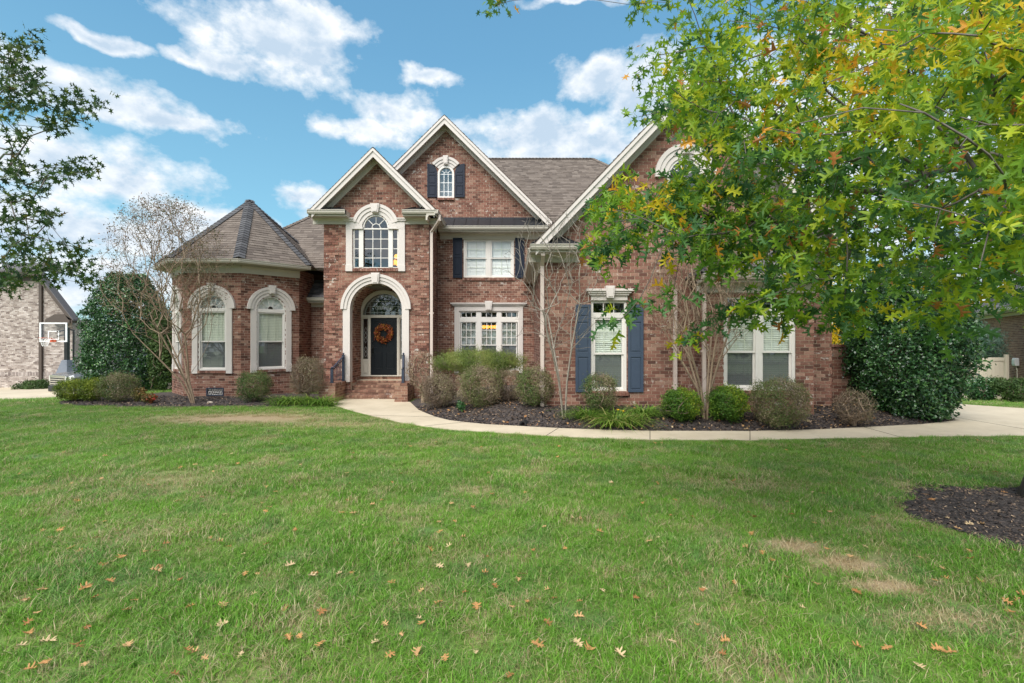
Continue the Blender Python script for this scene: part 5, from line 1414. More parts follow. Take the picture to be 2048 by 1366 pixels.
def wood(name, pos, par, tip, ex, mat, parent, rmax=None, rfirst=(), kind=None, sides=None, minr=0):
    n = len(pos); w = np.zeros(n)
    ch = np.zeros(n, int)
    for i in range(n-1, -1, -1):
        if w[i] == 0: w[i] = tip**ex
        if par[i] >= 0: w[par[i]] += w[i]
    r = w**(1/ex)
    if rmax: r = np.minimum(r, rmax)
    for q_, v_ in enumerate(rfirst): r[q_] = max(r[q_], v_)
    V, Fa = [], []; 
    for i in range(n):
        j = par[i]
        if j < 0: continue
        a, b = pos[j], pos[i]; d = b-a; L = np.linalg.norm(d)
        if L < 1e-5 or r[i] < minr: continue
        d = d/L; u = np.cross(d, (0.3, .2, 1)); u /= np.linalg.norm(u)+1e-9; v = np.cross(d, u)
        ra, rb = min(r[j], r[i]*1.25), r[i]
        k = 3 if rb < .008 else (5 if rb < .03 else 10)
        t = np.arange(k)*2*math.pi/k; c, s = np.cos(t)[:, None], np.sin(t)[:, None]
        o = len(V); V += list(a+(u*c+v*s)*ra) + list(b+d*rb*.3+(u*c+v*s)*rb)
        Fa += [(o+q, o+(q+1) % k, o+k+(q+1) % k, o+k+q) for q in range(k)]
    return link(name, npmesh(name, np.array(V), np.array(Fa), None, mat, True), parent, kind), r

def ellipsoid_pts(n, rx, ry, rz, shell=.55, flatb=.0):
    v = rng.normal(size=(n, 3)); v /= np.linalg.norm(v, axis=1, keepdims=True)
    r = (shell**3+(1-shell**3)*rng.random(n))**(1/3)
    lump = 1+.14*np.sin(v[:, 0]*5+v[:, 2]*4+rng.random()*6)*np.sin(v[:, 1]*6+v[:, 2]*3+1)+.05*np.sin(v[:, 0]*11+rng.random()*6)*np.sin(v[:, 2]*13+v[:, 1]*9)
    return v*(r*lump)[:, None]*np.array([rx, ry, rz]), v
def shrub(name, label, loc, w, h, mat, n, ls, tmpl=OVAL, depth=None, twigs=70, base=.05, cat='shrub', twigmat='twig_brown', shell=.6, square=0, group=None, lift=.0, stems=6, spiky=0, tone=(0, 1), trad=.0045, zc=None):
    """a clipped or loose bush: stems, twigs and a shell of leaves"""
    r = thing(name, label, cat, (0, 0, 0), 0, group)
    d = depth or w; rx, ry, rz = w/2, d/2, (h-base)/2; c = np.array([0, 0, base+rz])
    n = int(n*1.5); ls = ls*1.35; p, v = ellipsoid_pts(n, rx, ry, rz, shell)
    if square: p = np.sign(p)*np.abs(p/np.array([rx, ry, rz]))**(1/(1+square))*np.array([rx, ry, rz])
    nc_ = max(6, n//38); ci = rng.integers(0, n, nc_); m_ = rng.random(n) < .50      # sprays of leaves with gaps between them
    p[m_] = p[ci][rng.integers(0, nc_, m_.sum())]+rng.normal(size=(m_.sum(), 3))*(.028+.022*w)
    p = p*(1+rng.normal(size=(n, 1))*.03); sh = rng.random(n) < .012; p[sh] *= rng.uniform(1.03, 1.16, (sh.sum(), 1))
    tn = np.clip(tone[0]+(tone[1]-tone[0])*(rng.random(n)*.6+.4*(np.sin(p[:, 0]*7+3*p[:, 2])*.5+.5)), 0, 1)
    nm = v*.8+rng.normal(size=(n, 3))*.6+np.array([0, 0, .3])
    leaves('foliage', p+c, nm, ls*rng.uniform(.6, 1.3, n), tmpl, tn, mat, r)
    tp, _ = ellipsoid_pts(twigs, rx*1.0, ry*1.0, rz*1.0, .8); tp = tp+c; tp = tp[tp[:, 2] > base+.1]
    P = []; a = None
    pos, par = grow([(0, 0, -.05), (0, 0, .04)], tp, .12, .10, 0, .25)
    pos[:, :2] += rng.normal(size=(len(pos), 2))*.006
    wood('stem', pos, par, trad, 2.2, twigmat, r)
    r.location = (loc[0], loc[1], loc[2]); return r
def clone(root, loc, label, rz=0, sc=None):
    c = root.copy(); COL.objects.link(c); c.location = loc; c['label'] = label; c.rotation_euler = (0, 0, rz)
    if sc: c.scale = sc
    for ch in list(root.children):
        k = ch.copy(); COL.objects.link(k); k.parent = c
    return c
def onbed(px, Y, hf=bed_r_h): x_ = PX(px, Y); return (x_, Y, float(hf(np.array(x_), np.array(Y)))-.01)

# ---------------------------------------------------------------- shrubs of the beds
s60 = lambda Y: F/Y
def hs(py0, py1, Y): return (py1-py0)*Y/F
# left of the entry
Yb = 14.9
shrub('shrub', 'low lime green clipped bush by the driveway, first of the left bed', onbed(146, 15.1, bed_l_h), .80, .66, 'hedge_lime', 4600, .035, square=.35, twigs=120, group=None)
shrub('shrub', 'lime green clipped bush between the lime bush and the brown round bush', onbed(186, 15.0, bed_l_h), .58, .68, 'hedge_lime', 3600, .035, square=.35, twigs=90)
shrub('shrub', 'round brownish clipped bush at the foot of the tall dark holly', onbed(238, 14.9, bed_l_h), 1.05, .90, 'shrub_mixed', 6500, .028, square=.2, twigs=200, tone=(.25, 1))
shrub('shrub', 'small red and green nandina beside the myrtle trunk', onbed(298, 14.6, bed_l_h), .42, .30, 'nandina', 500, .05, twigs=30, shell=.3)
shrub('shrub', 'tiny orange leaved nandina next to the round brown bush', onbed(277, 14.8, bed_l_h), .36, .46, 'nandina', 420, .05, twigs=30, shell=.3, tone=(0, .75))
shrub('shrub', 'dark green round bush between the two arched bay windows', onbed(509, 14.9, bed_l_h), .95, .95, 'shrub_mixed', 7500, .026, square=.15, twigs=200, tone=(0, .8))
shrub('shrub', 'tall brown twiggy bush left of the entry steps', onbed(616, 14.9, bed_l_h), .98, 1.36, 'shrub_brown', 8200, .022, square=.1, twigs=520, base=.2, shell=.75)
# right of the entry
shrub('shrub', 'tall thin bare brown bush standing right of the entry steps', onbed(846, 14.6), .98, 1.62, 'shrub_brown', 2600, .016, twigs=900, base=.35, shell=.55, twigmat='bark_myrtle', trad=.0048)
shrub('shrub', 'wide mounded olive green juniper under the dining window', (PX(958, 14.3), 14.3, .66), 2.70, .98, 'juniper', 30000, .055, NEEDLE, depth=1.7, twigs=300, base=.30, shell=.6, tone=(.1, .95))
shrub('shrub', 'brown clipped bush nearest the entry steps in the hedge row', onbed(878, 13.3), 1.0, .92, 'shrub_brown', 8000, .024, square=.12, twigs=480)
shrub('shrub', 'largest clipped bush of the hedge row, brown and green', onbed(962, 12.6), 1.22, 1.06, 'shrub_mixed', 11500, .026, square=.12, twigs=520, tone=(.42, 1))
shrub('shrub', 'clipped green and brown bush beside the slim bare tree', onbed(1070, 12.0), 0.92, 1.00, 'shrub_mixed', 8500, .026, square=.10, twigs=430, tone=(.25, 1))
shrub('shrub', 'dim clipped bush wedged between the two larger hedge bushes', onbed(1018, 12.9), .75, .88, 'shrub_brown', 4200, .024, square=.25, twigs=250)
shrub('shrub', 'green and brown bush in front of the blue shuttered window', onbed(1200, 11.2), .78, .95, 'shrub_mixed', 6500, .024, square=.25, twigs=330, base=.12, tone=(.15, 1))
g1 = shrub('shrub', 'bright green ball bush left of the bare myrtle trunks', onbed(1363, 10.75), .78, .72, 'shrub_bright', 9500, .030, square=.05, twigs=120)
shrub('shrub', 'bright green ball bush right of the bare myrtle trunks', onbed(1454, 10.7), .80, .78, 'shrub_bright', 9800, .030, square=.05, twigs=120)
shrub('shrub', 'brown clipped round bush under the double window of the window box', onbed(1558, 10.45), 1.06, 1.05, 'shrub_mixed', 12500, .024, square=.3, twigs=380, tone=(.3, 1))
shrub('shrub', 'half bare twiggy bush before the tall dark holly', onbed(1708, 10.7), .78, .80, 'shrub_brown', 2600, .026, square=.1, twigs=330, twigmat='bark_myrtle', shell=.5, trad=.006)
shrub('shrub', 'tiny dark green seedling between the hedge bushes', onbed(922, 12.2), .22, .28, 'holly', 120, .07, twigs=12, shell=.2)

def strap(name, label, loc, w, h, n, flowers=0, group=None, dry=.0):
    r = thing(name, label, 'plant', (0, 0, 0), 0, group)
    x = rng.normal(size=n)*w*.20; y = rng.normal(size=n)*w*.12; a = np.arctan2(y, x)+rng.normal(size=n)*.7; L = h*rng.uniform(.7, 1.6, n); wd = rng.uniform(.005, .010, n)
    d = np.stack([np.cos(a), np.sin(a), np.zeros(n)], 1); s = np.stack([-np.sin(a), np.cos(a), np.zeros(n)], 1)*wd[:, None]
    p = np.stack([x, y, np.zeros(n)], 1); z = np.array([0, 0, 1.]); q = []
    fall = rng.uniform(.8, 1.75, n)
    for t in (0, .35, .7, 1): q.append(p+d*(L*(.15*t+.65*t*t*fall))[:, None]+z*(L*(1.1*t-.65*t*t*fall))[:, None])
    V = []
    for k, f in enumerate((1, 1, .8, .1)): V += [q[k]-s*f, q[k]+s*f]
    V = np.stack(V, 1).reshape(-1, 3); V[:, 2] = np.maximum(V[:, 2], .004)
    Fa = (np.array([(0, 1, 3, 2), (2, 3, 5, 4), (4, 5, 7, 6)])[None]+8*np.arange(n)[:, None, None]).reshape(-1, 4)
    link('foliage', npmesh('foliage', V, Fa, np.repeat(np.clip(rng.random(n)*.9+dry, 0, 1), 3), 'strap_leaf'), r)
    for k in range(flowers):
        fx, fz = (-.02+.11*k, .34-.03*k); m = MB()
        for j in range(6):
            a_ = j*math.pi/3; m.add([(fx, -.1, fz), (fx+.02*math.cos(a_-.5), -.1+.02*math.sin(a_-.5), fz+.025), (fx+.055*math.cos(a_), -.1+.055*math.sin(a_), fz+.035), (fx+.02*math.cos(a_+.5), -.1+.02*math.sin(a_+.5), fz+.025)], [(0, 1, 2, 3)])
        f_ = m.build('flower', 'flower', r); q_ = MB(); q_.tube((fx, -.02, 0), (fx, -.1, fz), .004); q_.build('flower_stem', 'shrub_bright', f_)
    r.location = loc; return r
for i, (px, Y, w, h, n, lb) in enumerate(((580, 14.4, 1.1, .42, 420, 'bright grassy clump of strap leaves below the green bush, farther from the steps'), (640, 14.35, 1.0, .42, 420, 'bright grassy clump of strap leaves touching the path by the steps'))):
    strap('grass_clump', lb, onbed(px, Y, bed_l_h), w, h, n, group='grassy clumps left of the steps')
strap('daylily', 'grassy daylily clump behind, under the blue shuttered window', onbed(1180, 11.0), .9, .40, 260, group='daylilies in the mulch bed')
strap('daylily', 'pale drooping daylily clump with two yellow flowers at the path edge', onbed(1236, 10.55), 1.1, .46, 420, 2, dry=.15, group='daylilies in the mulch bed')
strap('daylily', 'green daylily clump closest to the left bright ball bush', onbed(1285, 11.0), .8, .38, 260, group='daylilies in the mulch bed')

# black drain pipe
t = thing('drain_pipe', 'short black corrugated drain pipe end poking out of the mulch at the path', 'pipe', onbed(1045, 10.75))
m = MB(); x_, y_, z_ = onbed(1045, 10.75)
for k in range(7):
    p, q_ = Vector((x_+.012*k, y_+.035*k, z_+.06)), Vector((x_+.012*(k+.6), y_+.035*(k+.6), z_+.06)); m.band(Fr((p.x, p.y, p.z), (1, 0, 0)), 0, 0, .055, .072 if k else .08, 0, 360, -.022, 0, 16)
m.build('pipe_wall', 'black_plastic', t); m = MB(); m.box(Fr((x_+.08, y_+.24, z_+.06), (1, 0, 0)), -.05, .05, -.05, .05, -.01, 0); m.build('pipe_inside', 'dark_void', t)
m = MB(); m.sphere((0, 0, 0), .06, 8, 6, (1.6, 1, .6)); st = m.build('stone', 'stone_chip'); st.location = onbed(420, 14.7, bed_l_h); props(st, 'pale flat stone in the mulch below the foundation vent', 'stone')

# ---------------------------------------------------------------- hollies
def holly(label, loc, w, d, h, n, ls, name='holly_tree', mat='holly', cone=.0, skirt=.1):
    r = thing(name, label, 'tree', (0, 0, 0))
    u = rng.random(n); zz = skirt+(h-skirt)*u; th = rng.uniform(0, 2*math.pi, n)
    prof = np.power(np.clip(np.sin(np.pi*np.clip(u*.80+.14, 0, 1)), 0, 1), .55)*(1-cone*u)
    lump = 1+.07*np.sin(th*3+zz*2.2)+.08*np.sin(th*7-zz*4)+.05*np.sin(th*13+zz*9)
    rad = prof*lump*(1-np.where(rng.random(n) < .30, .55, .22)*rng.random(n)**1.6)
    p = np.stack([np.cos(th)*rad*w/2, np.sin(th)*rad*d/2, zz], 1)
    nm = np.stack([np.cos(th), np.sin(th), .35+rng.normal(size=n)*.3], 1)+rng.normal(size=(n, 3))*.55
    nc_ = n//16; ci = rng.integers(0, n, nc_); m_ = rng.random(n) < .72; p[m_] = p[ci][rng.integers(0, nc_, m_.sum())]+rng.normal(size=(m_.sum(), 3))*np.array([.075, .075, .05]); p[:, 2] = np.maximum(p[:, 2], .06)
    tn = np.clip(rng.random(n)*.85+.15*np.sin(th*5+zz*6), 0, 1)
    leaves('foliage', p, nm, ls*rng.uniform(.7, 1.25, n), OVAL2, tn, mat, r)
    # dark inner mass of twigs
    tp = np.stack([np.cos(th[:220])*rad[:220]*w/2*.8, np.sin(th[:220])*rad[:220]*d/2*.8, zz[:220]], 1)
    pos, par = grow([(0, 0, -.1), (0, 0, .3), (0, 0, .8), (0, 0, h*.5), (0, 0, h*.8)], tp, .25, .05, 0, .1)
    wood('trunk', pos, par, .006, 2.1, 'bark_oak', r)
    r.location = loc; return r
holly('large dark green holly at the corner by the driveway on the right', (PX(1812, 12.0), 12.0, .0), 2.62, 2.3, 3.85, 52000, .090, skirt=.10)
holly('tall dark green holly between the grey neighbour house and the bay', (PX(256, 19.5), 19.5, -.55), 3.2, 3.0, 5.15, 50000, .095, cone=.15)
shrub('shrub', 'loose dark green bush behind the myrtle at the bay corner', (PX(330, 19.0), 19.0, -.45), 1.2, 3.6, 'shrub_mixed', 5200, .07, OVAL2, twigs=120, shell=.3, tone=(0, .5))

# ---------------------------------------------------------------- bare myrtles and sapling
def vase(label, loc, stems, h, spread, ntip, name='crape_myrtle', leafn=0, leafmat='myrtle_leaf', ls=.035, bark='bark_myrtle', tip=.0042, zlo=.35, ex=2.3, cat='tree', lean=(0, 0), fork=.8, rmax=.085, leafz=.45, tmpl=OVAL, kspread=1.0):
    r = thing(name, label, cat, (0, 0, 0))
    rs = []
    for k in range(stems):
        a = 2*math.pi*k/stems+random.uniform(-.4, .4); sx, sy = math.cos(a), math.sin(a)
        f = random.uniform(.35, .75)*spread*.5
        rs.append(([(sx*.04, sy*.04, -.08), (sx*.07+lean[0]*.1, sy*.06, .25), (sx*.14+lean[0]*.3, sy*.12+lean[1]*.3, fork*.7), (sx*f*.42+lean[0]*.6, sy*f*.4+lean[1]*.6, fork*1.35), (sx*f*.75+lean[0], sy*f*.7+lean[1], fork*2.1)], a))
    wv, tips = [], []
    for path_, a in rs:
        n = ntip//stems; t = rng.random(n)**.7
        z = h*(zlo+(1-zlo)*t); rad = spread/2*np.sqrt(rng.random(n))*np.clip(.25+1.1*(z/h), 0, 1)*np.sqrt(np.clip(1.12-(z/h)**3, .1, 1))
        aa = a+rng.normal(size=n)*1.05
        T = np.stack([np.cos(aa)*rad*kspread+lean[0], np.sin(aa)*rad*.8+lean[1], z], 1)
        pos, par = grow(path_, T, .22, .045, .03, .50); wv.append((pos, par)); tips.append(T)
    off = 0; PP, QQ = [], []
    for pos, par in wv: PP.append(pos); QQ.append(np.where(par < 0, -1, par+off)); off += len(pos)
    pos, par = np.concatenate(PP), np.concatenate(QQ)
    wood('trunk', pos, par, tip, ex, bark, r, rmax=rmax)
    if leafn:
        T = np.concatenate(tips); T = T[T[:, 2] > h*leafz]; k = rng.integers(0, len(T), leafn)
        p = T[k]+rng.normal(size=(leafn, 3))*np.array([.07, .07, .08]); leaves('foliage', p, rng.normal(size=(leafn, 3)), ls*rng.uniform(.6, 1.4, leafn), tmpl, rng.random(leafn), leafmat, r)
    r.location = loc; return r
vase('crape myrtle with many pale leaning stems in front of the bay, few brown leaves', onbed(388, 14.6, bed_l_h), 5, 6.1, 4.2, 1300, leafn=9000, lean=(-.85, 0), fork=1.0, leafz=.42, zlo=.34, ls=.052, tip=.0034)
vase('nearly bare crape myrtle with twisted trunks between the two bright ball bushes', onbed(1411, 10.85), 6, 4.55, 3.1, 2100, leafn=900, fork=.95, zlo=.38, tip=.0030, lean=(-.1, 0), rmax=.06, leafz=.6)
vase('slim bare tree with thin whippy branches and a few green leaves by the blue shutter', onbed(1127, 11.15), 3, 4.75, 3.0, 330, name='young_tree', leafn=0, bark='bark_pale', fork=1.15, zlo=.32, tip=.0042, lean=(-.2, 0), rmax=.05)
# the sapling's few leaves, mostly on the high left branch
yt = [o for o in bpy.data.objects if o.name.startswith('young_tree')][0]
lt = np.array([(PX(px, 11.15)-yt.location.x, 0, PZ(py, 11.15)-yt.location.z) for px, py in ((1010, 430), (1015, 450), (1030, 455), (1040, 470), (1000, 475), (985, 470), (1060, 445), (1075, 460), (1020, 480), (1035, 500), (1050, 520), (1110, 530), (1125, 525), (1120, 540), (1090, 500), (995, 510), (1045, 485), (1070, 495))])
k = rng.integers(0, len(lt), 420); lp = lt[k]+rng.normal(size=(420, 3))*np.array([.09, .1, .09])
leaves('foliage', lp, rng.normal(size=(420, 3)), .05*rng.uniform(.6, 1.3, 420), OVAL2, rng.random(420), 'sapling_leaf', yt)
pos, par = grow([(-.2, 0, 1.0), (-.35, 0, 1.8), (-.7, 0, 2.7), (-.9, 0, 3.4)], list(lt)+list(lp[:60]), .2, .06, .02, .1); wood('branch', pos, par, .003, 2.2, 'bark_pale', yt)
# ================================================================== WREATH
m = MB(); yw = YD-.05; wz = PZ(667, YD)
n = 900; a = rng.uniform(0, 2*math.pi, n); rr = .245+rng.normal(size=n)*.045
wp = np.stack([dX+np.cos(a)*rr, np.full(n, YD-.035)-np.abs(rng.normal(size=n))*.045, wz+np.sin(a)*rr], 1)
leaves('foliage', wp, np.stack([np.cos(a)*.5, -np.ones(n), np.sin(a)*.5], 1)+rng.normal(size=(n, 3))*.6, rng.uniform(.05, .10, n), OVAL2, rng.random(n), 'wreath_leaf', wr)
m = MB(); m.band(FD, dX, wz, .20, .28, 0, 360, .0, .04, 24); m.build('grapevine_ring', 'twig_brown', wr)

# ================================================================== NEIGHBOURS
# grey brick house on the left
YL = 28.0; xr = PX(160, YL); zg = -1.0
nl = thing('neighbour_house', 'greyish tan brick gable house behind the basketball hoop, dark brown rake boards', 'house', (xr-4, YL, zg))
FL = front(YL); ze = PZ(636, YL); pN = 1.30
pkx = xr-2.05; pkz = ze+2.05*pN
zk = PZ(540, YL); tk = (zk-ze+.1)/pN
wall(nl, FL, [(xr-12.5, zg-.2), (xr-.45, zg-.2), (xr-.45, ze-.1), (xr-.45-tk, zk), (xr-12.5, zk)], [], 'brick_grey', 'mortar_tan', course=.078)
m = MB(); m.bx(xr-12.5, xr-.45, YL+.03, YL+9, zg-.2, ze-.1); m.build('side_wall', 'brick_grey', nl)
rake(FL, pkx, pkz, 2.05, pN, .5, .36, .25, parent=nl, sides=(1,))
for o in nl.children:
    if o.name.split('.')[0] in ('rake_board', 'soffit', 'frieze_board'): o.data.materials[0] = MAT['brown_fascia']
m = MB(); e = pkx+2.15; zo = pkz+.03; Z0 = Vector((0, 0, .09))
q4 = [Vector((pkx, YL-.55, zo)), Vector((e, YL-.55, ze+.03-.1*pN)), Vector((e, YL-.1, ze+.03-.1*pN)), Vector((pkx, YL-.1, zo))]; m.add(q4+[a_-Z0 for a_ in q4], [(0, 1, 2, 3), (7, 6, 5, 4), (0, 4, 5, 1), (1, 5, 6, 2)])
q4 = [Vector((xr-13, YL-.55, zo)), Vector((pkx, YL-.55, zo)), Vector((pkx-.6, YL+1.6, zo+.75)), Vector((xr-13, YL+1.6, zo+.75))]; m.add(q4+[a_-Z0 for a_ in q4], [(0, 1, 2, 3), (7, 6, 5, 4), (0, 4, 5, 1), (1, 5, 6, 2)])
m.add([q4[1], Vector((pkx, YL+1.2, zo)), q4[2]], [(0, 1, 2)])
k_ = MB(); k_.box(FL, xr-13, pkx, zo-.30, zo-.02, .42, .52); k_.box(FL, xr-13, pkx+.2, zo-.55, zo-.30, -.02, .04); k_.box(FL, xr-13, pkx, zo-.32, zo-.28, .0, .42); k_.build('eave_board', 'brown_fascia', nl)
m.build('roof', 'shingle_grey', nl)
m = MB(); m.box(FL, xr-1.5, xr-.1, ze-.30, ze-.12, 0, .55); m.prism(FL, [(xr-1.55, ze-.12), (xr, ze-.12), (xr-.5, ze+.2), (xr-1.0, ze+.2)], .0, .5); m.build('boxed_eave', 'brown_fascia', nl)
m = MB(); xd = PX(85, YL); m.box(FL, xd-.11, xd+.05, zg, PZ(545, YL), .01, .12)
for zz in (0.2, 2.2, 4.2): m.box(FL, xd-.13, xd+.07, zz, zz+.05, .0, .125)
m.build('downspout', 'brown_fascia', nl)
u0, u1 = PX(-40, YL), PX(6, YL); m = MB(); frame_rect(m, FL, u0, u1, PZ(566, YL), PZ(528, YL), .12, 0, .08); w = m.build('window', 'white_paint', nl); cell(w, FL, u0+.1, u1-.1, PZ(564, YL), PZ(530, YL), .04, 'glass_reflective'); q = MB(); q.box(FL, u0+.1, u1-.1, PZ(564, YL), PZ(530, YL), .01, .015); q.build('shade', 'blind_white', w)
m = MB()
for k in range(150): m.box(FL, xr-12.5+k*.081, xr-12.5+k*.081+.072, zg+.92, zg+1.12, .0, .012, random.random()*.99+.005)
m.build('brick', 'brick_grey', nl, 'stuff')

# brown brick house on the right, its side wall running away to the left
D2 = Vector((.585, 1, 0)).normalized(); P0 = Vector((PX(2048, 19.7), 19.7, 0)); Pn_ = P0 - D2*6; Pf = P0 + D2*6.1
zg2 = -.45; ez2 = 3.25
nr = thing('neighbour_house', 'brown brick house with grey hip roof beyond the driveway, cream gutter', 'house', (24, 22, zg2))
FN = Fr((Pf.x, Pf.y, 0), -D2); LN = (Pf-Pn_).length
wall(nr, FN, rect(0, LN, zg2-.2, ez2-.1), [], 'brick_brown', 'mortar_tan', course=.0715, bl=.21, soldiers=[(ez2-.32, ez2-.12)])
Nn = FN.N
eave(Pf + Vector((0, 0, ez2+.05)), Pn_ + Vector((0, 0, ez2+.05)), Nn, .40, .12, parent=nr)
for o in nr.children:
    if o.name.split('.')[0] == 'gutter': o.data.materials[0] = MAT['vinyl_fence']
inn = -Nn
za = ez2+.03; e0 = Pf + Nn*.5 + D2*.5; e1 = Pn_ + Nn*.5
up_ = lambda p, d, z: Vector((p.x, p.y, 0)) + inn*d + Vector((0, 0, z))
roof(nr, [up_(e0, 0, za), up_(e1, 0, za), up_(e1, 5.2, za+4.7), up_(e0 - D2*5.0, 5.2, za+4.7)], 'shingle_grey', .08, expo=.15)
m = MB(); a, b, c = up_(e0, 0, za), up_(e0, 10.4, za), up_(e0-D2*5.0, 5.2, za+4.7); m.add([a, b, c], [(0, 1, 2)]); m.build('roof', 'shingle_grey', nr)
m = MB(); a = up_(Pf, 0, zg2-.2); b = up_(Pf, 10, zg2-.2); m.add([a, b, b+Vector((0, 0, 3.7)), a+Vector((0, 0, 3.7))], [(0, 1, 2, 3)]); m.build('side_wall', 'brick_brown', nr)
def onN(px):      # distance along the wall frame where pixel column px meets it
    k = (px-1024)/F; t = (k*Pf.y-Pf.x)/(-D2.x+k*D2.y); return t
u = onN(2036); pz = lambda py, u_: H+(683-py)*(Pf.y-D2.y*u_)/F
m = MB(); m.box(FN, u-.17, u+.17, pz(732, u), pz(716, u), .0, .14); mb = m.build('meter_box', 'white_paint', nr, bevel=.03)
m = MB(); m.box(FN, u-.13, u+.13, pz(729, u), pz(719, u), .14, .16); m.build('meter_cover', 'white_paint', mb, bevel=.02)
m = MB(); m.tube(FN.p(u-.02, pz(732, u), .06), FN.p(u+.08, pz(740, u), .05), .02); m.tube(FN.p(u+.08, pz(740, u), .05), FN.p(u+.08, pz(760, u), .05), .02); m.build('conduit', 'vinyl_fence', nr)
u = onN(2022); m = MB(); m.box(FN, u-.12, u+.12, pz(778, u), pz(768, u), .1, .35); m.box(FN, u-.16, u+.16, pz(768, u), pz(765, u), .08, .38); m.build('meter_cabinet', 'grey_plastic', nr)

vf = thing('vinyl_fence', 'cream vinyl fence panel against the brown brick neighbour house', 'fence', (PX(1985, 20), 20, -.4))
Yv = 19.6; FV = front(Yv); a, b = PX(1925, Yv), PX(2012, Yv); zt1 = PZ(715, Yv)
n_ = 10; 
for k in range(n_):
    m = MB(); x0 = a+(b-.12-a)*k/n_; x1 = a+(b-.12-a)*(k+1)/n_; m.box(FV, x0+.004, x1-.004, -.6, zt1-.12, 0, .03); link('plank', m.mesh('plank', 'vinyl_fence'), vf)
m = MB(); m.box(FV, a, b-.12, zt1-.14, zt1, -.02, .05); m.build('top_rail', 'vinyl_fence', vf, bevel=.005)
for x in (a, b): m = MB(); m.box(FV, x-.06, x+.06, -.6, PZ(709, Yv), -.05, .07); m.build('post', 'vinyl_fence', vf, bevel=.005)
shrub('shrub', 'wispy blue green bush leaning over the cream fence', (PX(1965, 20.3), 20.3, .6), 1.5, 2.0, 'blue_green', 9000, .11, NEEDLE, twigs=60, shell=.2, tone=(.1, 1))
shrub('shrub', 'small dark shrub at the end of the cream fence, nearest the holly', (PX(1962, 17.6), 17.6, -.35), .85, .95, 'holly', 2600, .06, OVAL2, twigs=80)
shrub('shrub', 'open stemmed green shrub in front of the cream fence post', (PX(1996, 17.4), 17.4, -.38), 1.0, .98, 'shrub_mixed', 2600, .05, OVAL2, twigs=60, base=.40, shell=.4, tone=(0, .45))
shrub('shrub', 'green shrub below the white meter box', (PX(2044, 16.9), 16.9, -.38), 1.05, .98, 'shrub_mixed', 3600, .05, OVAL2, twigs=80, tone=(0, .45))
shrub('shrub', 'low dark bush at the foot of the grey brick neighbour wall', (PX(72, 26.5), 26.5, -.98), 1.7, .78, 'shrub_mixed', 2600, .07, OVAL2, twigs=60, tone=(0, .4))

# ================================================================== BASKETBALL HOOP
bh = thing('basketball_hoop', 'portable basketball hoop with clear backboard and orange rim in front of the grey house', 'basketball hoop', (PX(133, 26.8), 26.8, -.97))
Yh = 26.8; xp = PX(134, Yh); gz_ = -.97
m = MB(); m.bx(xp-.09, xp+.09, Yh-.09, Yh+.09, gz_+.2, PZ(655, Yh)); m.build('pole', 'black_plastic', bh, bevel=.01)
m = MB(); b_ = [(xp-.60, Yh-.4), (xp+.35, Yh-.4), (xp+.35, Yh+.9), (xp-.60, Yh+.9)]; t_ = [(xp-.18, Yh-.14), (xp+.12, Yh-.14), (xp+.12, Yh+.2), (xp-.18, Yh+.2)]
m.add([(*p, gz_) for p in b_]+[(*p, gz_+.35) for p in b_]+[(*p, PZ(720, Yh)) for p in t_], [(0, 1, 5, 4), (1, 2, 6, 5), (2, 3, 7, 6), (3, 0, 4, 7), (4, 5, 9, 8), (5, 6, 10, 9), (6, 7, 11, 10), (7, 4, 8, 11), (8, 9, 10, 11)]); m.build('base', 'grey_plastic', bh, bevel=.02)
m = MB(); m.tube((xp+.38, Yh, PZ(662, Yh)), (xp+.36, Yh, PZ(725, Yh)), .035); m.bar((xp+.4, Yh, PZ(661, Yh)), (xp, Yh, PZ(657, Yh)), .05, .06)
xb = PX(105, 25.9); Yb_ = 25.9
for zz in (663, 672): m.tube((xp, Yh, PZ(zz-3, Yh)), (xb+.2, Yb_+.05, PZ(zz, Yb_)), .03)
m.build('arm', 'black_plastic', bh)
FBk = Fr((PX(79.5, Yb_), Yb_, 0), Vector((1, .12, 0))); wbk = (PX(129.5, Yb_)-PX(79.5, Yb_)); zb1, zb2 = PZ(684, Yb_), PZ(645, Yb_)
m = MB(); frame_rect(m, FBk, 0, wbk, zb1, zb2, .075, -.03, .03); bd = m.build('backboard', 'white_paint', bh, bevel=.005)
cell(bd, FBk, .07, wbk-.07, zb1+.07, zb2-.07, 0, 'glass').name = 'clear_panel'
m = MB(); frame_rect(m, FBk, wbk*.30, wbk*.70, zb1+.12, zb1+.60, .05, .0, .012); m.build('target_square', 'white_paint', bd)
xrm, yrm, zrm = PX(88, Yb_-.55), Yb_-.50, PZ(676, Yb_-.5)
m = MB()
for k in range(20):
    a0, a1 = 2*math.pi*k/20, 2*math.pi*(k+1)/20; m.tube((xrm+.235*math.cos(a0), yrm+.235*math.sin(a0), zrm), (xrm+.235*math.cos(a1), yrm+.235*math.sin(a1), zrm), .014, n=5)
m.bar((xrm+.15, yrm+.2, zrm-.02), (xb-.1, Yb_-.04, zrm-.02), .09, .05); m.box(FBk, wbk*.38, wbk*.62, zb1+.0, zb1+.12, .03, .08); m.build('rim', 'rim_orange', bh)
m = MB()
for k in range(12):
    for s in (-1, 1):
        a0 = 2*math.pi*k/12
        for j in range(4):
            r0, r1 = .235-.035*j, .235-.035*(j+1); b0, b1 = a0+s*j*.26, a0+s*(j+1)*.26
            m.tube((xrm+r0*math.cos(b0), yrm+r0*math.sin(b0), zrm-.11*j), (xrm+r1*math.cos(b1), yrm+r1*math.sin(b1), zrm-.11*(j+1)), .008, n=3)
m.build('net', 'white_paint', bh, 'stuff')

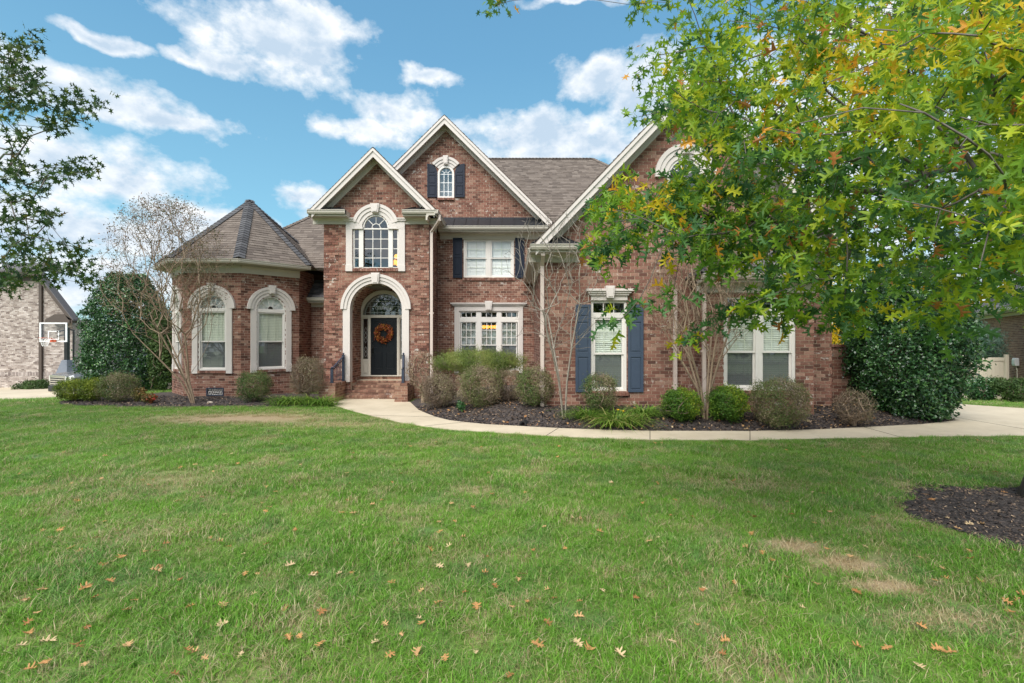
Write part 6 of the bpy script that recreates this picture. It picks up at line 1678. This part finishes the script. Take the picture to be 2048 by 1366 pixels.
# ================================================================== CAR
car = thing('parked_car', 'dark grey sport utility vehicle with chrome grille parked beside the tall holly', 'car', (0, 0, 0))
# built with its nose towards -y, then turned and placed
def loft(name, mat, secs, bevel=0, smooth=True):
    """secs: list of (y, [(x,z)...half outline from bottom centre to top centre])"""
    m = MB(); k = len(secs[0][1]); n = 2*k
    for y, hp in secs:
        for x, z in hp: m.v.append((x, y, z))
        for x, z in reversed(hp): m.v.append((-x, y, z))
    for i in range(len(secs)-1):
        for j in range(n): m.f.append([i*n+j, i*n+(j+1) % n, (i+1)*n+(j+1) % n, (i+1)*n+j]); m.t.append(0)
    m.f.append(list(range(n))); m.t.append(0); m.f.append(list(range((len(secs)-1)*n, len(secs)*n))); m.t.append(0)
    return m.build(name, mat, car, bevel=bevel, smooth=False)
lowb = lambda w, zb, zt_: [(0, zb), (w*.92, zb), (w, zb+.12), (w, zt_-.12), (w*.93, zt_), (0, zt_+.02)]
loft('body', 'car_paint', [(-2.5, lowb(.80, .42, 1.02)), (-2.38, lowb(.96, .34, 1.08)), (-1.9, lowb(1.0, .32, 1.13)), (-1.0, lowb(1.0, .32, 1.18)), (1.8, lowb(1.0, .32, 1.16)), (2.35, lowb(.98, .36, 1.14)), (2.5, lowb(.9, .45, 1.05))], .03)
cab = lambda w0, w1, z0, z1: [(0, z0), (w0, z0), (w0*.99, z0+.02), (w1, z1-.06), (w1*.9, z1), (0, z1+.02)]
loft('cabin', 'car_paint', [(-.55, cab(.90, .62, 1.12, 1.80)), (-.3, cab(.92, .70, 1.12, 1.88)), (1.6, cab(.92, .72, 1.12, 1.88)), (2.35, cab(.90, .66, 1.12, 1.78))], .03)
m = MB(); m.add([(-.84, -1.25, 1.17), (.84, -1.25, 1.17), (.66, -.42, 1.80), (-.66, -.42, 1.80)], [(0, 1, 2, 3)]); m.add([(-.88, -1.1, 1.17), (-.72, -.42, 1.80), (-.72, -.42, 1.17)], [(0, 1, 2)]); m.build('windshield', 'glass_reflective', car)
m = MB(); m.add([(-.92, -.5, 1.2), (-.92, 1.9, 1.2), (-.75, 1.8, 1.75), (-.75, -.3, 1.75)], [(0, 1, 2, 3)]); m.add([(.925, -.5, 1.2), (.925, 1.9, 1.2), (.755, 1.8, 1.75), (.755, -.3, 1.75)], [(0, 1, 2, 3)]); m.build('side_window', 'glass_reflective', car)
m = MB(); m.bx(-.62, .62, -2.545, -2.46, .66, 1.0); gr_ = m.build('grille', 'black_plastic', car, bevel=.02)
m = MB()
for zz in (.70, .79, .88, .97): m.bx(-.62, .62, -2.58, -2.53, zz-.022, zz+.022)
m.bx(-.66, -.60, -2.58, -2.5, .64, 1.02); m.bx(.60, .66, -2.58, -2.5, .64, 1.02); m.bx(-.66, .66, -2.58, -2.5, 1.0, 1.04); m.build('grille_bar', 'chrome', gr_)
for s in (-1, 1):
    m = MB(); m.bx(*sorted((s*.67, s*.93)), -2.50, -2.25, .78, 1.02); m.build('headlight', 'headlight', car, bevel=.03)
    m = MB(); m.bx(*sorted((s*.6, s*.85)), -2.50, -2.42, .50, .60); m.build('fog_light', 'headlight', car)
    m = MB(); m.bx(*sorted((s*.98, s*1.18)), -.75, -.6, 1.18, 1.38); m.build('mirror', 'black_plastic', car, bevel=.03)
m = MB(); m.bx(-.88, .88, -2.56, -2.40, .36, .60); m.build('bumper', 'black_plastic', car, bevel=.04)
for sx in (-1, 1):
    for yy in (-1.55, 1.5):
        m = MB(); m.tube((sx*.78, yy, .38), (sx*1.01, yy, .38), .38, n=24); wh = m.build('wheel', 'tyre', car, bevel=.02)
        m = MB(); m.tube((sx*1.0, yy, .38), (sx*1.03, yy, .38), .26, n=16); m.build('rim', 'chrome', wh)
car.scale = (1.07, 1.05, 1.18); car.location = (PX(140, 24.0)+1.2, 25.7, -.965); car.rotation_euler = (0, 0, R(-24))

# ================================================================== BACKGROUND TREES
def leafy(label, loc, w, h, zb, n, ls, mat, tmpl=OVAL, name='tree', kind=None, bark='bark_oak', lumps=9):
    r = thing(name, label, 'tree', (0, 0, 0)) if label else None
    C = rng.normal(size=(lumps, 3))*np.array([w*.24, w*.22, (h-zb)*.20])+np.array([0, 0, (h+zb)/2]); Rr = rng.uniform(.22, .34, lumps)*w
    k = rng.integers(0, lumps, n); v = rng.normal(size=(n, 3)); v /= np.linalg.norm(v, axis=1, keepdims=True)
    p = C[k]+v*(Rr[k]*rng.uniform(.6, 1, n))[:, None]; p[:, 2] = np.clip(p[:, 2], zb*.8, h*1.03)
    leaves('foliage', p, v+rng.normal(size=(n, 3))*.6, ls*rng.uniform(.6, 1.3, n), tmpl, rng.random(n), mat, r)
    pos, par = grow([(0, 0, -.3), (0, 0, zb*.5), (0, 0, zb)], p[:160], .5, .06, 0, .1); wood('trunk', pos, par, .012, 2.1, bark, r)
    r.location = loc; return r
leafy('golden yellow autumn tree seen over the garden wall', (PX(1690, 24), 24, -.5), 4.0, 6.0, .8, 9000, .13, 'yellow_leaf')
# distant wood: beyond the gardens and across the street, one mass
def far_wood(x0, x1, yc, h, n, ls):
    x = rng.uniform(x0, x1, n); b = np.sin(x*.21)*.5+np.sin(x*.47+1)*.3+np.sin(x*1.1)*.15; hh = h*(.72+.25*b); z = hh*np.sqrt(rng.random(n)); y = yc+rng.normal(size=n)*2.2*np.sqrt(np.clip(1-z/hh, .05, 1))
    return np.stack([x, y, z-1.0], 1)
p = np.concatenate([far_wood(-120, -34, 70, 7, 5000, 1), far_wood(30, 130, 75, 9, 6000, 1)])
leaves('far_trees', p, rng.normal(size=(len(p), 3)), 1.0*rng.uniform(.6, 1.4, len(p)), OVAL2, rng.random(len(p))*.8, 'oak_leaf_dark', None, 'stuff')
p = np.concatenate([far_wood(-45, 45, -24, 12.5, 15000, 1)])
leaves('far_trees', p, rng.normal(size=(len(p), 3)), .55*rng.uniform(.6, 1.4, len(p)), OVAL2, rng.random(len(p))*.8, 'oak_leaf_dark', None, 'stuff')

# ================================================================== OAKS
def clustered(T, per, spread, droop=.04):
    k = np.repeat(np.arange(len(T)), per); n = len(k)
    v = rng.normal(size=(n, 3)); v /= np.linalg.norm(v, axis=1, keepdims=True); v[:, 2] = v[:, 2]*.8-.15
    p = np.array(T)[k] + v*spread*rng.uniform(.5, 1.3, (n, 1)) - np.array([0, 0, droop])
    return k, p, v
def leafrot(v, tilt=.9, nod=.35):
    """leaf blades that point outward along v, faces mostly up"""
    n = len(v); y = v+rng.normal(size=(n, 3))*.35; y[:, 2] -= nod; y /= np.linalg.norm(y, axis=1, keepdims=True)
    up = np.array([0, 0, 1.])+rng.normal(size=(n, 3))*tilt; z = up-(up*y).sum(1, keepdims=True)*y; z /= np.linalg.norm(z, axis=1, keepdims=True)+1e-9
    x = np.cross(y, z); return np.stack([x, y, z], 2)

oak = thing('oak_tree', 'big pin oak at the right edge with green and yellow leaves hanging over the lawn', 'tree', (6.42, 5.5, 0))
crown = [(1345, -40), (1330, 60), (1262, 95), (1258, 150), (1330, 215), (1238, 225), (1250, 300), (1215, 345), (1195, 400), (1190, 470), (1165, 500), (1215, 520), (1290, 490), (1330, 530), (1400, 480), (1440, 540), (1490, 520), (1520, 590), (1470, 625), (1560, 640), (1610, 600), (1640, 560), (1660, 640), (1730, 640), (1740, 560), (1800, 540), (1850, 590), (1870, 650), (1960, 620), (1980, 560), (2060, 540), (2160, 500), (2160, -40)]
far_poly = [(1380, -40), (1345, 60), (1300, 100), (1340, 240), (1300, 330), (1260, 430), (1240, 500), (1340, 480), (1450, 500), (1560, 560), (1640, 540), (1740, 560), (1850, 560), (1960, 590), (1985, 640), (2060, 620), (2160, 560), (2160, -40)]
def sample_px(poly, n, dens=None):
    out = []
    while len(out) < n:
        px, py = rng.uniform(1150, 2160), rng.uniform(-40, 700)
        if inside(poly, np.array([px]), np.array([py]))[0] and (dens is None or rng.random() < dens(px, py)): out.append((px, py))
    return out
T1 = [P3(px, py, rng.uniform(2.1, 3.3)) for px, py in sample_px([(1480, 190), (1560, 130), (1700, 60), (2160, 20), (2160, 520), (2040, 560), (1930, 560), (1900, 470), (1800, 420), (1620, 430), (1500, 380)], 150, lambda x, y: .25+.75*(x > 1750))]
T2 = [P3(px, py, rng.uniform(3.4, 5.4)) for px, py in sample_px(crown, 600, lambda x, y: 0 if (x < 1395 and 255 < y < 345) or (1280 < x < 1400 and y < 360 and y > 240) else (.75 if x < 1450 else 1) if y > 180 or x > 1600 else .45)]
T2 += [P3(px, py, rng.uniform(3.6, 5.2)) for px, py in sample_px([(1215, 395), (1300, 370), (1420, 350), (1560, 400), (1640, 540), (1560, 560), (1440, 500), (1330, 500), (1215, 490)], 75)]
T2 += [P3(px, py, rng.uniform(5.0, 7.0)) for px, py in sample_px([(1318, 140), (1430, 110), (1470, 265), (1390, 285), (1322, 255)], 60)]
T3 = [P3(px, py, rng.uniform(5.4, 8.4)) for px, py in sample_px(far_poly, 600, lambda x, y: 1 if x > 1560 else (.22 if x < 1430 else .5))]
sprig = [(1272, 150, 6.2), (1285, 110, 6.2), (1300, 180, 6.0), (1268, 12, 5.5), (1280, 25, 5.5), (1290, 5, 5.5), (995, 6, 6.2), (1005, 2, 6.2), (985, 12, 6.2), (1255, 625, 3.4), (1275, 610, 3.45), (1240, 640, 3.4), (1300, 600, 3.5), (1345, 590, 3.9), (1375, 680, 4.2), (1400, 665, 4.2), (1430, 650, 4.3), (1465, 630, 4.4), (1500, 610, 4.4), (1180, 500, 3.9), (1200, 480, 4.0), (1230, 505, 4.0), (1215, 355, 4.4), (1240, 345, 4.4), (1880, 640, 3.2), (1900, 660, 3.2), (1860, 610, 3.1), (1960, 600, 3.6), (1550, 630, 4.2), (1580, 640, 4.2), (1640, 620, 4.0), (1680, 640, 4.0), (1720, 600, 4.1), (1700, 640, 4.0)]
TS = [P3(*s) for s in sprig]
# the rest of the crown, above and to the right of the picture
TO = []
while len(TO) < 260:
    v = rng.normal(size=3); v /= np.linalg.norm(v); p = np.array([6.4, 5.6, 6.2])+v*np.array([4.6, 4.4, 3.2])*rng.uniform(.6, 1)
    px, py = 1024+F*p[0]/max(p[1], .1), 683-F*(p[2]-H)/max(p[1], .1)
    if p[1] > .8 and (px > 2140 or py < -60): TO.append(tuple(p))
    elif p[1] <= .8 and p[0] > 4: TO.append(tuple(p))
allT = T1+T2+T3+TS+TO
trunk = [(6.42, 5.5, -.1), (6.42, 5.5, .5), (6.42, 5.5, 1.2), (6.40, 5.5, 2.0), (6.3, 5.5, 2.8), (6.1, 5.5, 3.6), (6.0, 5.5, 4.6), (6.0, 5.5, 5.8), (6.0, 5.5, 7.2)]
hubs = [P3(1900, 330, 4.7), P3(1750, 420, 4.6), P3(1600, 300, 4.4), P3(1480, 330, 4.6), P3(1800, 100, 5.6), P3(1600, 60, 6.0), P3(1700, 480, 4.3), P3(1450, 130, 6.4), P3(1900, 200, 3.2), P3(1980, 350, 2.9), P3(1780, 520, 6.4), P3(1600, 420, 6.6)]
pos, par = grow(trunk, hubs, .4, .05, .02, .25)
# then the twigs join those limbs
def grow_on(pos, par, targets, step, jit, sag, pref, lockn):
    pos = [p for p in pos]; par = list(par); dist = [0.]*len(pos)
    for i in range(1, len(pos)): dist[i] = dist[par[i]]+np.linalg.norm(pos[i]-pos[par[i]])
    base = pos[6]; T = sorted(targets, key=lambda t: np.linalg.norm(np.array(t)-base))
    for t in T:
        t = np.array(t, float); A = np.array(pos); dd = np.linalg.norm(A-t, axis=1)+pref*np.array(dist); dd[:lockn] += 2.0
        j = int(dd.argmin()); L = np.linalg.norm(pos[j]-t); n = max(1, int(L/step)); a = pos[j].copy(); prev = j; bow = rng.normal(size=3)*jit*L
        for k in range(1, n+1):
            f = k/n; p = a+(t-a)*f+bow*math.sin(math.pi*f); p[2] += sag*L*math.sin(math.pi*f); pos.append(p); par.append(prev); dist.append(dist[prev]+np.linalg.norm(p-pos[prev])); prev = len(pos)-1
    return np.array(pos), np.array(par)
pos, par = grow_on(pos, par, allT, .28, .07, .05, .10, 5)
wood('trunk', smooth_wood(pos, par, 9), par, .0036, 2.0, 'bark_oak', oak, rmax=.29, rfirst=(.29, .285, .275, .26, .24, .21, .18, .14, .10))
# root flare
m = MB()
for k in range(14):
    a = 2*math.pi*k/14+rng.uniform(-.15, .15); L = rng.uniform(.36, .44); m.tube((6.42+.13*math.cos(a), 5.5+.13*math.sin(a), .75), (6.42+L*math.cos(a), 5.5+L*math.sin(a), .0), .15, .085, 8)
m.build('root_flare', 'bark_oak', oak, smooth=True)
def tones(n, cl, k, base, yel):
    t = base+cl[k]*.30+rng.normal(size=n)*.10+yel
    return np.clip(t, 0, .80)
def colour(p, k, cl):
    px = 1024+F*p[:, 0]/np.maximum(p[:, 1], .3); py = 683-F*(p[:, 2]-H)/np.maximum(p[:, 1], .3)
    # turned leaves: yellow grows with height and towards the tips over the lawn
    g = .16*np.exp(-((p[:, 0]-2.6)**2/3+(p[:, 1]-2.7)**2/2.5))+.05+.10*(py < 300)
    t = np.clip(.0+.50*cl[k]+g+rng.normal(size=len(k))*.11, 0, .72)
    r = rng.random(len(k)); yb = np.exp(-((py-(150-.28*(px-1650)))/75)**2)*(px > 1560)+np.exp(-(((px-1290)/70)**2+((py-390)/45)**2)); t = np.where(r < .04+.22*(cl[k] > .965)+.38*yb, rng.uniform(.74, .94, len(k)), t); t = np.where(r > .985, 1.0, t); return t
# leaves: 300 largest as leaves of their own
OAK[0][:, 0] *= .86; OAKC[0][:, 0] *= .8; NT_ = len(allT); cl = rng.random(NT_)
T_arr = np.array(allT); per = np.where(np.arange(NT_) < len(T1), 10, np.where(np.arange(NT_) < len(T1)+len(T2), 13, 13))
k = np.repeat(np.arange(NT_), per); n = len(k); v = rng.normal(size=(n, 3)); v /= np.linalg.norm(v, axis=1, keepdims=True); v[:, 2] = v[:, 2]*.8-.1
p = T_arr[k]+v*rng.uniform(.05, .22, (n, 1)); ton = colour(p, k, cl); sz = rng.uniform(.075, .148, n); Rm = leafrot(v, 1.1, .55)
dcam = np.linalg.norm(p-np.array([0, 0, H]), axis=1); px = 1024+F*p[:, 0]/np.maximum(p[:, 1], .1); py = 683-F*(p[:, 2]-H)/np.maximum(p[:, 1], .1)
keep = (dcam > 1.9) & ~((p[:, 1] > .2) & (p[:, 1] < 12) & (px > 900) & (px < 1160) & (py > 40)) & ~((p[:, 1] > .2) & (((px > 1300) & (px < 1352) & (py > 282) & (py < 345)) | ((px > 1170) & (px < 1300) & (np.abs(py-(487-(px-1072)*1.045)) < 34) & (py > 275) & (py < 375)))); p, ton, sz, Rm, dcam, px, py = (q[keep] for q in (p, ton, sz, Rm, dcam, px, py))
score = np.where((px > 1150) & (px < 2040) & (py > 5) & (py < 700), sz/dcam, 0); order = np.argsort(-score); solo_i = order[:300]
mesh_by = {}
for i in solo_i:
    key = (int(ton[i]*12), int(rng.integers(0, 2)))
    if key not in mesh_by:
        tv, tf = (OAK, OAKC)[key[1]]; mesh_by[key] = npmesh('leaf', tv, tf, np.full(len(tf), (key[0]+.5)/12), 'oak_leaf')
    o = link('leaf', mesh_by[key], oak)
    M = Matrix([[*Rm[i][0], p[i][0]], [*Rm[i][1], p[i][1]], [*Rm[i][2], p[i][2]], [0, 0, 0, 1]]) @ Matrix.Scale(sz[i], 4)
    o.matrix_local = Matrix.Translation(oak.location).inverted() @ M; o.matrix_parent_inverse = Matrix.Identity(4)
rest = np.ones(len(p), bool); rest[solo_i] = False
near = rest & (dcam < 5.2); farr = rest & ~near
def leavesR(name, sel, tmpl, parent):
    s_ = np.nonzero(sel)[0]; return leaves(name, p[s_], Rm[s_], sz[s_], tmpl, ton[s_], 'oak_leaf', parent, 'stuff')
leavesR('foliage', near & (np.arange(len(p)) % 2 > 0), OAK, oak); leavesR('foliage', near & (np.arange(len(p)) % 2 == 0), OAKC, oak); leavesR('foliage', farr, OAKS, oak)

# oak whose branch tips enter at the left edge
oak2 = thing('oak_tree', 'dark leaved oak reaching in from the left edge above the grey house', 'tree', (-13.4, 9.5, 0))
L2 = [(20, 90, 8), (60, 100, 8), (40, 140, 8), (80, 170, 8), (10, 160, 8), (110, 205, 8), (150, 215, 8), (180, 212, 8), (140, 240, 8), (60, 210, 8), (20, 230, 8), (30, 285, 8), (100, 250, 8), (10, 340, 8), (50, 345, 8), (90, 360, 8), (130, 350, 8), (150, 335, 8), (60, 385, 8), (20, 400, 8), (90, 430, 8), (10, 440, 8), (50, 470, 8), (110, 500, 8), (150, 495, 8), (40, 510, 8), (90, 530, 8), (160, 540, 8), (175, 560, 8), (60, 545, 8), (20, 560, 8), (10, 520, 8), (120, 545, 8), (40, 490, 8), (5, 570, 8), (95, 435, 8), (30, 120, 8), (0, 200, 8), (35, 180, 8)]
T = []
for px_, py_, Y_ in L2:
    for _ in range(5): T.append(P3(px_+rng.normal()*16, py_+rng.normal()*11, Y_+rng.uniform(-.6, 1.4)))
out = []
while len(out) < 420:
    v_ = rng.normal(size=3); v_ /= np.linalg.norm(v_); q_ = np.array([-13.2, 9.3, 5.6])+v_*np.array([4.6, 3.6, 3.3])*rng.uniform(.5, 1)
    if q_[1] > .5 and 1024+F*q_[0]/q_[1] < -12: out.append(tuple(q_))
T += out
pos, par = grow([(-13.4, 9.5, -.1), (-13.4, 9.5, .8), (-13.4, 9.5, 1.8), (-13.3, 9.5, 2.8), (-13.2, 9.4, 4.2), (-13.2, 9.4, 5.8), (-13.2, 9.4, 7.4)], T, .3, .07, .05, .1)
wood('trunk', pos, par, .0038, 2.0, 'bark_oak', oak2, rmax=.26, rfirst=(.26, .25, .24, .21, .17, .13, .10))
T = np.array(T); k = np.repeat(np.arange(len(T)), 11); n = len(k); v = rng.normal(size=(n, 3)); v /= np.linalg.norm(v, axis=1, keepdims=True)
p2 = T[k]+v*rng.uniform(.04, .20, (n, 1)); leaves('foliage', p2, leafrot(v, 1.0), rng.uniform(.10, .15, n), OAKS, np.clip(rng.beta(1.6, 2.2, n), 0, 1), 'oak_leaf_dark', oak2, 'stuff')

# ================================================================== FALLEN LEAVES
def fallen_mesh(seed, curl, tone):
    r_ = np.random.default_rng(seed); tv, tf = oak_template(curl); tv = tv.copy(); a = r_.uniform(0, 6.28); ax_ = np.array([math.cos(a), math.sin(a)])
    d = tv[:, :2]@ax_; tv[:, 2] += curl*.9*d*d*(1+.5*np.sign(d)); tv[:, 2] += .03*np.sin(tv[:, 0]*14+seed)
    return npmesh('fallen_leaf', tv, tf, np.full(len(tf), tone), 'fallen')
FM = {}
TONES = [('brown orange', .06), ('orange tan', .35), ('light tan', .66), ('pale straw', .95)]
for ti, (nm_, tv_) in enumerate(TONES):
    for c_ in range(3): FM[(ti, c_)] = fallen_mesh(ti*7+c_, (.08, .25, .5)[c_], tv_)
named = {(625, 1148): (3, 'large pale straw oak leaf lying flat on the lawn, biggest of the left half'), (580, 1132): (3, 'curled pale oak leaf just beside the large pale one'), (312, 1146): (2, 'light tan oak leaf lying on the lawn left of the curled pale leaf'), (242, 1115): (1, 'orange tan oak leaf near the left side of the lawn'),
         (170, 1182): (1, 'folded orange tan oak leaf below the two left leaves'), (953, 1212): (1, 'star shaped orange tan oak leaf low in the middle of the lawn'), (1178, 1298): (1, 'wide star shaped oak leaf near the bottom right of the middle'), (1897, 1302): (1, 'orange tan oak leaf at the bottom right in the grass'), (96, 1290): (3, 'yellowish pale oak leaf at the bottom left corner'), (154, 1297): (1, 'tan oak leaf beside the yellowish one at the bottom left'), (1075, 1290): (1, 'small orange tan leaf low on the lawn left of the wide star shaped leaf')}
spots = list(named)
extra = [(695, 1004), (1180-590, 1062), (590, 1060), (1205//2+200, 950), (355, 1000), (700, 970), (500, 960), (552, 985), (120, 1060), (240, 1060), (100, 1075), (210, 1040), (285, 962), (150, 1000), (155, 1002), (450, 1030), (1205, 1185), (1240, 1310), (1655, 1100), (1575, 1155), (1605, 1215), (1545, 1125), (1525, 1110), (1405, 1185), (1345, 1285), (1450, 1285), (1840, 1330), (2035, 1205), (1960, 1165), (1890, 1160), (1870, 1165), (1715, 1290), (1285, 1010), (1350, 1000), (1490, 1095), (1130, 1100), (1100, 960), (1225, 968), (1525, 932), (1400, 958), (1625, 985), (1990, 942), (1850, 990), (1830, 950), (1115, 915), (1080, 905), (1050, 985), (1145, 1040), (1160, 1040), (1250, 1035), (1470, 1170), (1700, 1115), (1730, 1095), (1410, 1180), (1095, 1180), (1045, 1150), (880, 1065), (790, 1085), (860, 1095), (975, 1110), (950, 1020), (420, 1075), (440, 1085), (490, 1150), (515, 1148), (600, 1275), (480, 1310), (410, 1320), (350, 1355), (170, 1335), (90, 1335), (60, 1345), (1020, 1355), (640, 1290), (570, 1220), (575, 1215), (780, 1310), (835, 1305), (445, 1250), (175, 1260), (85, 1185), (25, 1105), (880, 1130), (930, 1180), (990, 1160), (770, 1245), (1860, 1000)]
spots += extra
cond = []
while len(cond) < 190:
    px_, py_ = rng.uniform(0, 2048), 880+440*rng.random()**1.5
    w_ = 1.0 if px_ < 1100 else .55
    if rng.random() < w_: cond.append((px_, py_))
spots += cond
for i, (px_, py_) in enumerate(spots):
    x_, y_ = g2w(px_, py_, .03)
    if inside(path_poly, np.array([x_]), np.array([y_]))[0] or y_ > 14: continue
    nm_ = named.get((px_, py_)); ti = nm_[0] if nm_ else int(rng.choice(4, p=(.22, .40, .26, .12)))
    cv_ = int(rng.integers(0, 3)); o = link('fallen_leaf', FM[(ti, cv_)])
    onring = ringd(np.array([x_]), np.array([y_]))[0] < 0
    zz = (float(ring_h(np.array(x_), np.array(y_)))+.015) if onring else h0(x_, y_)+rng.uniform(.030, .050)
    o.location = (x_, y_, zz); s_ = rng.uniform(.04, .08) if not nm_ else .09
    o.scale = (s_,)*3; o.rotation_euler = (rng.normal()*.22, rng.normal()*.22, rng.uniform(0, 6.28))
    where = 'in the dark mulch ring' if onring else ('along the footpath edge' if py_ < 905 else 'by the bare dry patch' if 1560 < px_ < 1830 and 1060 < py_ < 1230 else
             ('on the far grass' if py_ < 960 else 'on the middle grass' if py_ < 1080 else 'on the close grass' if py_ < 1230 else 'in the closest grass') + (' below the bay' if px_ < 420 else ' in line with the entry' if px_ < 900 else ' in line with the hedge row' if px_ < 1130 else ' in line with the blue shutters' if px_ < 1420 else ' in line with the window box' if px_ < 1700 else ' in line with the tall holly'))
    size = 'small' if s_ < .053 else 'large' if s_ > .068 else 'medium'
    props(o, nm_[1] if nm_ else '%s %s %s oak leaf %s' % (size, ('flat', 'bent', 'curled')[cv_], TONES[ti][0], where), 'leaf', 'fallen oak leaves on the lawn')
# a few more in the mulch, too small to tell apart
x = rng.uniform(-3.2, 11, 1400); y = rng.uniform(10, 13.5, 1400); kk = inside(bed_r, x, y); x, y = x[kk], y[kk]
leaves('leaf_litter', np.stack([x, y, bed_r_h(x, y)+.025], 1), np.stack([rng.normal(size=len(x))*.4, rng.normal(size=len(x))*.4, np.ones(len(x))], 1), rng.uniform(.04, .09, len(x)), OAKS, rng.random(len(x)), 'fallen', None, 'stuff')

flush_bricks(300)
